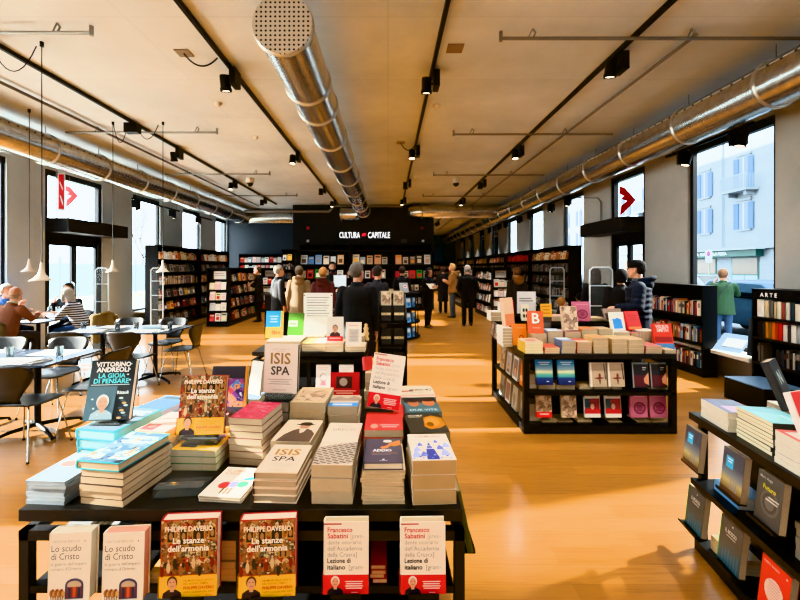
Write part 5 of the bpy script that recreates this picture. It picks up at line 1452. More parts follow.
for i, (y, z, c, nm, ar) in enumerate(fl):
    kq = bk(f'flank{i}', c, ar, .17, .25, .03)
    put(kq, standing(kq, IX0 + .045, y, z, 6, -90), f'{nm} facing the aisle on the {"upper" if z > .2 else "lower"} tier of the island flank')
for i, (y, c, nm) in enumerate([(4.72, '#8a7464', 'brown picture book'), (4.88, '#b9aea2', 'pale grey picture book'), (5.06, '#74665c', 'dark brown picture book')]):
    kq = bk(f'step{i}', c, lambda a: (a.rect(.1, .1, .9, .85, SEPIA),), .14, .17, .02)
    put(kq, standing(kq, IX0 - .05, y, TT + .001, 8, -90), f'{nm} leaning against the aisle face of the island step')

# ================================================================== near right table
CX, CY, PH = 1.76, 2.40, R(-99.6)
TR = Matrix.Translation((CX, CY, 0)) @ Matrix.Rotation(PH, 4, 'Z')
e = empty('book_counter', (CX, CY, 0), PH, 'low black bookcase table at the near right with face-out books', 'display table')
RL, RW = 1.6, .9
mb = MB(); mb.box(0, 0, TT - .04, RL, RW, TT, DARKSTEEL); mb.build('table_top', e, bevel=.002)
mb = MB(); mb.box(.02, .02, 0, RL, RW, .055, BLACK); mb.build('plinth', e)
mb = MB(); mb.box(.02, .0, .375, RL, RW - .02, .405, BLACK); mb.build('shelf', e)
for x in (0, RL - .03):
    for y in (.05, RW - .035):
        mb = MB(); mb.box(x, y, .055 if y < .1 else 0, x + .03, y + .035, TT - .04, M('#2d2a22', .4)); mb.build('post', e)
mb = MB(); mb.box(.03, .3, .055, RL, .32, TT - .04, BLACK); mb.build('divider', e)
def rt(x, y, z=0): return TR @ Vector((x, y, z))
RY = math.degrees(PH)
def rstand(key, x, z, label, tilt=6, y=-.012):
    w, h, t = BOOKS[key][:3]
    p = rt(x + w / 2, y)
    put(key, standing(key, p.x, p.y, z, tilt, RY), label)
    return
def rlip(x, z, w, label):
    e = empty('shelf_lip', rt(x + w / 2, -.0, z), PH, label, 'book ledge', 'small ledges holding face-out books')
    mb = MB(); mb.box(-w / 2 - .02, -.035, -.006, w / 2 + .02, .0, -.001, BLACK); mb.box(-w / 2 - .02, -.038, -.006, w / 2 + .02, -.035, .008, BLACK); mb.build('ledge', e)
def art_towers(a):
    a.rect(0, 0, 1, 1, DUSK); a.rect(.18, .58, .52, .84, '#3fb0dc'); a.lines(.24, .48, .77, 2, .06, '#dff2fa', .025)
    for u in (.5, .62, .74): a.poly([(u - .035, .14), (u + .035, .14), (u + .012, .46), (u - .012, .46)], '#8d8f94')
    a.rect(0, 0, 1, .12, '#5a4638')
kk = defbook('towers', .152, .215, .03, DUSK, None, PAGE, False, art_towers)
rstand(kk, .015, .495, 'dark blue tower book with cyan square, far end of the near right table', y=-.04)
rstand(kk, .34, .51, 'dark blue tower book with a cyan square, second along the near right table', y=-.03)
kk2 = defbook('spiral', .145, .215, .028, '#55534f', None, PAGE, False, lambda a: (a.oval(.55, .45, .36, .26, '#66635e'), a.oval(.55, .45, .28, .2, '#504e4a'), a.oval(.55, .45, .19, .14, '#6d6a64'), a.text('Marc Auge', .1, .87, .06, '#cfcabf', False, maxw=.6), a.text('Futuro', .25, .68, .1, '#d8cf3a', True, maxw=.5), a.rect(.5, .55, .9, .575, '#cfcabf'), a.rect(.4, .49, .86, .515, '#cfcabf')))
rstand(kk2, .565, .505, 'grey spiral covered book with yellow title words on the near right table', y=-.02)
kk3 = defbook('misty', .165, .225, .03, FOREST, '#4d9a50', PAGE, False, lambda a: (a.rect(0, 0, .04, 1, '#4fa050'), a.oval(.55, .9, .03, .02, '#cfd6d2'), a.text('IL BOSCO', .5, .7, .09, '#e3e6e2', True, 'C', .5), a.rect(.32, .64, .72, .66, '#c3cac6'), *[a.rect(.2 + .13 * i, .02, .26 + .13 * i, .3 + .04 * (i % 3), '#3f7386') for i in range(6)]))
rstand(kk3, -.02, .125, 'green edged misty grey book at the far end of the lower shelf, near right table')
rstand(kk3, .285, .13, 'green edged misty grey book, second on the lower shelf of the near right table')
kk4 = defbook('reddisc', .16, .225, .028, '#d8351c', None, M('#a89c84', .8), False, lambda a: (a.oval(.5, .45, .33, .235, '#e6c9bd'), *[a.rect(.27 + .02 * (i % 3), .28 + .055 * i, .73 - .03 * (i % 2), .295 + .055 * i, '#c98f7e') for i in range(7)], a.text('ROBERTO SAVARINO', .08, .88, .05, '#f0cfc2', True, maxw=.55), a.oval(.88, .9, .03, .02, '#f0cfc2')))
rstand(kk4, .575, .125, 'bright red book with a pale disc on the lower shelf of the near right table')
for x, z, w, lb in ((.015, .495, .13, 'ledge under the first tower book'), (.34, .51, .13, 'ledge under the second tower book'), (.565, .505, .12, 'ledge under the spiral covered book'), (-.02, .125, .14, 'ledge under the first misty grey book'), (.285, .13, .14, 'ledge under the second misty grey book'), (.575, .125, .13, 'ledge under the red disc book')):
    rlip(x, z, w, 'black ' + lb + ' of the near right table')
def rstack(x, y, n, t, w, h, cover, desc, art=None, top_label=None, z=TT, page=None, spin=180):
    """Pile on the near right table; spine away from the edge or not by spin."""
    _kn[0] += 1
    k = defbook(f'k{_kn[0]}', w, h, t, cover, None, page)
    kt = defbook(f'k{_kn[0]}t', w, h, t, cover, None, page, False, art) if art else k
    zz = z + .0006
    for i in range(n):
        p = rt(x + jr.uniform(-.003, .003), y + jr.uniform(-.003, .003), zz)
        dn = n - 1 - i
        put(kt if dn == 0 else k, Matrix.Translation(p) @ Matrix.Rotation(PH + R(spin) + R(jr.uniform(-1, 1)), 4, 'Z'), (top_label or f'topmost book of the {desc}') if dn == 0 else f'{ORDW[dn]} one down in the {desc}', f'books in the {desc}')
        zz += t + .0012
    return zz
rstack(.185, .11, 3, .032, .235, .16, '#e0d9c4', 'small pile at the far end of the near right table', lambda a: (a.rect(0, 0, 1, 1, '#4d4560'), a.rect(.1, .2, .5, .8, '#a88a9c'), a.rect(.5, .1, .95, .6, '#35384d')), 'purple grey book on the small pile at the far end of the near right table', page=PAGEW)
zz = rstack(.455, .13, 8, .0175, .235, .165, '#4a4a40', 'tall teal covered pile on the near right table', lambda a: (a.rect(0, 0, 1, 1, '#6fa3ac'), a.poly([(0, 0), (.5, .2), (.7, .9), (.2, 1), (0, .8)], '#8ab8bd'), a.rect(.15, .3, .5, .36, '#cfe0e2')), 'teal covered thin book on top of the tall pile of the near right table', page=M('#dcd2b4', .8))
rstack(.745, .105, 6, .022, .24, .16, '#d8d2cc', 'coral topped pile on the near right table', lambda a: (a.rect(0, 0, 1, 1, '#e2685a'), a.rect(.1, .4, .9, .9, '#ece2dc')), 'coral topped white book on the near right table', page=PAGEW)
rstack(.33, .34, 5, .028, .235, .16, '#c9bca6', 'pile of pale books behind the teal pile', lambda a: (a.rect(0, 0, 1, 1, '#e5e0d6'), a.rect(.1, .1, .9, .3, '#b0a08c')), 'white covered book lying behind the teal pile', page=PAGE)
rstack(.62, .44, 4, .028, .235, .16, '#b9a58c', 'pile of pink and brown books behind the teal pile', lambda a: (a.rect(0, 0, 1, 1, '#d8c0b4'), a.rect(.2, .2, .8, .6, '#a8604c')), 'pink covered book lying behind the teal pile', page=PAGE)
kk = defbook('leanA', .16, .235, .035, '#2e2a28', None, PAGE, True, lambda a: (a.text('N', .3, .5, .3, '#c9d6c9', True, maxw=.4),))
p = rt(.35, .29); put(kk, standing(kk, p.x, p.y, TT + .145, 20, 38), 'dark hardback with thick cream pages leaning on the pale pile of the near right table')
kk = defbook('leanB', .13, .17, .02, '#e9e4dc', None, PAGEW, True, lambda a: (a.rect(.1, .3, 1, 1, '#d22a20'),))
p = rt(.685, .125); put(kk, standing(kk, p.x, p.y, TT + .145, 18, 20), 'red and white hardback standing on the coral topped pile')
# small piles behind the face-outs
rstack(.24, .12, 2, .03, .13, .2, '#6fa8d8', 'blue edged pair inside the near right table', None, z=.406, page=PAGEW, spin=90)
rstack(.78, .14, 5, .03, .15, .2, '#9a948a', 'grey pile beside the spiral covered book', None, z=.406, spin=90)
rstack(.2, .12, 3, .025, .12, .2, '#c9b48c', 'pale pile between the two misty grey books', None, z=.056, spin=90)
# ================================================================== bookshelves
FB = MB()          # every far book too small to count, as one mass
pr = random.Random(11)
PAL = ['#e6e0d4', '#d9cfbd', '#f0ece4', '#c9bda8', '#b8322c', '#8c2a28', '#2b2d33', '#3b3f47', '#1f2a3d', '#3a5a80', '#7aa0bd', '#d98a3a', '#e8b84a', '#6a7a52', '#a89a88', '#5d4a3c', '#caa27c', '#8f8f92', '#d7d7d9', '#704a5c', '#c76a5a', '#4d6a6a', '#e9dcc0', '#1a1a1c']
PALM = [M(c, .5, vary=.03) for c in PAL]
WARM = [M(c, .5, vary=.03) for c in ('#e8d6b8', '#d8a45a', '#c96a2c', '#f0e6d2', '#b8442a', '#e0c08a', '#a8784a', '#d9c9a8', '#6b4a34')]
PALE = [M(c, .5, vary=.03) for c in ('#efece6', '#e3dccf', '#d9d9dc', '#f3efe8', '#c9c2b4', '#e8c9c4', '#b9c4cc', '#d8b8a0', '#c43a34', '#dfd7a8')]
DARKP = [M(c, .5, vary=.03) for c in ('#2b2b2e', '#3d3a38', '#504a44', '#6d655c', '#8d8478', '#34404a', '#5a2d2b', '#9a948c', '#23242a', '#b8b0a4')]
PGM = M('#cfc2a6', .8, vary=.04)
def fbook(T, x, y, z, wx, dy, h, m, pages=True):
    FB.M = T
    FB.box(x, y, z, x + wx, y + dy, z + h, m)
def fill_spines(T, x0, x1, y, z, clear, pal, dens=1.0, hmin=.17):
    x = x0
    while x < x1 - .02:
        if pr.random() > dens:
            x += pr.uniform(.03, .1); continue
        t = pr.uniform(.014, .042); h = min(clear - .02, pr.uniform(hmin, .245)); dp = pr.uniform(.12, .16)
        if x + t > x1: break
        m = pr.choice(pal)
        fbook(T, x, y + pr.uniform(0, .012), z + .001, t - .001, dp, h, m)
        if pr.random() < .55:
            FB.quad((x + .003, y - .0008, z + h * .55), (x + t - .004, y - .0008, z + h * .55), (x + t - .004, y - .0008, z + h * .85), (x + .003, y - .0008, z + h * .85), pr.choice(pal))
        x += t
def fill_faces(T, x0, x1, y, z, clear, pal, gap=.02, cols=None, wr=(.13, .17)):
    x = x0; i = 0
    while x < x1 - .1:
        w = pr.uniform(*wr); h = min(clear - .02, w * pr.uniform(1.35, 1.55))
        if x + w > x1: break
        m = M(cols[i % len(cols)], .45, vary=.04) if cols else pr.choice(pal)
        i += 1
        FB.M = T @ Matrix.Translation((x, y, z + .006)) @ Matrix.Rotation(R(-9), 4, 'X')
        FB.box(0, 0, 0, w, .02, h, m)
        k = pr.random()
        c1 = pr.choice(pal); c2 = pr.choice(DARKP)
        FB.quad((w * .15, -.001, h * .72), (w * .85, -.001, h * .72), (w * .85, -.001, h * .86), (w * .15, -.001, h * .86), c2 if k < .5 else c1)
        if k < .7:
            FB.quad((w * .2, -.001, h * .15), (w * .8, -.001, h * .15), (w * .8, -.001, h * .58), (w * .2, -.001, h * .58), c1)
        x += w + pr.uniform(.3, 1) * gap * 2
def shelf_unit(x, y, rz, w, h, levels, label, depth=.34, kind='bookshelf', back=True, header=None, group='black bookshelves', strip=True):
    """Front at local y=0 facing -y; levels: list of (z, fill) from the bottom."""
    e = empty(kind, (x, y, 0), R(rz), label, 'bookshelf', group)
    T = Matrix.Translation((x, y, 0)) @ Matrix.Rotation(R(rz), 4, 'Z')
    for a in (0, w - .025):
        mb = MB(); mb.box(a, 0, 0, a + .025, depth, h, BLACK); mb.build('side_panel', e)
    mb = MB(); mb.box(.025, depth - .015, 0, w - .025, depth, h, BLACKM); mb.build('back_panel', e)
    mb = MB(); mb.box(.025, .01, 0, w - .025, depth - .015, .09, BLACK); mb.build('plinth', e)
    mb = MB(); mb.box(.0, -.004, h, w, depth, h + .02, BLACK); mb.build('top_panel', e)
    if header:
        mb = MB(); mb.box(.025, 0, h - .1, w - .025, .02, h, BLACK)
        hd = mb.build('header', e)
        mb = MB(); mb.M = Matrix.Translation((.12, -.002, h - .075)) @ Matrix.Rotation(R(90), 4, 'X')
        mb.text(header, 0, 0, 0, .07, M('#e8e6e0', .5, emit=.4), True); mb.build('lettering', hd)
    zs = [l[0] for l in levels] + [h]
    for i, (z, fl) in enumerate(levels):
        mb = MB(); mb.box(.025, -.015, z - .022, w - .025, depth - .015, z, BLACK)
        mb.box(.025, -.018, z - .022, w - .025, -.015, z + .006, DARKSTEEL)
        mb.build('shelf', e)
        clear = zs[i + 1] - z - .03
        if fl: fl(T, .035, w - .035, z, clear)
    return e, T
def sp(pal=PALM, dens=1.0, y=.03):
    return lambda T, x0, x1, z, c: fill_spines(T, x0, x1, y, z, c, pal, dens)
def fc(pal=PALM, cols=None, gap=.02, y=.0, wr=(.13, .17)):
    return lambda T, x0, x1, z, c: (fill_faces(T, x0, x1, y + .03, z, c, pal, gap, cols, wr), fill_spines(T, x0, x1, .16, z, c, DARKP, .8) if False else None)
def lev(fs, z0, step):
    return [(z0 + i * step, f) for i, f in enumerate(fs)]

# cafe side, along the windows
for i, (y, lb) in enumerate([(10.6, 'tall black bookshelf with orange books on top along the cafe side windows'), (13.05, 'tall black bookshelf half hidden behind the low double bookcase by the cafe windows')]):
    shelf_unit(-5.95, y, 90, 2.3, 2.2, lev([fc(DARKP, gap=.01), fc(PALM, gap=.01), fc(PALM + DARKP, gap=.01), sp(PALM), fc(DARKP, gap=.01), fc(WARM + PALE, gap=.01)], .15, .34), lb)
# low double-sided bookcase by the cafe windows: two shelf faces and an end
def double_case(x0, x1, y0, y1, h, label, pal, sign=True, header=None):
    """Double sided bookcase running away from the camera, its end panel with face-outs towards the camera."""
    w, L = x1 - x0, y1 - y0
    e = empty('double_bookcase', (x0, y0, 0), 0, label, 'bookshelf', 'double sided black bookcases')
    mb = MB(); mb.box(0, .2, 0, w, L, .1, BLACK); mb.box(0, 0, 0, w, .2, .1, BLACK); mb.build('plinth', e)
    mb = MB(); mb.box(0, .18, .1, w, .2, h, BLACK); mb.build('end_panel', e)
    for a in (0, w - .02):
        mb = MB(); mb.box(a, 0, .1, a + .02, .18, h, BLACK); mb.build('side_panel', e)
    mb = MB(); mb.box(w / 2 - .01, .2, .1, w / 2 + .01, L, h, BLACKM); mb.build('spine_panel', e)
    mb = MB(); mb.box(0, 0, h, w, L, h + .025, BLACK); mb.build('top_panel', e)
    mb = MB(); mb.box(0, L - .02, .1, w, L, h, BLACK); mb.build('end_panel', e)
    T0 = Matrix.Translation((x0, y0, 0))
    TL = Matrix.Translation((x0, y1, 0)) @ Matrix.Rotation(R(-90), 4, 'Z')
    TRr = Matrix.Translation((x1, y0 + .2, 0)) @ Matrix.Rotation(R(90), 4, 'Z')
    n = 4; st = (h - .14) / n
    for i in range(n):
        z = .14 + i * st
        mb = MB(); mb.box(.0, .2, z - .02, w, L - .02, z, BLACK); mb.build('shelf', e)
        fill_faces(TL, .04, L - .24, .02, z, st - .03, pal, .01); fill_faces(TRr, .04, L - .24, .02, z, st - .03, pal, .01)
    n2 = 5; st2 = (h - .14) / n2
    for i in range(n2):
        z = .14 + i * st2
        if sign and i == n2 - 1:
            mb = MB(); mb.box(w / 2 - .17, .165, z, w / 2 + .17, .172, z + .22, M('#d6d4d0', .5)); mb.box(w / 2 - .13, .163, z + .15, w / 2 + .1, .165, z + .165, M('#77736c', .5)); mb.box(w / 2 - .13, .163, z + .1, w / 2 + .13, .165, z + .115, M('#77736c', .5)); mb.build('notice', e)
            continue
        mb = MB(); mb.box(.02, .03, z - .02, w - .02, .18, z, BLACK); mb.build('shelf', e)
        fill_faces(T0, .05, w - .03, .05, z, st2 - .03, PALE, .012)
    return e
double_case(-5.0, -4.4, 11.3, 13.8, 1.6, 'double sided bookcase with a white notice on its end, beside the reader in black', PALM)
double_case(-4.65, -4.1, 15.0, 16.9, 1.6, 'double sided bookcase half hidden by the reader in black, near the blue wall', PALM)
double_case(3.22, 3.8, 12.6, 15.2, 1.62, 'double sided bookcase with a white notice on its end, behind the island', DARKP + PALE)
double_case(3.0, 3.55, 16.6, 19.2, 1.62, 'double sided bookcase farther down the street side aisle', DARKP)
# blue wall shelf and black wall shelves
shelf_unit(-6.35, 17.45, 0, 2.55, 2.2, lev([fc(PALE), fc(PALM), fc(PALE), sp(PALE), fc(PALE), fc(PALE)], .15, .34), 'tall bookshelf full of white covers along the blue wall')
shelf_unit(-3.95, BLK_Y - .9, 0, .5, 2.3, lev([fc(PALE), fc(DARKP), fc(PALE), fc(DARKP), sp(DARKP), fc(PALM)], .2, .34), 'narrow bookshelf at the cafe side corner of the black wall', depth=.36)
C1 = ['#c9d0d6', '#5f86b8', '#7fa6cf', '#d8ccb8', '#a9bccf', '#d8b48c', '#d9a883', '#b8b2a8', '#6d6a66', '#3a3a3c']
C2 = ['#a9a59c', '#c9301f', '#2f8a3c', '#8a857c', '#3f5a8a', '#d0cabc', '#a83040']
for i, (x, w, lb, hd) in enumerate([(-3.4, 1.95, 'tall bookshelf on the black wall behind the bearded clerk', None), (-1.4, 1.6, 'tall bookshelf on the black wall behind the large man in black', None), (.25, 1.45, 'tall bookshelf on the black wall behind the woman reading', None)]):
    o_ = i * 3
    shelf_unit(x, BLK_Y - .36, 0, w, 2.5, [(.25, sp(DARKP)), (.75, fc(DARKP, gap=.03)), (1.22, fc(PALM, C2[o_ % 7:] + C2[:o_ % 7], .05, 0, (.2, .26))), (1.76, fc(PALM, C1[o_:] + C1[:o_], .04, 0, (.2, .27))), (2.3, None)], lb, depth=.34)
# street side, along the wall
for i, (y1, w, lb) in enumerate([(13.55, 2.85, 'tall black bookshelf along the street side wall, the one nearest the glazed door'), (16.4, 2.6, 'tall black bookshelf along the street side wall with red covers at its top'),
                                 (19.3, 2.6, 'tall black bookshelf along the street side wall, third from the glazed door'), (22.1, 2.5, 'tall black bookshelf along the street side wall, fourth from the glazed door'), (25, 2.5, 'tall black bookshelf along the street side wall, fifth from the glazed door'), (28, 2.5, 'tall black bookshelf far down along the street side wall')]):
    top = [fc(WARM, gap=.01), fc([M('#c4302a', .5), M('#d8504a', .5), M('#b8282a', .5), M('#8a3a34', .5)], gap=.01), fc(WARM, gap=.01)][min(i, 2)]
    shelf_unit(4.72, y1, -90, w, 2.2, lev([fc(DARKP, gap=.01), fc(DARKP, gap=.01), sp(DARKP), fc(DARKP, gap=.01), sp(DARKP), top], .15, .34), lb)
shelf_unit(2.3, YF - .5, 0, 2.4, 2.0, lev([fc(PALE), sp(PALE), fc(PALE), fc(PALE)], .3, .42), 'bookshelf with pale covers against the far blue end wall')
# low shelf behind the island and the art shelf beside the window
shelf_unit(4.64, 8.05, -90, 2.0, 1.34, [(.12, sp(PALM)), (.5, sp(PALM)), (.9, sp(WARM + PALM))], 'low black bookcase behind the island, in front of the warm pillar', depth=.22)
artshelf, TA = shelf_unit(4.72, 5.32, -90, 2.2, 1.335, [(.1, None), (.42, sp(DARKP, .95, .04)), (.74, None), (1.0, None)], 'low black bookcase with white header lettering at the street side window', depth=.36, header='A R T E')
def aput(key, x, z, label):
    put(key, TA @ spine_out(key, x, .03, z + .001), label, 'art books on the lettered bookcase')
rowA = [('#e4dfd4', .10, .22, 'wide white art book with a red vignette'), ('#d8c49c', .05, .21, 'cream spined art book'), ('#6d6a66', .055, .215, 'dark grey spined art book'), ('#d0b98c', .03, .2, 'thin straw coloured art book'), ('#e2d8c0', .05, .21, 'ivory art book'), ('#9a4a3c', .04, .2, 'brick red art book'), ('#c9c4ba', .05, .205, 'pale grey art book'), ('#34424c', .045, .21, 'slate blue art book'), ('#d9d2c4', .06, .2, 'broad off-white art book')]
rowB = [('#1f1f21', .07, .2, 'black art book at the start'), ('#3a332e', .03, .19, 'dark brown slim book'), ('#c9812e', .035, .205, 'amber spined book'), ('#8a6a3c', .03, .2, 'olive brown spined book'), ('#d8701c', .04, .21, 'orange spined book'), ('#b8442a', .03, .205, 'rust spined book'), ('#c4201c', .05, .21, 'bright red spined book'), ('#d9d4ca', .05, .2, 'white spined book with a grey title'), ('#3f3d3c', .03, .2, 'charcoal spined book'), ('#e6e2da', .06, .21, 'broad white spined book'), ('#9fa6ab', .04, .2, 'silver grey spined book'), ('#2d3a52', .04, .205, 'navy spined book')]
for row, z, rn in ((rowA, 1.0, 'top shelf under the white lettering'), (rowB, .74, 'middle shelf under the white lettering')):
    x = .04
    for i, (c, t, h, nm) in enumerate(row):
        k = defbook(f'art{rn[:3]}{i}', .17, h, t, c, c, PAGE, True)
        aput(k, x + .004, z, f'{nm} on the {rn}')
        x += t + .009
e = empty('display_plinth', (4.42, 4.95, 0), 0, 'low black plinth box in front of the lettered bookcase', 'plinth')
mb = MB(); mb.box(-.2, -.35, 0, .26, .2, .25, BLACK); mb.build('box_body', e, bevel=.004)
mb = MB(); mb.box(-.2, -.35, .25, .26, .2, .262, M('#5f7f9f', .5)); mb.build('blue_mat', e)
# window sill things
e = empty('poster_board', (4.94, 5.46, .43), R(-60), 'dark photo poster board with two figures leaning on the sill of the large street window', 'poster')
mb = MB(); mb.add([(-.13, 0, 0), (.13, 0, 0), (.13, .08, .5), (-.13, .08, .5)], [(0, 1, 2, 3)], M('#2b3036', .4)); mb.build('board', e)
mb = MB(); mb.M = Matrix.Translation((0, .037, .25)) @ Matrix.Rotation(R(81), 4, 'X')
aa = Art(mb, .26, .5, 0); aa.bust(.33, .02, .5, '#1a1614', '#3d4650'); aa.bust(.7, .02, .45, '#241c18', '#52606c')
mb.build('picture', e)
e = empty('leaflet_board', (4.93, 5.86, .44), R(-70), 'tilted white and pale blue leaflet board on the sill of the large street window', 'leaflet')
mb = MB(); mb.add([(-.18, -.15, 0), (.18, -.15, 0), (.18, .12, .22), (-.18, .12, .22)], [(0, 1, 2, 3)], M('#a9c6e2', .4)); mb.add([(-.1, -.08, .062), (.16, -.08, .062), (.16, .05, .168), (-.1, .05, .168)], [(0, 1, 2, 3)], M('#e8eef4', .4)); mb.build('board', e)
o = FB
o.M = Matrix.Identity(4)
fo = FB.build('shelved_books')
tag(fo, 'mass of books filling the far shelves along the walls and bookcases', 'books', None, 'stuff')

# ================================================================== checkout
e = empty('checkout_counter', (-1.8, 9.3, 0), 0, 'black checkout counter behind the three customers', 'counter')
mb = MB(); mb.box(-1.0, 0, 0, 1.15, .6, 1.0, BLACK); mb.build('counter_body', e, bevel=.004)
mb = MB(); mb.box(-1.05, -.05, 1.0, 1.2, .65, 1.04, M('#2b2927', .35)); mb.build('counter_top', e, bevel=.004)
e = empty('cash_register', (vx(340, 9.45), 9.45, 1.04), R(10), 'till with a pale screen on the checkout counter', 'cash register')
mb = MB(); mb.box(-.15, 0, .14, .15, .03, .42, M('#c8ccd0', .4)); mb.build('monitor', e)
mb = MB(); mb.quad((-.135, -.002, .155), (.135, -.002, .155), (.135, -.002, .405), (-.135, -.002, .405), M('#cfe0ee', .3, emit=.5)); mb.build('screen', e)
mb = MB(); mb.box(-.03, .03, 0, .03, .06, .16, BLACK); mb.box(-.14, -.05, 0, .14, .16, .025, BLACK); mb.build('stand', e)
e = empty('card_display', (vx(350, 9.3), 9.33, 1.04), 0, 'pale plastic card holder beside the till', 'card holder')
mb = MB(); mb.box(-.06, 0, 0, .1, .1, .01, M('#b9c0c4', .4)); mb.add([(-.06, .02, .01), (.1, .02, .01), (.1, .07, .18), (-.06, .07, .18)], [(0, 1, 2, 3)], M('#8d969c', .3)); mb.build('tray', e)

# ================================================================== security gates at both doors
def gate(x, y, w, h, label, yaw=0):
    e = empty('security_gate', (x, y, 0), R(yaw), label, 'security gate', 'clear security gates by the doors')
    fr = M('#c9d2d6', .35)
    mb = MB(); mb.tube([(-w / 2, 0, 0), (-w / 2, 0, h - .05), (-w / 2 + .05, 0, h), (w / 2 - .05, 0, h), (w / 2, 0, h - .05), (w / 2, 0, 0)], .014, fr, 8); mb.build('rim', e)
    mb = MB(); mb.box(-w / 2, -.006, .1, w / 2, .006, h, ACRYL); mb.build('clear_panel', e)
    for z in (h * .36, h * .58, h * .8):
        mb = MB(); mb.tube([(-w / 2, 0, z), (w / 2, 0, z)], .009, fr, 6); mb.build('crossbar', e)
    mb = MB(); mb.box(-w / 2 - .02, -.06, 0, w / 2 + .02, .06, .12, M('#9aa4a8', .4)); mb.build('foot', e)
gate(vx(601, 7.3), 7.3, .40, 1.63, 'clear security gate in front of the long haired person by the street side door')
gate(vx(557, 9.9), 9.9, .34, 1.63, 'clear security gate at the end of the wall shelves on the street side')
gate(vx(102, 8.3), 8.3, .26, 1.62, 'clear security gate beside the cafe side door')
gate(vx(157, 10.2), 10.2, .30, 1.62, 'clear security gate in front of the first wall shelf on the cafe side')
# ================================================================== cafe furniture
TOPM = M('#2e3d4d', .22, spec=.6)
CZ = .74
def cafe_table(x, y, label, s=.75):
    e = empty('cafe_table', (x, y, 0), 0, label, 'table', 'dark square cafe tables')
    h = s / 2
    mb = MB(); mb.box(-h, -h, CZ - .022, h, h, CZ, TOPM); mb.build('table_top', e, bevel=.003)
    mb = MB(); mb.cyl((0, 0, .06), (0, 0, CZ - .022), .03, BLACK, 16); mb.build('column', e)
    for a in (45, 135, 225, 315):
        c, s_ = math.cos(R(a + 12)), math.sin(R(a + 12))
        mb = MB(); mb.tube([(c * .02, s_ * .02, .075), (c * .2, s_ * .2, .06), (c * .36, s_ * .36, .028), (c * .37, s_ * .37, .0)], [.024, .02, .016, .014], BLACK, 8); mb.build('foot', e)
    return e
cafe_table(-3.47, 4.06, 'dark square cafe table nearest the front table')
cafe_table(-4.23, 4.06, 'dark square cafe table pushed against the nearest one on its wall side')
cafe_table(-3.36, 5.92, 'dark square cafe table of the second row, aisle end')
cafe_table(-4.12, 5.92, 'dark square cafe table of the second row, wall end')
cafe_table(-5.97, 7.0, 'dark square cafe table with glasses between the seated people')

SHELL = M('#1a1918', .34, spec=.4)
SEATM = M('#22262b', .3, spec=.6)
def chair_meshes():
    """Moulded shell chair facing -y: waisted back flaring at the top, rounded seat, four tube legs."""
    mb = MB()
    def grid(rows, th, m):
        n = len(rows[0]); vs = []; fs = []
        R_ = len(rows)
        for r in rows: vs += [tuple(p) for p in r]
        nv = len(vs)
        nr = []
        for i in range(R_):
            for j in range(n):
                a = Vector(rows[min(i + 1, R_ - 1)][j]) - Vector(rows[max(i - 1, 0)][j]); b = Vector(rows[i][min(j + 1, n - 1)]) - Vector(rows[i][max(j - 1, 0)])
                nr.append(a.cross(b).normalized() * th)
        vs += [tuple(Vector(v) + k for v, k in [(vs[i], nr[i])])[0] for i in range(nv)]
        for i in range(R_ - 1):
            for j in range(n - 1):
                q = (i * n + j, i * n + j + 1, (i + 1) * n + j + 1, (i + 1) * n + j)
                fs.append(q[::-1]); fs.append(tuple(k + nv for k in q))
        edge = [j for j in range(n)] + [i * n + n - 1 for i in range(1, R_)] + [(R_ - 1) * n + j for j in range(n - 2, -1, -1)] + [i * n for i in range(R_ - 2, 0, -1)]
        for i in range(len(edge)):
            a, b = edge[i], edge[(i + 1) % len(edge)]
            fs.append((a, b, b + nv, a + nv))
        mb.add(vs, fs, m, True)
    def row(hw, y, z, bow, n=9, dz=0):
        return [(hw * t, y + bow * t * t, z + dz * t * t) for t in [2 * j / (n - 1) - 1 for j in range(n)]]
    # seat
    grid([row(.13, -.235, .44, .0), row(.2, -.215, .45, .02), row(.225, -.12, .452, .0, dz=.008), row(.23, -.0, .446, 0, dz=.012), row(.215, .09, .444, 0, dz=.012), row(.165, .155, .455, 0), row(.125, .185, .475, 0)], .011, SEATM)
    seat = mb.build('seat'); mb = MB()
    # back
    rows_ = [row(.12, .186, .478, 0), row(.118, .205, .52, -.01), row(.15, .215, .58, -.03), row(.2, .225, .65, -.045), row(.235, .24, .71, -.05), row(.238, .252, .76, -.05), row(.215, .26, .79, -.04, dz=-.006), row(.15, .266, .806, -.02)]
    grid(rows_, -.011, SHELL)
    back = mb.build('backrest')
    legs = []
    for sx, sy in ((-1, -1), (1, -1), (-1, 1), (1, 1)):
        mb = MB(); mb.tube([(sx * .03, sy * .03, .43), (sx * .13, sy * .13 - .01, .43), (sx * .155, sy * .155 - .01, .415), (sx * .225, sy * .235, .012)], .008, CHROME, 8); 
        lg = mb.build('leg')
        mb = MB(); mb.cyl((sx * .224, sy * .234, .018), (sx * .2265, sy * .2365, 0), .011, BLACK, 10); ft = mb.build('rubber_foot')
        legs.append((lg, ft))
    mb = MB(); mb.cyl((0, 0, .42), (0, 0, .44), .09, BLACK, 18); hub = mb.build('seat_mount')
    return seat, back, legs, hub
_seat, _back, _legs, _hub = chair_meshes()
_first = [True]
def chair(x, y, face, label):
    """face: heading in degrees; 0 looks towards the camera (-y), 180 away."""
    e = empty('cafe_chair', (x, y, 0), R(face), label, 'chair', 'dark moulded cafe chairs')
    parts = [(_seat, None), (_back, None), (_hub, None)] + [(l, f) for l, f in _legs]
    for p, s in parts:
        if _first[0]: q = p
        else:
            q = p.copy(); COL.objects.link(q)
        q.parent = e
        if s is not None:
            r = s if _first[0] else s.copy()
            if not _first[0]: COL.objects.link(r)
            r.parent = q
    _first[0] = False
    return e
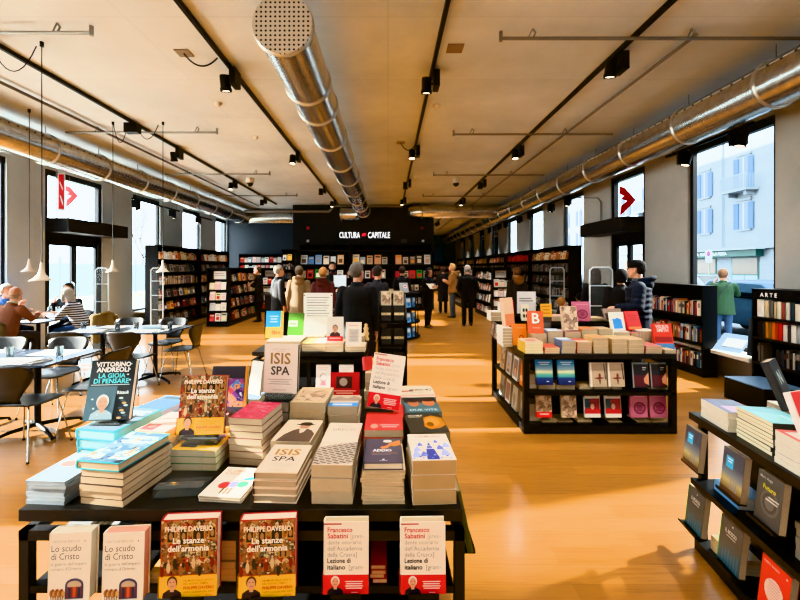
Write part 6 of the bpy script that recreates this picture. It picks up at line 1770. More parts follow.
chair(-3.2, 3.62, 180, 'dark cafe chair, back to the camera, at the near side of the nearest table')
chair(-2.93, 4.12, -90, 'dark cafe chair tucked in at the aisle side of the nearest table')
chair(-4.4, 3.62, 180, 'dark cafe chair cut by the picture edge at the wall side table')
chair(-3.75, 4.62, 0, 'dark cafe chair with a pale blue sheen behind the nearest table')
chair(-4.45, 4.6, 0, 'dark cafe chair behind the wall side table of the first row')
chair(-3.39, 5.43, 180, 'dark cafe chair with its back to the camera at the second row, aisle end')
chair(-4.12, 5.43, 180, 'dark cafe chair, back to the camera, in the second row beside the coat covered chair')
chair(-2.98, 5.98, -90, 'dark cafe chair at the aisle end of the second row, facing the cafe')
chair(-3.5, 6.5, 0, 'dark cafe chair on the far side of the second row, aisle end')
chair(-4.2, 6.5, 0, 'dark cafe chair on the far side of the second row, wall end')
chair(-5.2, 7.1, -90, 'cafe chair with a khaki coat over its back under the woman in stripes')
chair(-5.86, 6.2, 180, 'cafe chair with a khaki jacket over its back under the bald man')
chair(-5.95, 7.75, 0, 'cafe chair of the dark haired person across the table')
chair(-6.7, 7.1, 90, 'cafe chair of the grey haired person by the wall')

def drape(x, y, face, col, label, w=.27, zb=.36, zt=.83):
    """Coat hung over a chair back."""
    e = empty('coat', (x, y, 0), R(face), label, 'coat')
    m = M(col, .85, vary=.2, scale=14)
    mb = MB()
    rs = []
    for z, hw, yf, yb in ((zb, w * 1.02, .275, .36), (zb + .1, w * 1.0, .275, .35), (.58, w * .98, .272, .335), (.7, w * .99, .262, .315), (zt - .04, w * .96, .215, .305), (zt, w * .8, .22, .30)):
        n = 9
        fr = [(hw * (2 * j / (n - 1) - 1), yf + .008 * math.sin(j * 2.3 + z * 9), z + .012 * math.sin(j * 1.7)) for j in range(n)]
        bk_ = [(hw * (1 - 2 * j / (n - 1)), yb + .012 * math.sin(j * 1.9 + z * 7), z + .01 * math.sin(j * 2.1)) for j in range(n)]
        rs.append(fr + bk_)
    mb.rings(rs, m, True, True)
    mb.build('coat_body', e)
    for s in (-1, 1):
        mb = MB(); mb.tube([(s * w * .9, .29, zt - .06), (s * (w + .02), .31, .6), (s * (w - .02), .33, zb + .02)], [.05, .05, .045], m, 10); mb.build('sleeve', e)
    mb = MB(); mb.tube([(-.12, .29, zt), (-.06, .33, zt + .02), (0, .335, zt + .022), (.06, .33, zt + .02), (.12, .29, zt)], .022, m, 8); mb.build('collar', e)
drape(-5.2, 7.1, -90, '#80704a', 'khaki coat over the chair of the woman in stripes')
drape(-5.86, 6.2, 180, '#5e553c', 'olive khaki jacket over the chair of the bald man', w=.3, zb=.3)

GLS = glassmat('tumbler_glass', '#eef5f7', .2, .12)
PAPER = M('#e9eaec', .7, vary=.04)
def tumbler(x, y, label, z=CZ):
    e = empty('glass_tumbler', (x, y, z), 0, label, 'glass', 'glass tumblers on the cafe tables')
    mb = MB(); mb.lathe([(.0, .002), (.03, .002), (.036, .1), (.033, .1), (.028, .012), (0, .012)], GLS, 18); mb.build('glass_body', e)
def placemat(x, y, label, rz=0, w=.4, l=.28):
    mb = MB(); mb.box(-w / 2, -l / 2, .0008, w / 2, l / 2, .0028, PAPER)
    o = mb.build('paper_placemat', loc=(x, y, CZ)); o.rotation_euler = (0, 0, R(rz)); tag(o, label, 'placemat', 'white paper placemats on the cafe tables')
def cutlery(x, y, label, rz=0):
    e = empty('cutlery_pouch', (x, y, CZ + .003), R(rz), label, 'cutlery', 'cutlery on the cafe tables')
    mb = MB(); mb.box(-.03, -.1, 0, .03, .1, .005, M('#d5d9dd', .6)); mb.build('napkin', e)
    mb = MB(); mb.tube([(-.008, -.09, .008), (-.008, .11, .008)], [.004, .006], CHROME, 6); mb.tube([(.01, -.09, .008), (.01, .11, .008)], [.004, .005], CHROME, 6); mb.build('fork_and_knife', e)
for (x, y, nm) in [(-3.47, 4.06, 'nearest table'), (-4.23, 4.06, 'wall side table of the first row'), (-3.36, 5.92, 'aisle end table of the second row'), (-4.12, 5.92, 'wall end table of the second row')]:
    placemat(x - .08, y - .2, f'white placemat on the near half of the {nm}', 3)
    placemat(x + .03, y + .2, f'white placemat on the far half of the {nm}', -2)
    tumbler(x - .26, y - .02, f'clear tumbler on the wall side of the {nm}')
    tumbler(x + .2, y + .02, f'clear tumbler on the aisle side of the {nm}')
    cutlery(x + .22, y - .22, f'cutlery on a napkin on the {nm}', -15)
e = empty('menu_holder', (-3.42, 5.95, CZ), R(15), 'clear menu holder with pale blue cards on the aisle end table of the second row', 'menu holder')
mb = MB(); mb.box(-.12, -.05, .003, .12, .05, .03, M('#b9d0e0', .4)); mb.box(-.1, -.04, .03, .1, .04, .05, M('#d9e6ee', .4)); mb.build('cards', e)
def wineglass(x, y, label):
    e = empty('wine_glass', (x, y, CZ), 0, label, 'glass', 'wine glasses of the seated group')
    mb = MB(); mb.lathe([(0, .001), (.032, .001), (.03, .004), (.004, .008), (.004, .085), (.025, .1), (.036, .135), (.03, .19), (.028, .19), (.034, .135), (.022, .103), (0, .092)], GLS, 16); mb.build('glass_body', e)
wineglass(-6.02, 7.3, 'clear wine glass on the table of the seated group, wall side one')
wineglass(-5.9, 7.33, 'clear wine glass on the table of the seated group, next to the striped sleeve')
placemat(-5.9, 6.8, 'white placemat before the bald man', 0)
# ================================================================== people
def fuse(mb, name, parent, mat, voxel=.011, smooth=3):
    """Grow the pieces into one continuous skin."""
    o = mb.build(name)
    o.data.materials.clear(); o.data.materials.append(mat)
    r = o.modifiers.new('skin', 'REMESH'); r.mode = 'VOXEL'; r.voxel_size = voxel; r.use_smooth_shade = True
    if smooth:
        s = o.modifiers.new('soften', 'SMOOTH'); s.factor = .5; s.iterations = smooth
    dg = bpy.context.evaluated_depsgraph_get()
    me = bpy.data.meshes.new_from_object(o.evaluated_get(dg))
    o.modifiers.clear()
    old = o.data; o.data = me; bpy.data.meshes.remove(old)
    me.materials.clear(); me.materials.append(mat)
    me.polygons.foreach_set('material_index', [0] * len(me.polygons))
    me.polygons.foreach_set('use_smooth', [True] * len(me.polygons))
    if parent is not None: o.parent = parent
    return o

def ell(c, rx, ry, ax, n=16):
    """Ring centred at c, across x, in the plane normal to ax (ax in the yz plane)."""
    ax = Vector(ax).normalized(); X = Vector((1, 0, 0)); Y = ax.cross(X).normalized()
    return [tuple(Vector(c) + X * math.cos(2 * math.pi * j / n) * rx + Y * math.sin(2 * math.pi * j / n) * ry) for j in range(n)]

def hand(mb, w, d, side, curl=.5, s=1.0, palm_dir=None):
    """Palm, four fingers and a thumb from wrist w along d."""
    d = Vector(d).normalized()
    pn = Vector(palm_dir) if palm_dir is not None else Vector((-side, 0, 0))
    pn = (pn - d * pn.dot(d)).normalized()
    ac = d.cross(pn).normalized()
    w = Vector(w)
    for q in (-.024, -.008, .008, .024):
        mb.tube([w + ac * q * .6 * s, w + d * .05 * s + ac * q * s, w + d * .088 * s + ac * q * 1.15 * s], [.016 * s, .0165 * s, .0135 * s], SKIN, 8, weld=True, round_ends=True)
    fwd = ac if ac.y < 0 or (abs(ac.y) < .2 and ac.z > 0) else -ac
    sg = 1 if fwd == ac else -1
    for i, (q, L) in enumerate(((.029, .068), (.0098, .078), (-.0098, .073), (-.029, .056))):
        b = w + d * .085 * s + ac * q * sg * s * 1.08
        p1 = b + d * L * .45 * s + pn * L * .25 * curl * s
        p2 = p1 + (d * (1 - curl) + pn * curl).normalized() * L * .32 * s
        p3 = p2 + (d * (1 - 1.4 * curl) + pn * 1.3 * curl).normalized() * L * .25 * s
        mb.tube([b, p1, p2, p3], [.0098 * s, .0094 * s, .0088 * s, .0078 * s], SKIN, 8, weld=True, round_ends=True)
    b = w + d * .022 * s + fwd * .026 * s
    mb.tube([b, b + (d * .6 + fwd * .7 + pn * .3).normalized() * .036 * s, b + (d * .75 + fwd * .5 + pn * .55).normalized() * .066 * s], [.0125 * s, .011 * s, .009 * s], SKIN, 8, weld=True, round_ends=True)

SKIN = M('#c6957a', .55, vary=.06, scale=20)
SKIN2 = M('#b98468', .55, vary=.06, scale=20)
def person(x, y, face, H, label, coat='#1a1a1c', coat_name='coat', hem=.72, legs='#202227', shoes='#171514', hair='short', hair_col='#2d241e', arms=('down', 'down'), head_yaw=0, head_pitch=0, lean=0, sit=None, skin=None, fat=1.0,
           coat_mat=None, collar=None, hood=None, extras=None, feet=None, z0=0, puff=0, no_face=False):
    skin = skin or SKIN
    s = H / 1.75
    Hrot = Matrix.Translation((x, y, z0)) @ Matrix.Rotation(R(face), 4, 'Z')
    pz = .93 * s if sit is None else sit + .10
    t = Vector((0, -math.sin(R(lean)), math.cos(R(lean))))
    P = Vector((0, 0, pz))
    def T(u, dy=0): return P + t * u * s + Vector((0, dy * s, 0))
    neck = T(.545, -.01)
    body = MB(); body.smooth = True
    f = fat
    body.weld_rings([ell(T(u, dy), rx * s * f, ry * s * f, t) for u, rx, ry, dy in ((-.08, .11, .09, 0), (0, .155, .112, 0), (.1, .15, .108, 0), (.2, .135, .098, -.005), (.34, .152, .11, -.01), (.43, .15, .1, -.005), (.485, .1, .075, 0), (.515, .06, .06, 0))], skin)
    hp = [Vector((sd * .09 * s, 0, pz - .02)) for sd in (-1, 1)]
    if sit is None:
        ft = feet or ((-.10, .0), (.10, .0))
        an = [Vector((a * s, b * s, .085 * s)) for a, b in ft]
        kn = [Vector((h.x * .5 + a.x * .5, a.y * .5 - .025 * s, .49 * s)) for h, a in zip(hp, an)]
    else:
        kn = [Vector((sd * .11 * s, -.43 * s, sit + .06)) for sd in (-1, 1)]
        an = [Vector((sd * .12 * s, (-.36 if sd < 0 else -.42) * s, .085 * s)) for sd in (-1, 1)]
    for h, k, a in zip(hp, kn, an):
        body.tube([h, h.lerp(k, .5), k, k.lerp(a, .35), a], [.082 * s, .07 * s, .052 * s, .05 * s, .035 * s], skin, 12, weld=True, round_ends=True)
    sh = [T(.44) + Vector((sd * .172 * s * f, 0, 0)) for sd in (-1, 1)]
    armj = []
    for i, sd in enumerate((-1, 1)):
        A = arms[i]
        if A == 'down': e_, w_ = sh[i] + Vector((sd * .055, .03, -.285)) * s, sh[i] + Vector((sd * .06, -.035, -.535)) * s
        elif A == 'hold': e_, w_ = sh[i] + Vector((sd * .06, -.02, -.28)) * s, sh[i] + Vector((-sd * .06, -.235, -.19)) * s
        elif A == 'front': e_, w_ = sh[i] + Vector((sd * .05, -.03, -.28)) * s, sh[i] + Vector((-sd * .02, -.27, -.3)) * s
        elif A == 'pocket': e_, w_ = sh[i] + Vector((sd * .09, .05, -.27)) * s, sh[i] + Vector((sd * .01, -.09, -.46)) * s
        elif A == 'table': e_, w_ = sh[i] + Vector((sd * .07, -.13, -.18)) * s, sh[i] + Vector((-sd * .04, -.36, -.12)) * s
        elif A == 'chin': e_, w_ = sh[i] + Vector((sd * .04, -.2, -.2)) * s, sh[i] + Vector((-sd * .1, -.22, .03)) * s
        elif A == 'up': e_, w_ = sh[i] + Vector((sd * .1, -.15, -.2)) * s, sh[i] + Vector((-sd * .05, -.26, .03)) * s
        else: e_, w_ = sh[i] + Vector(A[0]) * s, sh[i] + Vector(A[1]) * s
        armj.append((sh[i], e_, w_))
        body.tube([sh[i], sh[i].lerp(e_, .5), e_, e_.lerp(w_, .3), w_], [.05 * s, .045 * s, .038 * s, .037 * s, .025 * s], skin, 12, weld=True, round_ends=True)
        dv = (w_ - e_).normalized()
        hand(body, w_, dv, sd, .45, s, None if A in ('down', 'pocket') else Vector((-sd * .4, 0, -.6)) if A in ('table', 'front') else Vector((-sd, 0, .3)))
    # head
    HC = neck + t * .02 * s + Vector((0, -.024 * s - (.02 * s if head_pitch > 0 else 0), .118 * s))
    body.tube([T(.49), neck, HC + Vector((0, .02, -.05)) * s], [.062 * s, .055 * s, .052 * s], skin, 14, weld=True)
    HM = Matrix.Translation(HC) @ Matrix.Rotation(R(head_yaw), 4, 'Z') @ Matrix.Rotation(R(head_pitch), 4, 'X') @ Matrix.Diagonal((s, s, s, 1))
    body.M = HM
    body.ball((0, .012, .03), (.076, .096, .098), skin, 18, 12)
    body.weld_rings([[(math.cos(q) * rx, cy + math.sin(q) * ry, z) for q in [2 * math.pi * j / 16 for j in range(16)]] for z, rx, ry, cy in ((-.118, .022, .022, -.068), (-.105, .038, .045, -.05), (-.07, .056, .066, -.03), (-.03, .066, .08, -.012), (.01, .07, .085, -.005), (.05, .068, .08, 0))], skin)
    body.tube([(0, -.088, .012), (0, -.103, -.018), (0, -.112, -.036), (0, -.094, -.044)], [.008, .0105, .0135, .01], skin, 8, weld=True)
    body.tube([(-.03, -.083, .02), (.0, -.09, .021), (.03, -.083, .02)], [.009, .008, .009], skin, 8, weld=True)
    body.tube([(-.022, -.082, -.064), (0, -.09, -.066), (.022, -.082, -.064)], [.007, .009, .007], skin, 8, weld=True)
    for sd in (-1, 1):
        body.tube([(sd * .074, .012, -.028), (sd * .084, .022, .0), (sd * .08, .016, .028)], [.009, .012, .011], skin, 8, weld=True)
    body.M = Matrix.Identity(4)
    root = fuse(body, 'person', None, skin, .0095, 2)
    root.matrix_world = Hrot
    tag(root, label, 'person')
    if not no_face:
        for sd in (-1, 1):
            mb = MB(); mb.M = HM; mb.ball((sd * .031, -.077, .002), (.011, .007, .0065), M('#e6e2dc', .3), 10, 6); mb.ball((sd * .031, -.0815, .002), (.0055, .004, .0055), M('#2a1d16', .2), 8, 6); mb.build('eye', root)
            mb = MB(); mb.M = HM; mb.tube([(sd * .015, -.089, .024), (sd * .034, -.086, .029), (sd * .05, -.074, .024)], [.003, .004, .002], M('#2f251f', .8), 6); mb.build('eyebrow', root)
        mb = MB(); mb.M = HM; mb.tube([(-.022, -.0865, -.065), (0, -.0955, -.066), (.022, -.0865, -.065)], [.003, .005, .003], M('#a3574c', .5), 6); mb.build('mouth', root)
    # hair
    if hair != 'none':
        hm = M(hair_col, .75, vary=.25, scale=60)
        mb = MB(); mb.M = HM; mb.smooth = True
        nu, nv = 28, 18; vs = []; keep = set()
        for i in range(nv + 1):
            a = -math.pi / 2 + math.pi * i / nv
            for j in range(nu):
                q = 2 * math.pi * j / nu
                px, py, pz_ = math.cos(a) * math.cos(q), math.cos(a) * math.sin(q), math.sin(a)
                k = 1 + .03 * math.sin(9 * q + 4 * a) * (1 if hair != 'bald' else .2)
                vs.append((px * .088 * k, .014 + py * .108 * k, .03 + pz_ * .112 * k))
        def ok(p):
            X, Y, Z = p
            if hair == 'bald': return Y > .0 and -.085 < Z < .0 + .02 * (Y < .06)
            if Y < -.03: return Z > .072 + .02 * (abs(X) < .04) - (.0 if Y > -.06 else .0)
            if Y < .03: return Z > (.012 if hair == 'short' else -.06)
            return Z > (-.065 if hair == 'short' else -.08)
        for i in range(nv):
            for j in range(nu):
                q = (i * nu + j, i * nu + (j + 1) % nu, (i + 1) * nu + (j + 1) % nu, (i + 1) * nu + j)
                if all(ok(vs[w]) for w in q): keep.add(q)
        mb.add(vs, list(keep), hm, True)
        if hair in ('long', 'bob'):
            zl = -.30 if hair == 'long' else -.13
            mb.rings([[(math.cos(q) * rx, cy + math.sin(q) * ry, z) for q in [2 * math.pi * j / 16 for j in range(16)]] for z, rx, ry, cy in ((.03, .088, .08, .04), (-.04, .092, .066, .05), (-.12, .098, .055, .062), (zl, .085, .04, .07))], hm)
            for sd in (-1, 1):
                mb.tube([(sd * .075, -.02, .05), (sd * .09, -.03, -.03), (sd * .088, -.03, -.1), (sd * .08, -.01, zl + .04)], [.02, .026, .028, .018], hm, 8)
        ho = mb.build('hair', root)
        so_ = ho.modifiers.new('thickness', 'SOLIDIFY'); so_.thickness = .008; so_.offset = 1
    # trousers
    if legs:
        lm = M(legs, .85, vary=.15, scale=25)
        mb = MB(); mb.smooth = True
        mb.weld_rings([ell(T(u), rx * s * f, ry * s * f, t) for u, rx, ry in ((-.09, .125, .11), (0, .175, .13), (.1, .165, .125))], lm)
        for h, k, a in zip(hp, kn, an):
            mb.tube([h, h.lerp(k, .5), k, k.lerp(a, .5), a + Vector((0, 0, -.03 * s))], [.1 * s, .088 * s, .072 * s, .066 * s, .06 * s], lm, 14, weld=True)
        fuse(mb, 'trousers', root, lm, .014, 3)
    for i, a in enumerate(an):
        mb = MB(); mb.smooth = True
        n = 12; rs = []
        for yy, rx, h in ((.075, .022, .05), (.06, .036, .085), (.01, .041, .1), (-.06, .044, .07), (-.13, .043, .05), (-.17, .03, .036), (-.185, .012, .02)):
            ring = []
            for j in range(n):
                q = 2 * math.pi * j / n
                ring.append((a.x + math.cos(q) * rx * s, a.y + yy * s, max(.0, (.5 + .5 * math.sin(q)) * h * s)))
            rs.append(ring)
        mb.rings(rs, M(shoes, .45), True, True)
        mb.build('shoe', root)
    # coat / sweater
    if coat or coat_mat:
        cm = coat_mat or M(coat, .82, vary=.18, scale=18)
        g = f + puff
        mb = MB(); mb.smooth = True
        if sit is None:
            hz = hem * s
            rs = [((hz - pz) / s, .205 * g, .155 * g, 0)]
            if hem < .7: rs.append(((.72 * s - pz) / s, .198 * g, .15 * g, 0))
            rs += [(.0, .19 * g, .142 * g, 0)]
        else:
            rs = [(-.03, .195 * g, .15 * g, 0)]
        rs += [(.12, .178 * g, .134 * g, 0), (.24, .175 * g, .13 * g, -.005), (.36, .185 * g, .137 * g, -.01), (.43, .18 * g, .122 * g, -.005), (.475, .13 * g, .1 * g, 0), (.51, .088, .082, 0), (.56, .074, .076, .004)]
        mb.weld_rings([ell(T(u, dy), rx * s, ry * s, t if u > 0 else (0, 0, 1)) for u, rx, ry, dy in rs], cm)
        for a, b, c in armj:
            k = 1 + puff
            c2 = b.lerp(c, .94)
            mb.tube([a + Vector((0, 0, .0)), a.lerp(b, .5), b, b.lerp(c2, .5), c2], [.075 * s * k, .066 * s * k, .06 * s * k, .053 * s * k, .045 * s * k], cm, 14, weld=True, round_ends=False)
            mb.ball(tuple(a), .074 * s * k, cm, 12, 8)
        if puff:
            for u in (.02, .1, .18, .26, .34, .41):
                mb.weld_rings([ell(T(u + q), .19 * g * s * r_, .143 * g * s * r_, t) for q, r_ in ((-.03, .99), (0, 1.045), (.03, .99))], cm)
            for a, b, c in armj:
                for q in (.2, .45, .7, .95):
                    p_ = a.lerp(b, q); mb.ball(tuple(p_), .076 * s * (1 + puff), cm, 12, 8)
                for q in (.3, .6, .85):
                    p_ = b.lerp(c, q); mb.ball(tuple(p_), .064 * s * (1 + puff), cm, 12, 8)
        fuse(mb, coat_name, root, cm, .012, 2 if puff else 4)
    if collar:
        mb = MB(); c0 = T(.5)
        mb.rings([ell(c0 + t * q * s, r1 * s, r2 * s, t, 18) for q, r1, r2 in ((-.03, .1, .09), (.02, .082, .078), (.065, .078, .076), (.06, .068, .066), (.0, .066, .064))], M(collar, .8, vary=.15), False)
        mb.build('collar', root)
    if hood:
        mb = MB(); mb.smooth = True
        hm = M(hood[0], .95, vary=.3, scale=70)
        c0 = T(.5, .03)
        if hood[1] == 'down':
            mb.ball(tuple(c0 + Vector((0, .075, -.015)) * s), (.135 * s, .085 * s, .1 * s), hm, 16, 10)
            mb.tube([c0 + Vector((.1 * math.sin(q), .06 - .11 * math.cos(q) * -1 * .9, .05 + .02 * math.cos(q))) * s for q in [R(d) for d in range(-140, 141, 28)]], .035 * s, hm, 10, weld=True, round_ends=True)
        else:
            mb.M = HM
            mb.ball((0, .03, .02), (.115, .125, .14), hm, 18, 12)
            mb.M = Matrix.Identity(4)
        fuse(mb, 'hood', root, hm, .013, 2)
    for ex in extras or ():
        ex(root, HM, T, s, armj)
    return root

def beanie(col, ht=.12):
    def f(root, HM, T, s, armj):
        mb = MB(); mb.M = HM
        m = M(col, .95, vary=.25, scale=80)
        mb.rings([[(math.cos(q) * rx, .012 + math.sin(q) * ry, z) for q in [2 * math.pi * j / 22 for j in range(22)]] for z, rx, ry in ((.028, .092, .112), (.03, .096, .117), (.07, .096, .116), (.1, .086, .106), (.13, .062, .08), (.148, .03, .04), (.152, .006, .008))], m, True)
        mb.build('knit_cap', root)
    return f
def brim_hat(col):
    def f(root, HM, T, s, armj):
        mb = MB(); mb.M = HM; m = M(col, .9)
        mb.rings([[(math.cos(q) * rx, .005 + math.sin(q) * ry, z) for q in [2 * math.pi * j / 24 for j in range(24)]] for z, rx, ry in ((.062, .15, .17), (.068, .15, .17), (.072, .095, .115), (.13, .085, .1), (.155, .06, .075))], m, True)
        mb.build('hat', root)
    return f
def beard(col):
    def f(root, HM, T, s, armj):
        mb = MB(); mb.M = HM; m = M(col, .9, vary=.3, scale=80)
        mb.rings([[(rx * math.sin(q), cy - ry * math.cos(q), z) for q in [R(d) for d in range(-88, 89, 16)]] + [((rx - .012) * math.sin(q), cy - (ry - .012) * math.cos(q), z) for q in [R(d) for d in range(88, -89, -16)]] for z, rx, ry, cy in ((-.045, .073, .078, -.02), (-.075, .068, .076, -.026), (-.11, .05, .062, -.036), (-.135, .025, .034, -.05))], m, True)
        mb.build('beard', root)
    return f
def scarf(col):
    def f(root, HM, T, s, armj):
        mb = MB(); c0 = T(.515, -.005); m = M(col, .9, vary=.3, scale=30)
        mb.tube([c0 + Vector((.085 * math.cos(q), .08 * math.sin(q), .012 * math.sin(3 * q))) * s for q in [2 * math.pi * j / 16 for j in range(17)]], .034 * s, m, 10)
        mb.build('scarf', root)
    return f
def glasses():
    def f(root, HM, T, s, armj):
        mb = MB(); mb.M = HM; m = M('#1c1a19', .3)
        for sd in (-1, 1):
            mb.tube([(sd * .031 + .02 * math.cos(q), -.095, .002 + .016 * math.sin(q)) for q in [2 * math.pi * j / 14 for j in range(15)]], .0025, m, 6)
            mb.tube([(sd * .051, -.093, .006), (sd * .078, -.04, .008), (sd * .082, .01, .004)], .0025, m, 6)
        mb.tube([(-.011, -.096, .004), (.011, -.096, .004)], .0025, m, 6)
        mb.build('eyeglasses', root)
    return f
def strap_bag(col, sd=1):
    def f(root, HM, T, s, armj):
        mb = MB(); m = M(col, .6)
        c = T(-.02) + Vector((sd * .24 * s, .02, -.06))
        mb.box(c.x - .045, c.y - .13, c.z - .12, c.x + .045, c.y + .13, c.z + .1, m)
        mb.tube([c + Vector((0, -.1, .1)), T(.44) + Vector((-sd * .05, -.14, 0)), T(.5) + Vector((-sd * .12, 0, .03)), T(.44) + Vector((-sd * .05, .14, 0)), c + Vector((0, .1, .1))], .012, m, 6)
        mb.build('shoulder_bag', root)
    return f
def open_book(x, y, z, rz, label, c='#d9d2c4', tilt=40):
    e = empty('open_book', (x, y, z), R(rz), label, 'book', 'books held by readers')
    mb = MB(); mb.M = Matrix.Rotation(R(tilt), 4, 'X')
    for sd in (-1, 1):
        mb.add([(0, -.1, 0), (sd * .14, -.1, .02), (sd * .14, .1, .02), (0, .1, 0), (0, -.1, .012), (sd * .138, -.1, .032), (sd * .138, .1, .032), (0, .1, .012)], [(0, 1, 2, 3), (4, 5, 6, 7), (0, 1, 5, 4), (2, 3, 7, 6), (1, 2, 6, 5)], PAGEW)
    mb.build('pages', e)
    mb = MB(); mb.M = Matrix.Rotation(R(tilt), 4, 'X')
    for sd in (-1, 1):
        mb.quad((0, -.103, -.002), (sd * .143, -.103, .018), (sd * .143, .103, .018), (0, .103, -.002), M(c, .5))
    mb.build('cover', e)
def P_(px, d): return vx(px, d)

# --- seated group in the cafe
person(-5.86, 6.28, 176, 1.6, 'bald person in a brown sweater seated with his back to the camera', '#7b4f3a', 'sweater', legs='#3a3c42', hair='bald', hair_col='#a08878', arms=('table', 'chin'), sit=.49, lean=13, collar='#b9c0a4', head_pitch=6)
STR = stripes('navy_white_stripe_knit', '#cfd3da', '#20263c', 26, 'Z', .42)
person(-5.25, 7.1, -84, 1.58, 'grey haired person in a navy striped top and jeans seated leaning over the table', None, 'striped_top', legs='#31507f', hair='bob', hair_col='#a8a49e', arms=('table', 'table'), sit=.49, lean=28, head_pitch=6, coat_mat=STR, no_face=True)
person(-5.98, 7.74, 8, 1.6, 'dark haired person seated facing the camera behind the bald one, hands raised', '#24262c', 'jacket', hair='short', hair_col='#221c19', arms=('up', 'up'), sit=.49, lean=8)
person(-6.68, 7.1, 90, 1.6, 'grey haired person in blue seated against the wall at the picture edge', '#3f6fb0', 'shirt', hair='short', hair_col='#bdbab4', arms=('table', 'table'), sit=.49, lean=6)
# --- far left reader
person(P_(259, 12.4), 12.4, -82, 1.66, 'person in a black coat reading beside the double bookcase by the cafe windows', '#15151a', hem=.62, hair='short', hair_col='#4a3a30', arms=('hold', 'hold'), head_pitch=12, legs='#101013')
open_book(P_(252.5, 12.4), 12.36, 1.15, -82, 'pale book held by the reader in black by the cafe bookcase')
# --- checkout queue
person(P_(278, 8.95), 8.95, 130, 1.68, 'grey haired person in a grey coat half hidden behind the beige hooded coat', '#1d1d20', hem=.7, hair='short', hair_col='#8a857d', legs='#2a2a2e')
person(P_(299, 8.8), 8.8, 186, 1.66, 'person in a beige coat with thick hood and grey knit cap, seen from behind', '#84745c', hem=.55, hair='short', hair_col='#5a4a3c', hood=('#86745a', 'down'), extras=(beanie('#6f6355'),), legs='#3a3530', fat=1.08)
person(P_(323, 8.45), 8.45, 176, 1.63, 'person in a maroon jacket with short blond hair, back to the camera', '#4a2326', hem=.72, hair='short', hair_col='#a87c4a', hood=('#42201f', 'down'), legs='#26262b', fat=1.06)
person(P_(332.5, 10.5), 10.5, 8, 1.77, 'bearded clerk in a checked shirt and dark waistcoat behind the counter', '#2c302f', 'waistcoat', hem=.85, hair='short', hair_col='#231b17', arms=('front', 'front'), extras=(beard('#2a1f1a'),), collar='#7a3a38', head_yaw=10)
person(P_(349, 10.95), 10.95, 40, 1.6, 'second clerk with glasses seen beside the shoulder of the large man in black', '#1d1d22', 'sweater', hem=.85, hair='short', hair_col='#1d1613', arms=('front', 'front'), extras=(glasses(), beard('#241c18')), head_pitch=10)
person(P_(357, 5.25), 5.25, 172, 1.69, 'large grey haired man in a black coat standing at the middle table, from behind', '#0f1013', hem=.5, hair='short', hair_col='#5d5650', arms=('down', 'down'), fat=1.14, head_yaw=-24, collar='#141418', legs='#15151a')
person(P_(377, 7.4), 7.4, 150, 1.66, 'person in a dark grey coat beyond the shoulder of the large man in black', '#24252a', hem=.6, hair='short', hair_col='#241d1a', legs='#17171b')
person(P_(402, 11.4), 11.4, 170, 1.66, 'person in a charcoal coat standing beyond the round display, back to the camera', '#26272b', hem=.6, hair='short', hair_col='#3a2a22', legs='#151519')
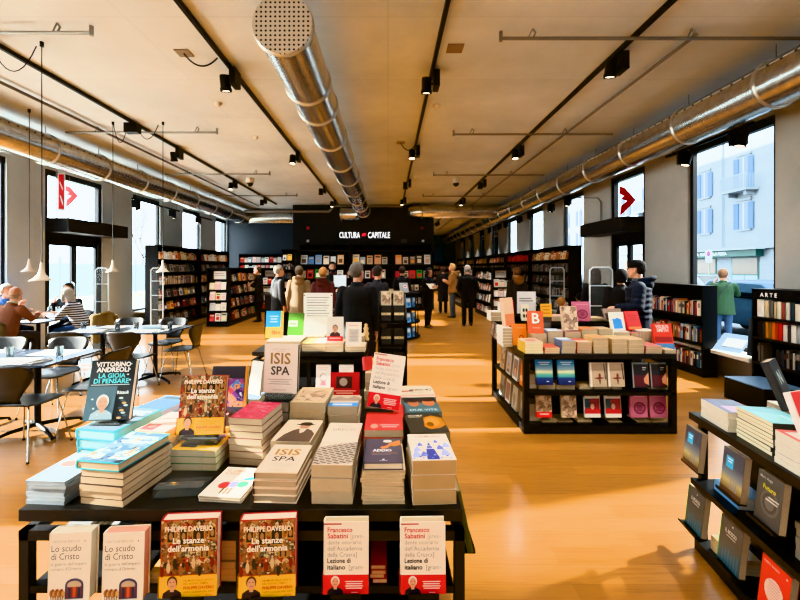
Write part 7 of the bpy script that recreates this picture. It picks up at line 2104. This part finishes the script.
# --- main aisle
person(P_(428, 11.2), 11.2, 42, 1.62, 'woman in a black coat reading in the main aisle beside the round display', '#131316', hem=.6, hair='bob', hair_col='#1d1715', arms=('hold', 'hold'), head_pitch=14, extras=(scarf('#3a3f52'),), shoes='#6d4a30', legs='#18181b', feet=((-.12, -.05), (.13, .1)))
open_book(P_(430.5, 11.2), 11.0, 1.12, 42, 'small pale book held by the woman reading in the main aisle', '#b9b0a4')
person(P_(443, 14.6), 14.6, 170, 1.66, 'person in dark clothes between the woman reading and the camel coat', '#16161a', hem=.45, hair='short', hair_col='#33231c', legs='#121215')
person(P_(453, 13.4), 13.4, -112, 1.76, 'fair haired person in a camel hooded coat and grey jeans in the main aisle', '#8a6238', hem=.82, hair='short', hair_col='#b89a6a', hood=('#9a7448', 'down'), legs='#4d5660', arms=('hold', 'hold'), shoes='#2a211b', fat=1.05)
person(P_(467.5, 11.5), 11.5, 178, 1.70, 'grey haired man in a black jacket walking away down the main aisle', '#101114', hem=.78, hair='short', hair_col='#a39c94', legs='#191a1e', arms=('pocket', 'pocket'), fat=1.12)
person(P_(517, 9.6), 9.6, 190, 1.64, 'person with a brown fur hood browsing the wall shelves on the street side', '#241d18', hem=.5, hair='short', hair_col='#5a3a22', hood=('#7a5226', 'down'), legs='#17171a', fat=1.08)
# --- street door
person(P_(638.5, 5.75), 5.75, -118, 1.73, 'man in a navy padded jacket and black knit cap standing by the island', '#161d2c', 'padded_jacket', hem=.68, hair='short', hair_col='#17130f', puff=.14, hood=('#141a28', 'down'), extras=(beanie('#0e0d0f'),), head_yaw=-18, collar='#4f5454', legs='#17181c', arms=('down', 'front'))
person(P_(621, 6.6), 6.6, 150, 1.60, 'person in a black hooded jacket standing just past the navy padded jacket', '#0d0e11', 'jacket', hem=.6, hair='none', hood=('#0c0d10', 'up'), legs='#131316', fat=1.08, no_face=True)
person(P_(595.5, 7.75), 7.75, 160, 1.62, 'person with long brown hair and dark coat seen through the clear security gate', '#17181c', hem=.5, hair='long', hair_col='#3a2a22', legs='#1c2530')
person(P_(561, 7.5), 7.5, 60, 1.08, 'small child in a black coat and fluffy brown hat behind the island', '#141417', hem=.4, hair='none', hood=('#8a6238', 'up'), legs='#1c1c20')
person(P_(580, 8.3), 8.3, -150, 1.12, 'small child in a black hooded jacket near the security gate', '#101013', hem=.4, hair='none', hood=('#101013', 'up'), legs='#1c1c20')
# --- outside
person(7.6, 9.3, 150, 1.75, 'person in a green jacket with a strap bag on the pavement outside the large window', '#35503a', 'jacket', hem=.72, hair='short', hair_col='#7a5a44', legs='#3f5876', extras=(strap_bag('#2b2f36'),), arms=('up', 'up'), z0=-.15, fat=1.1)
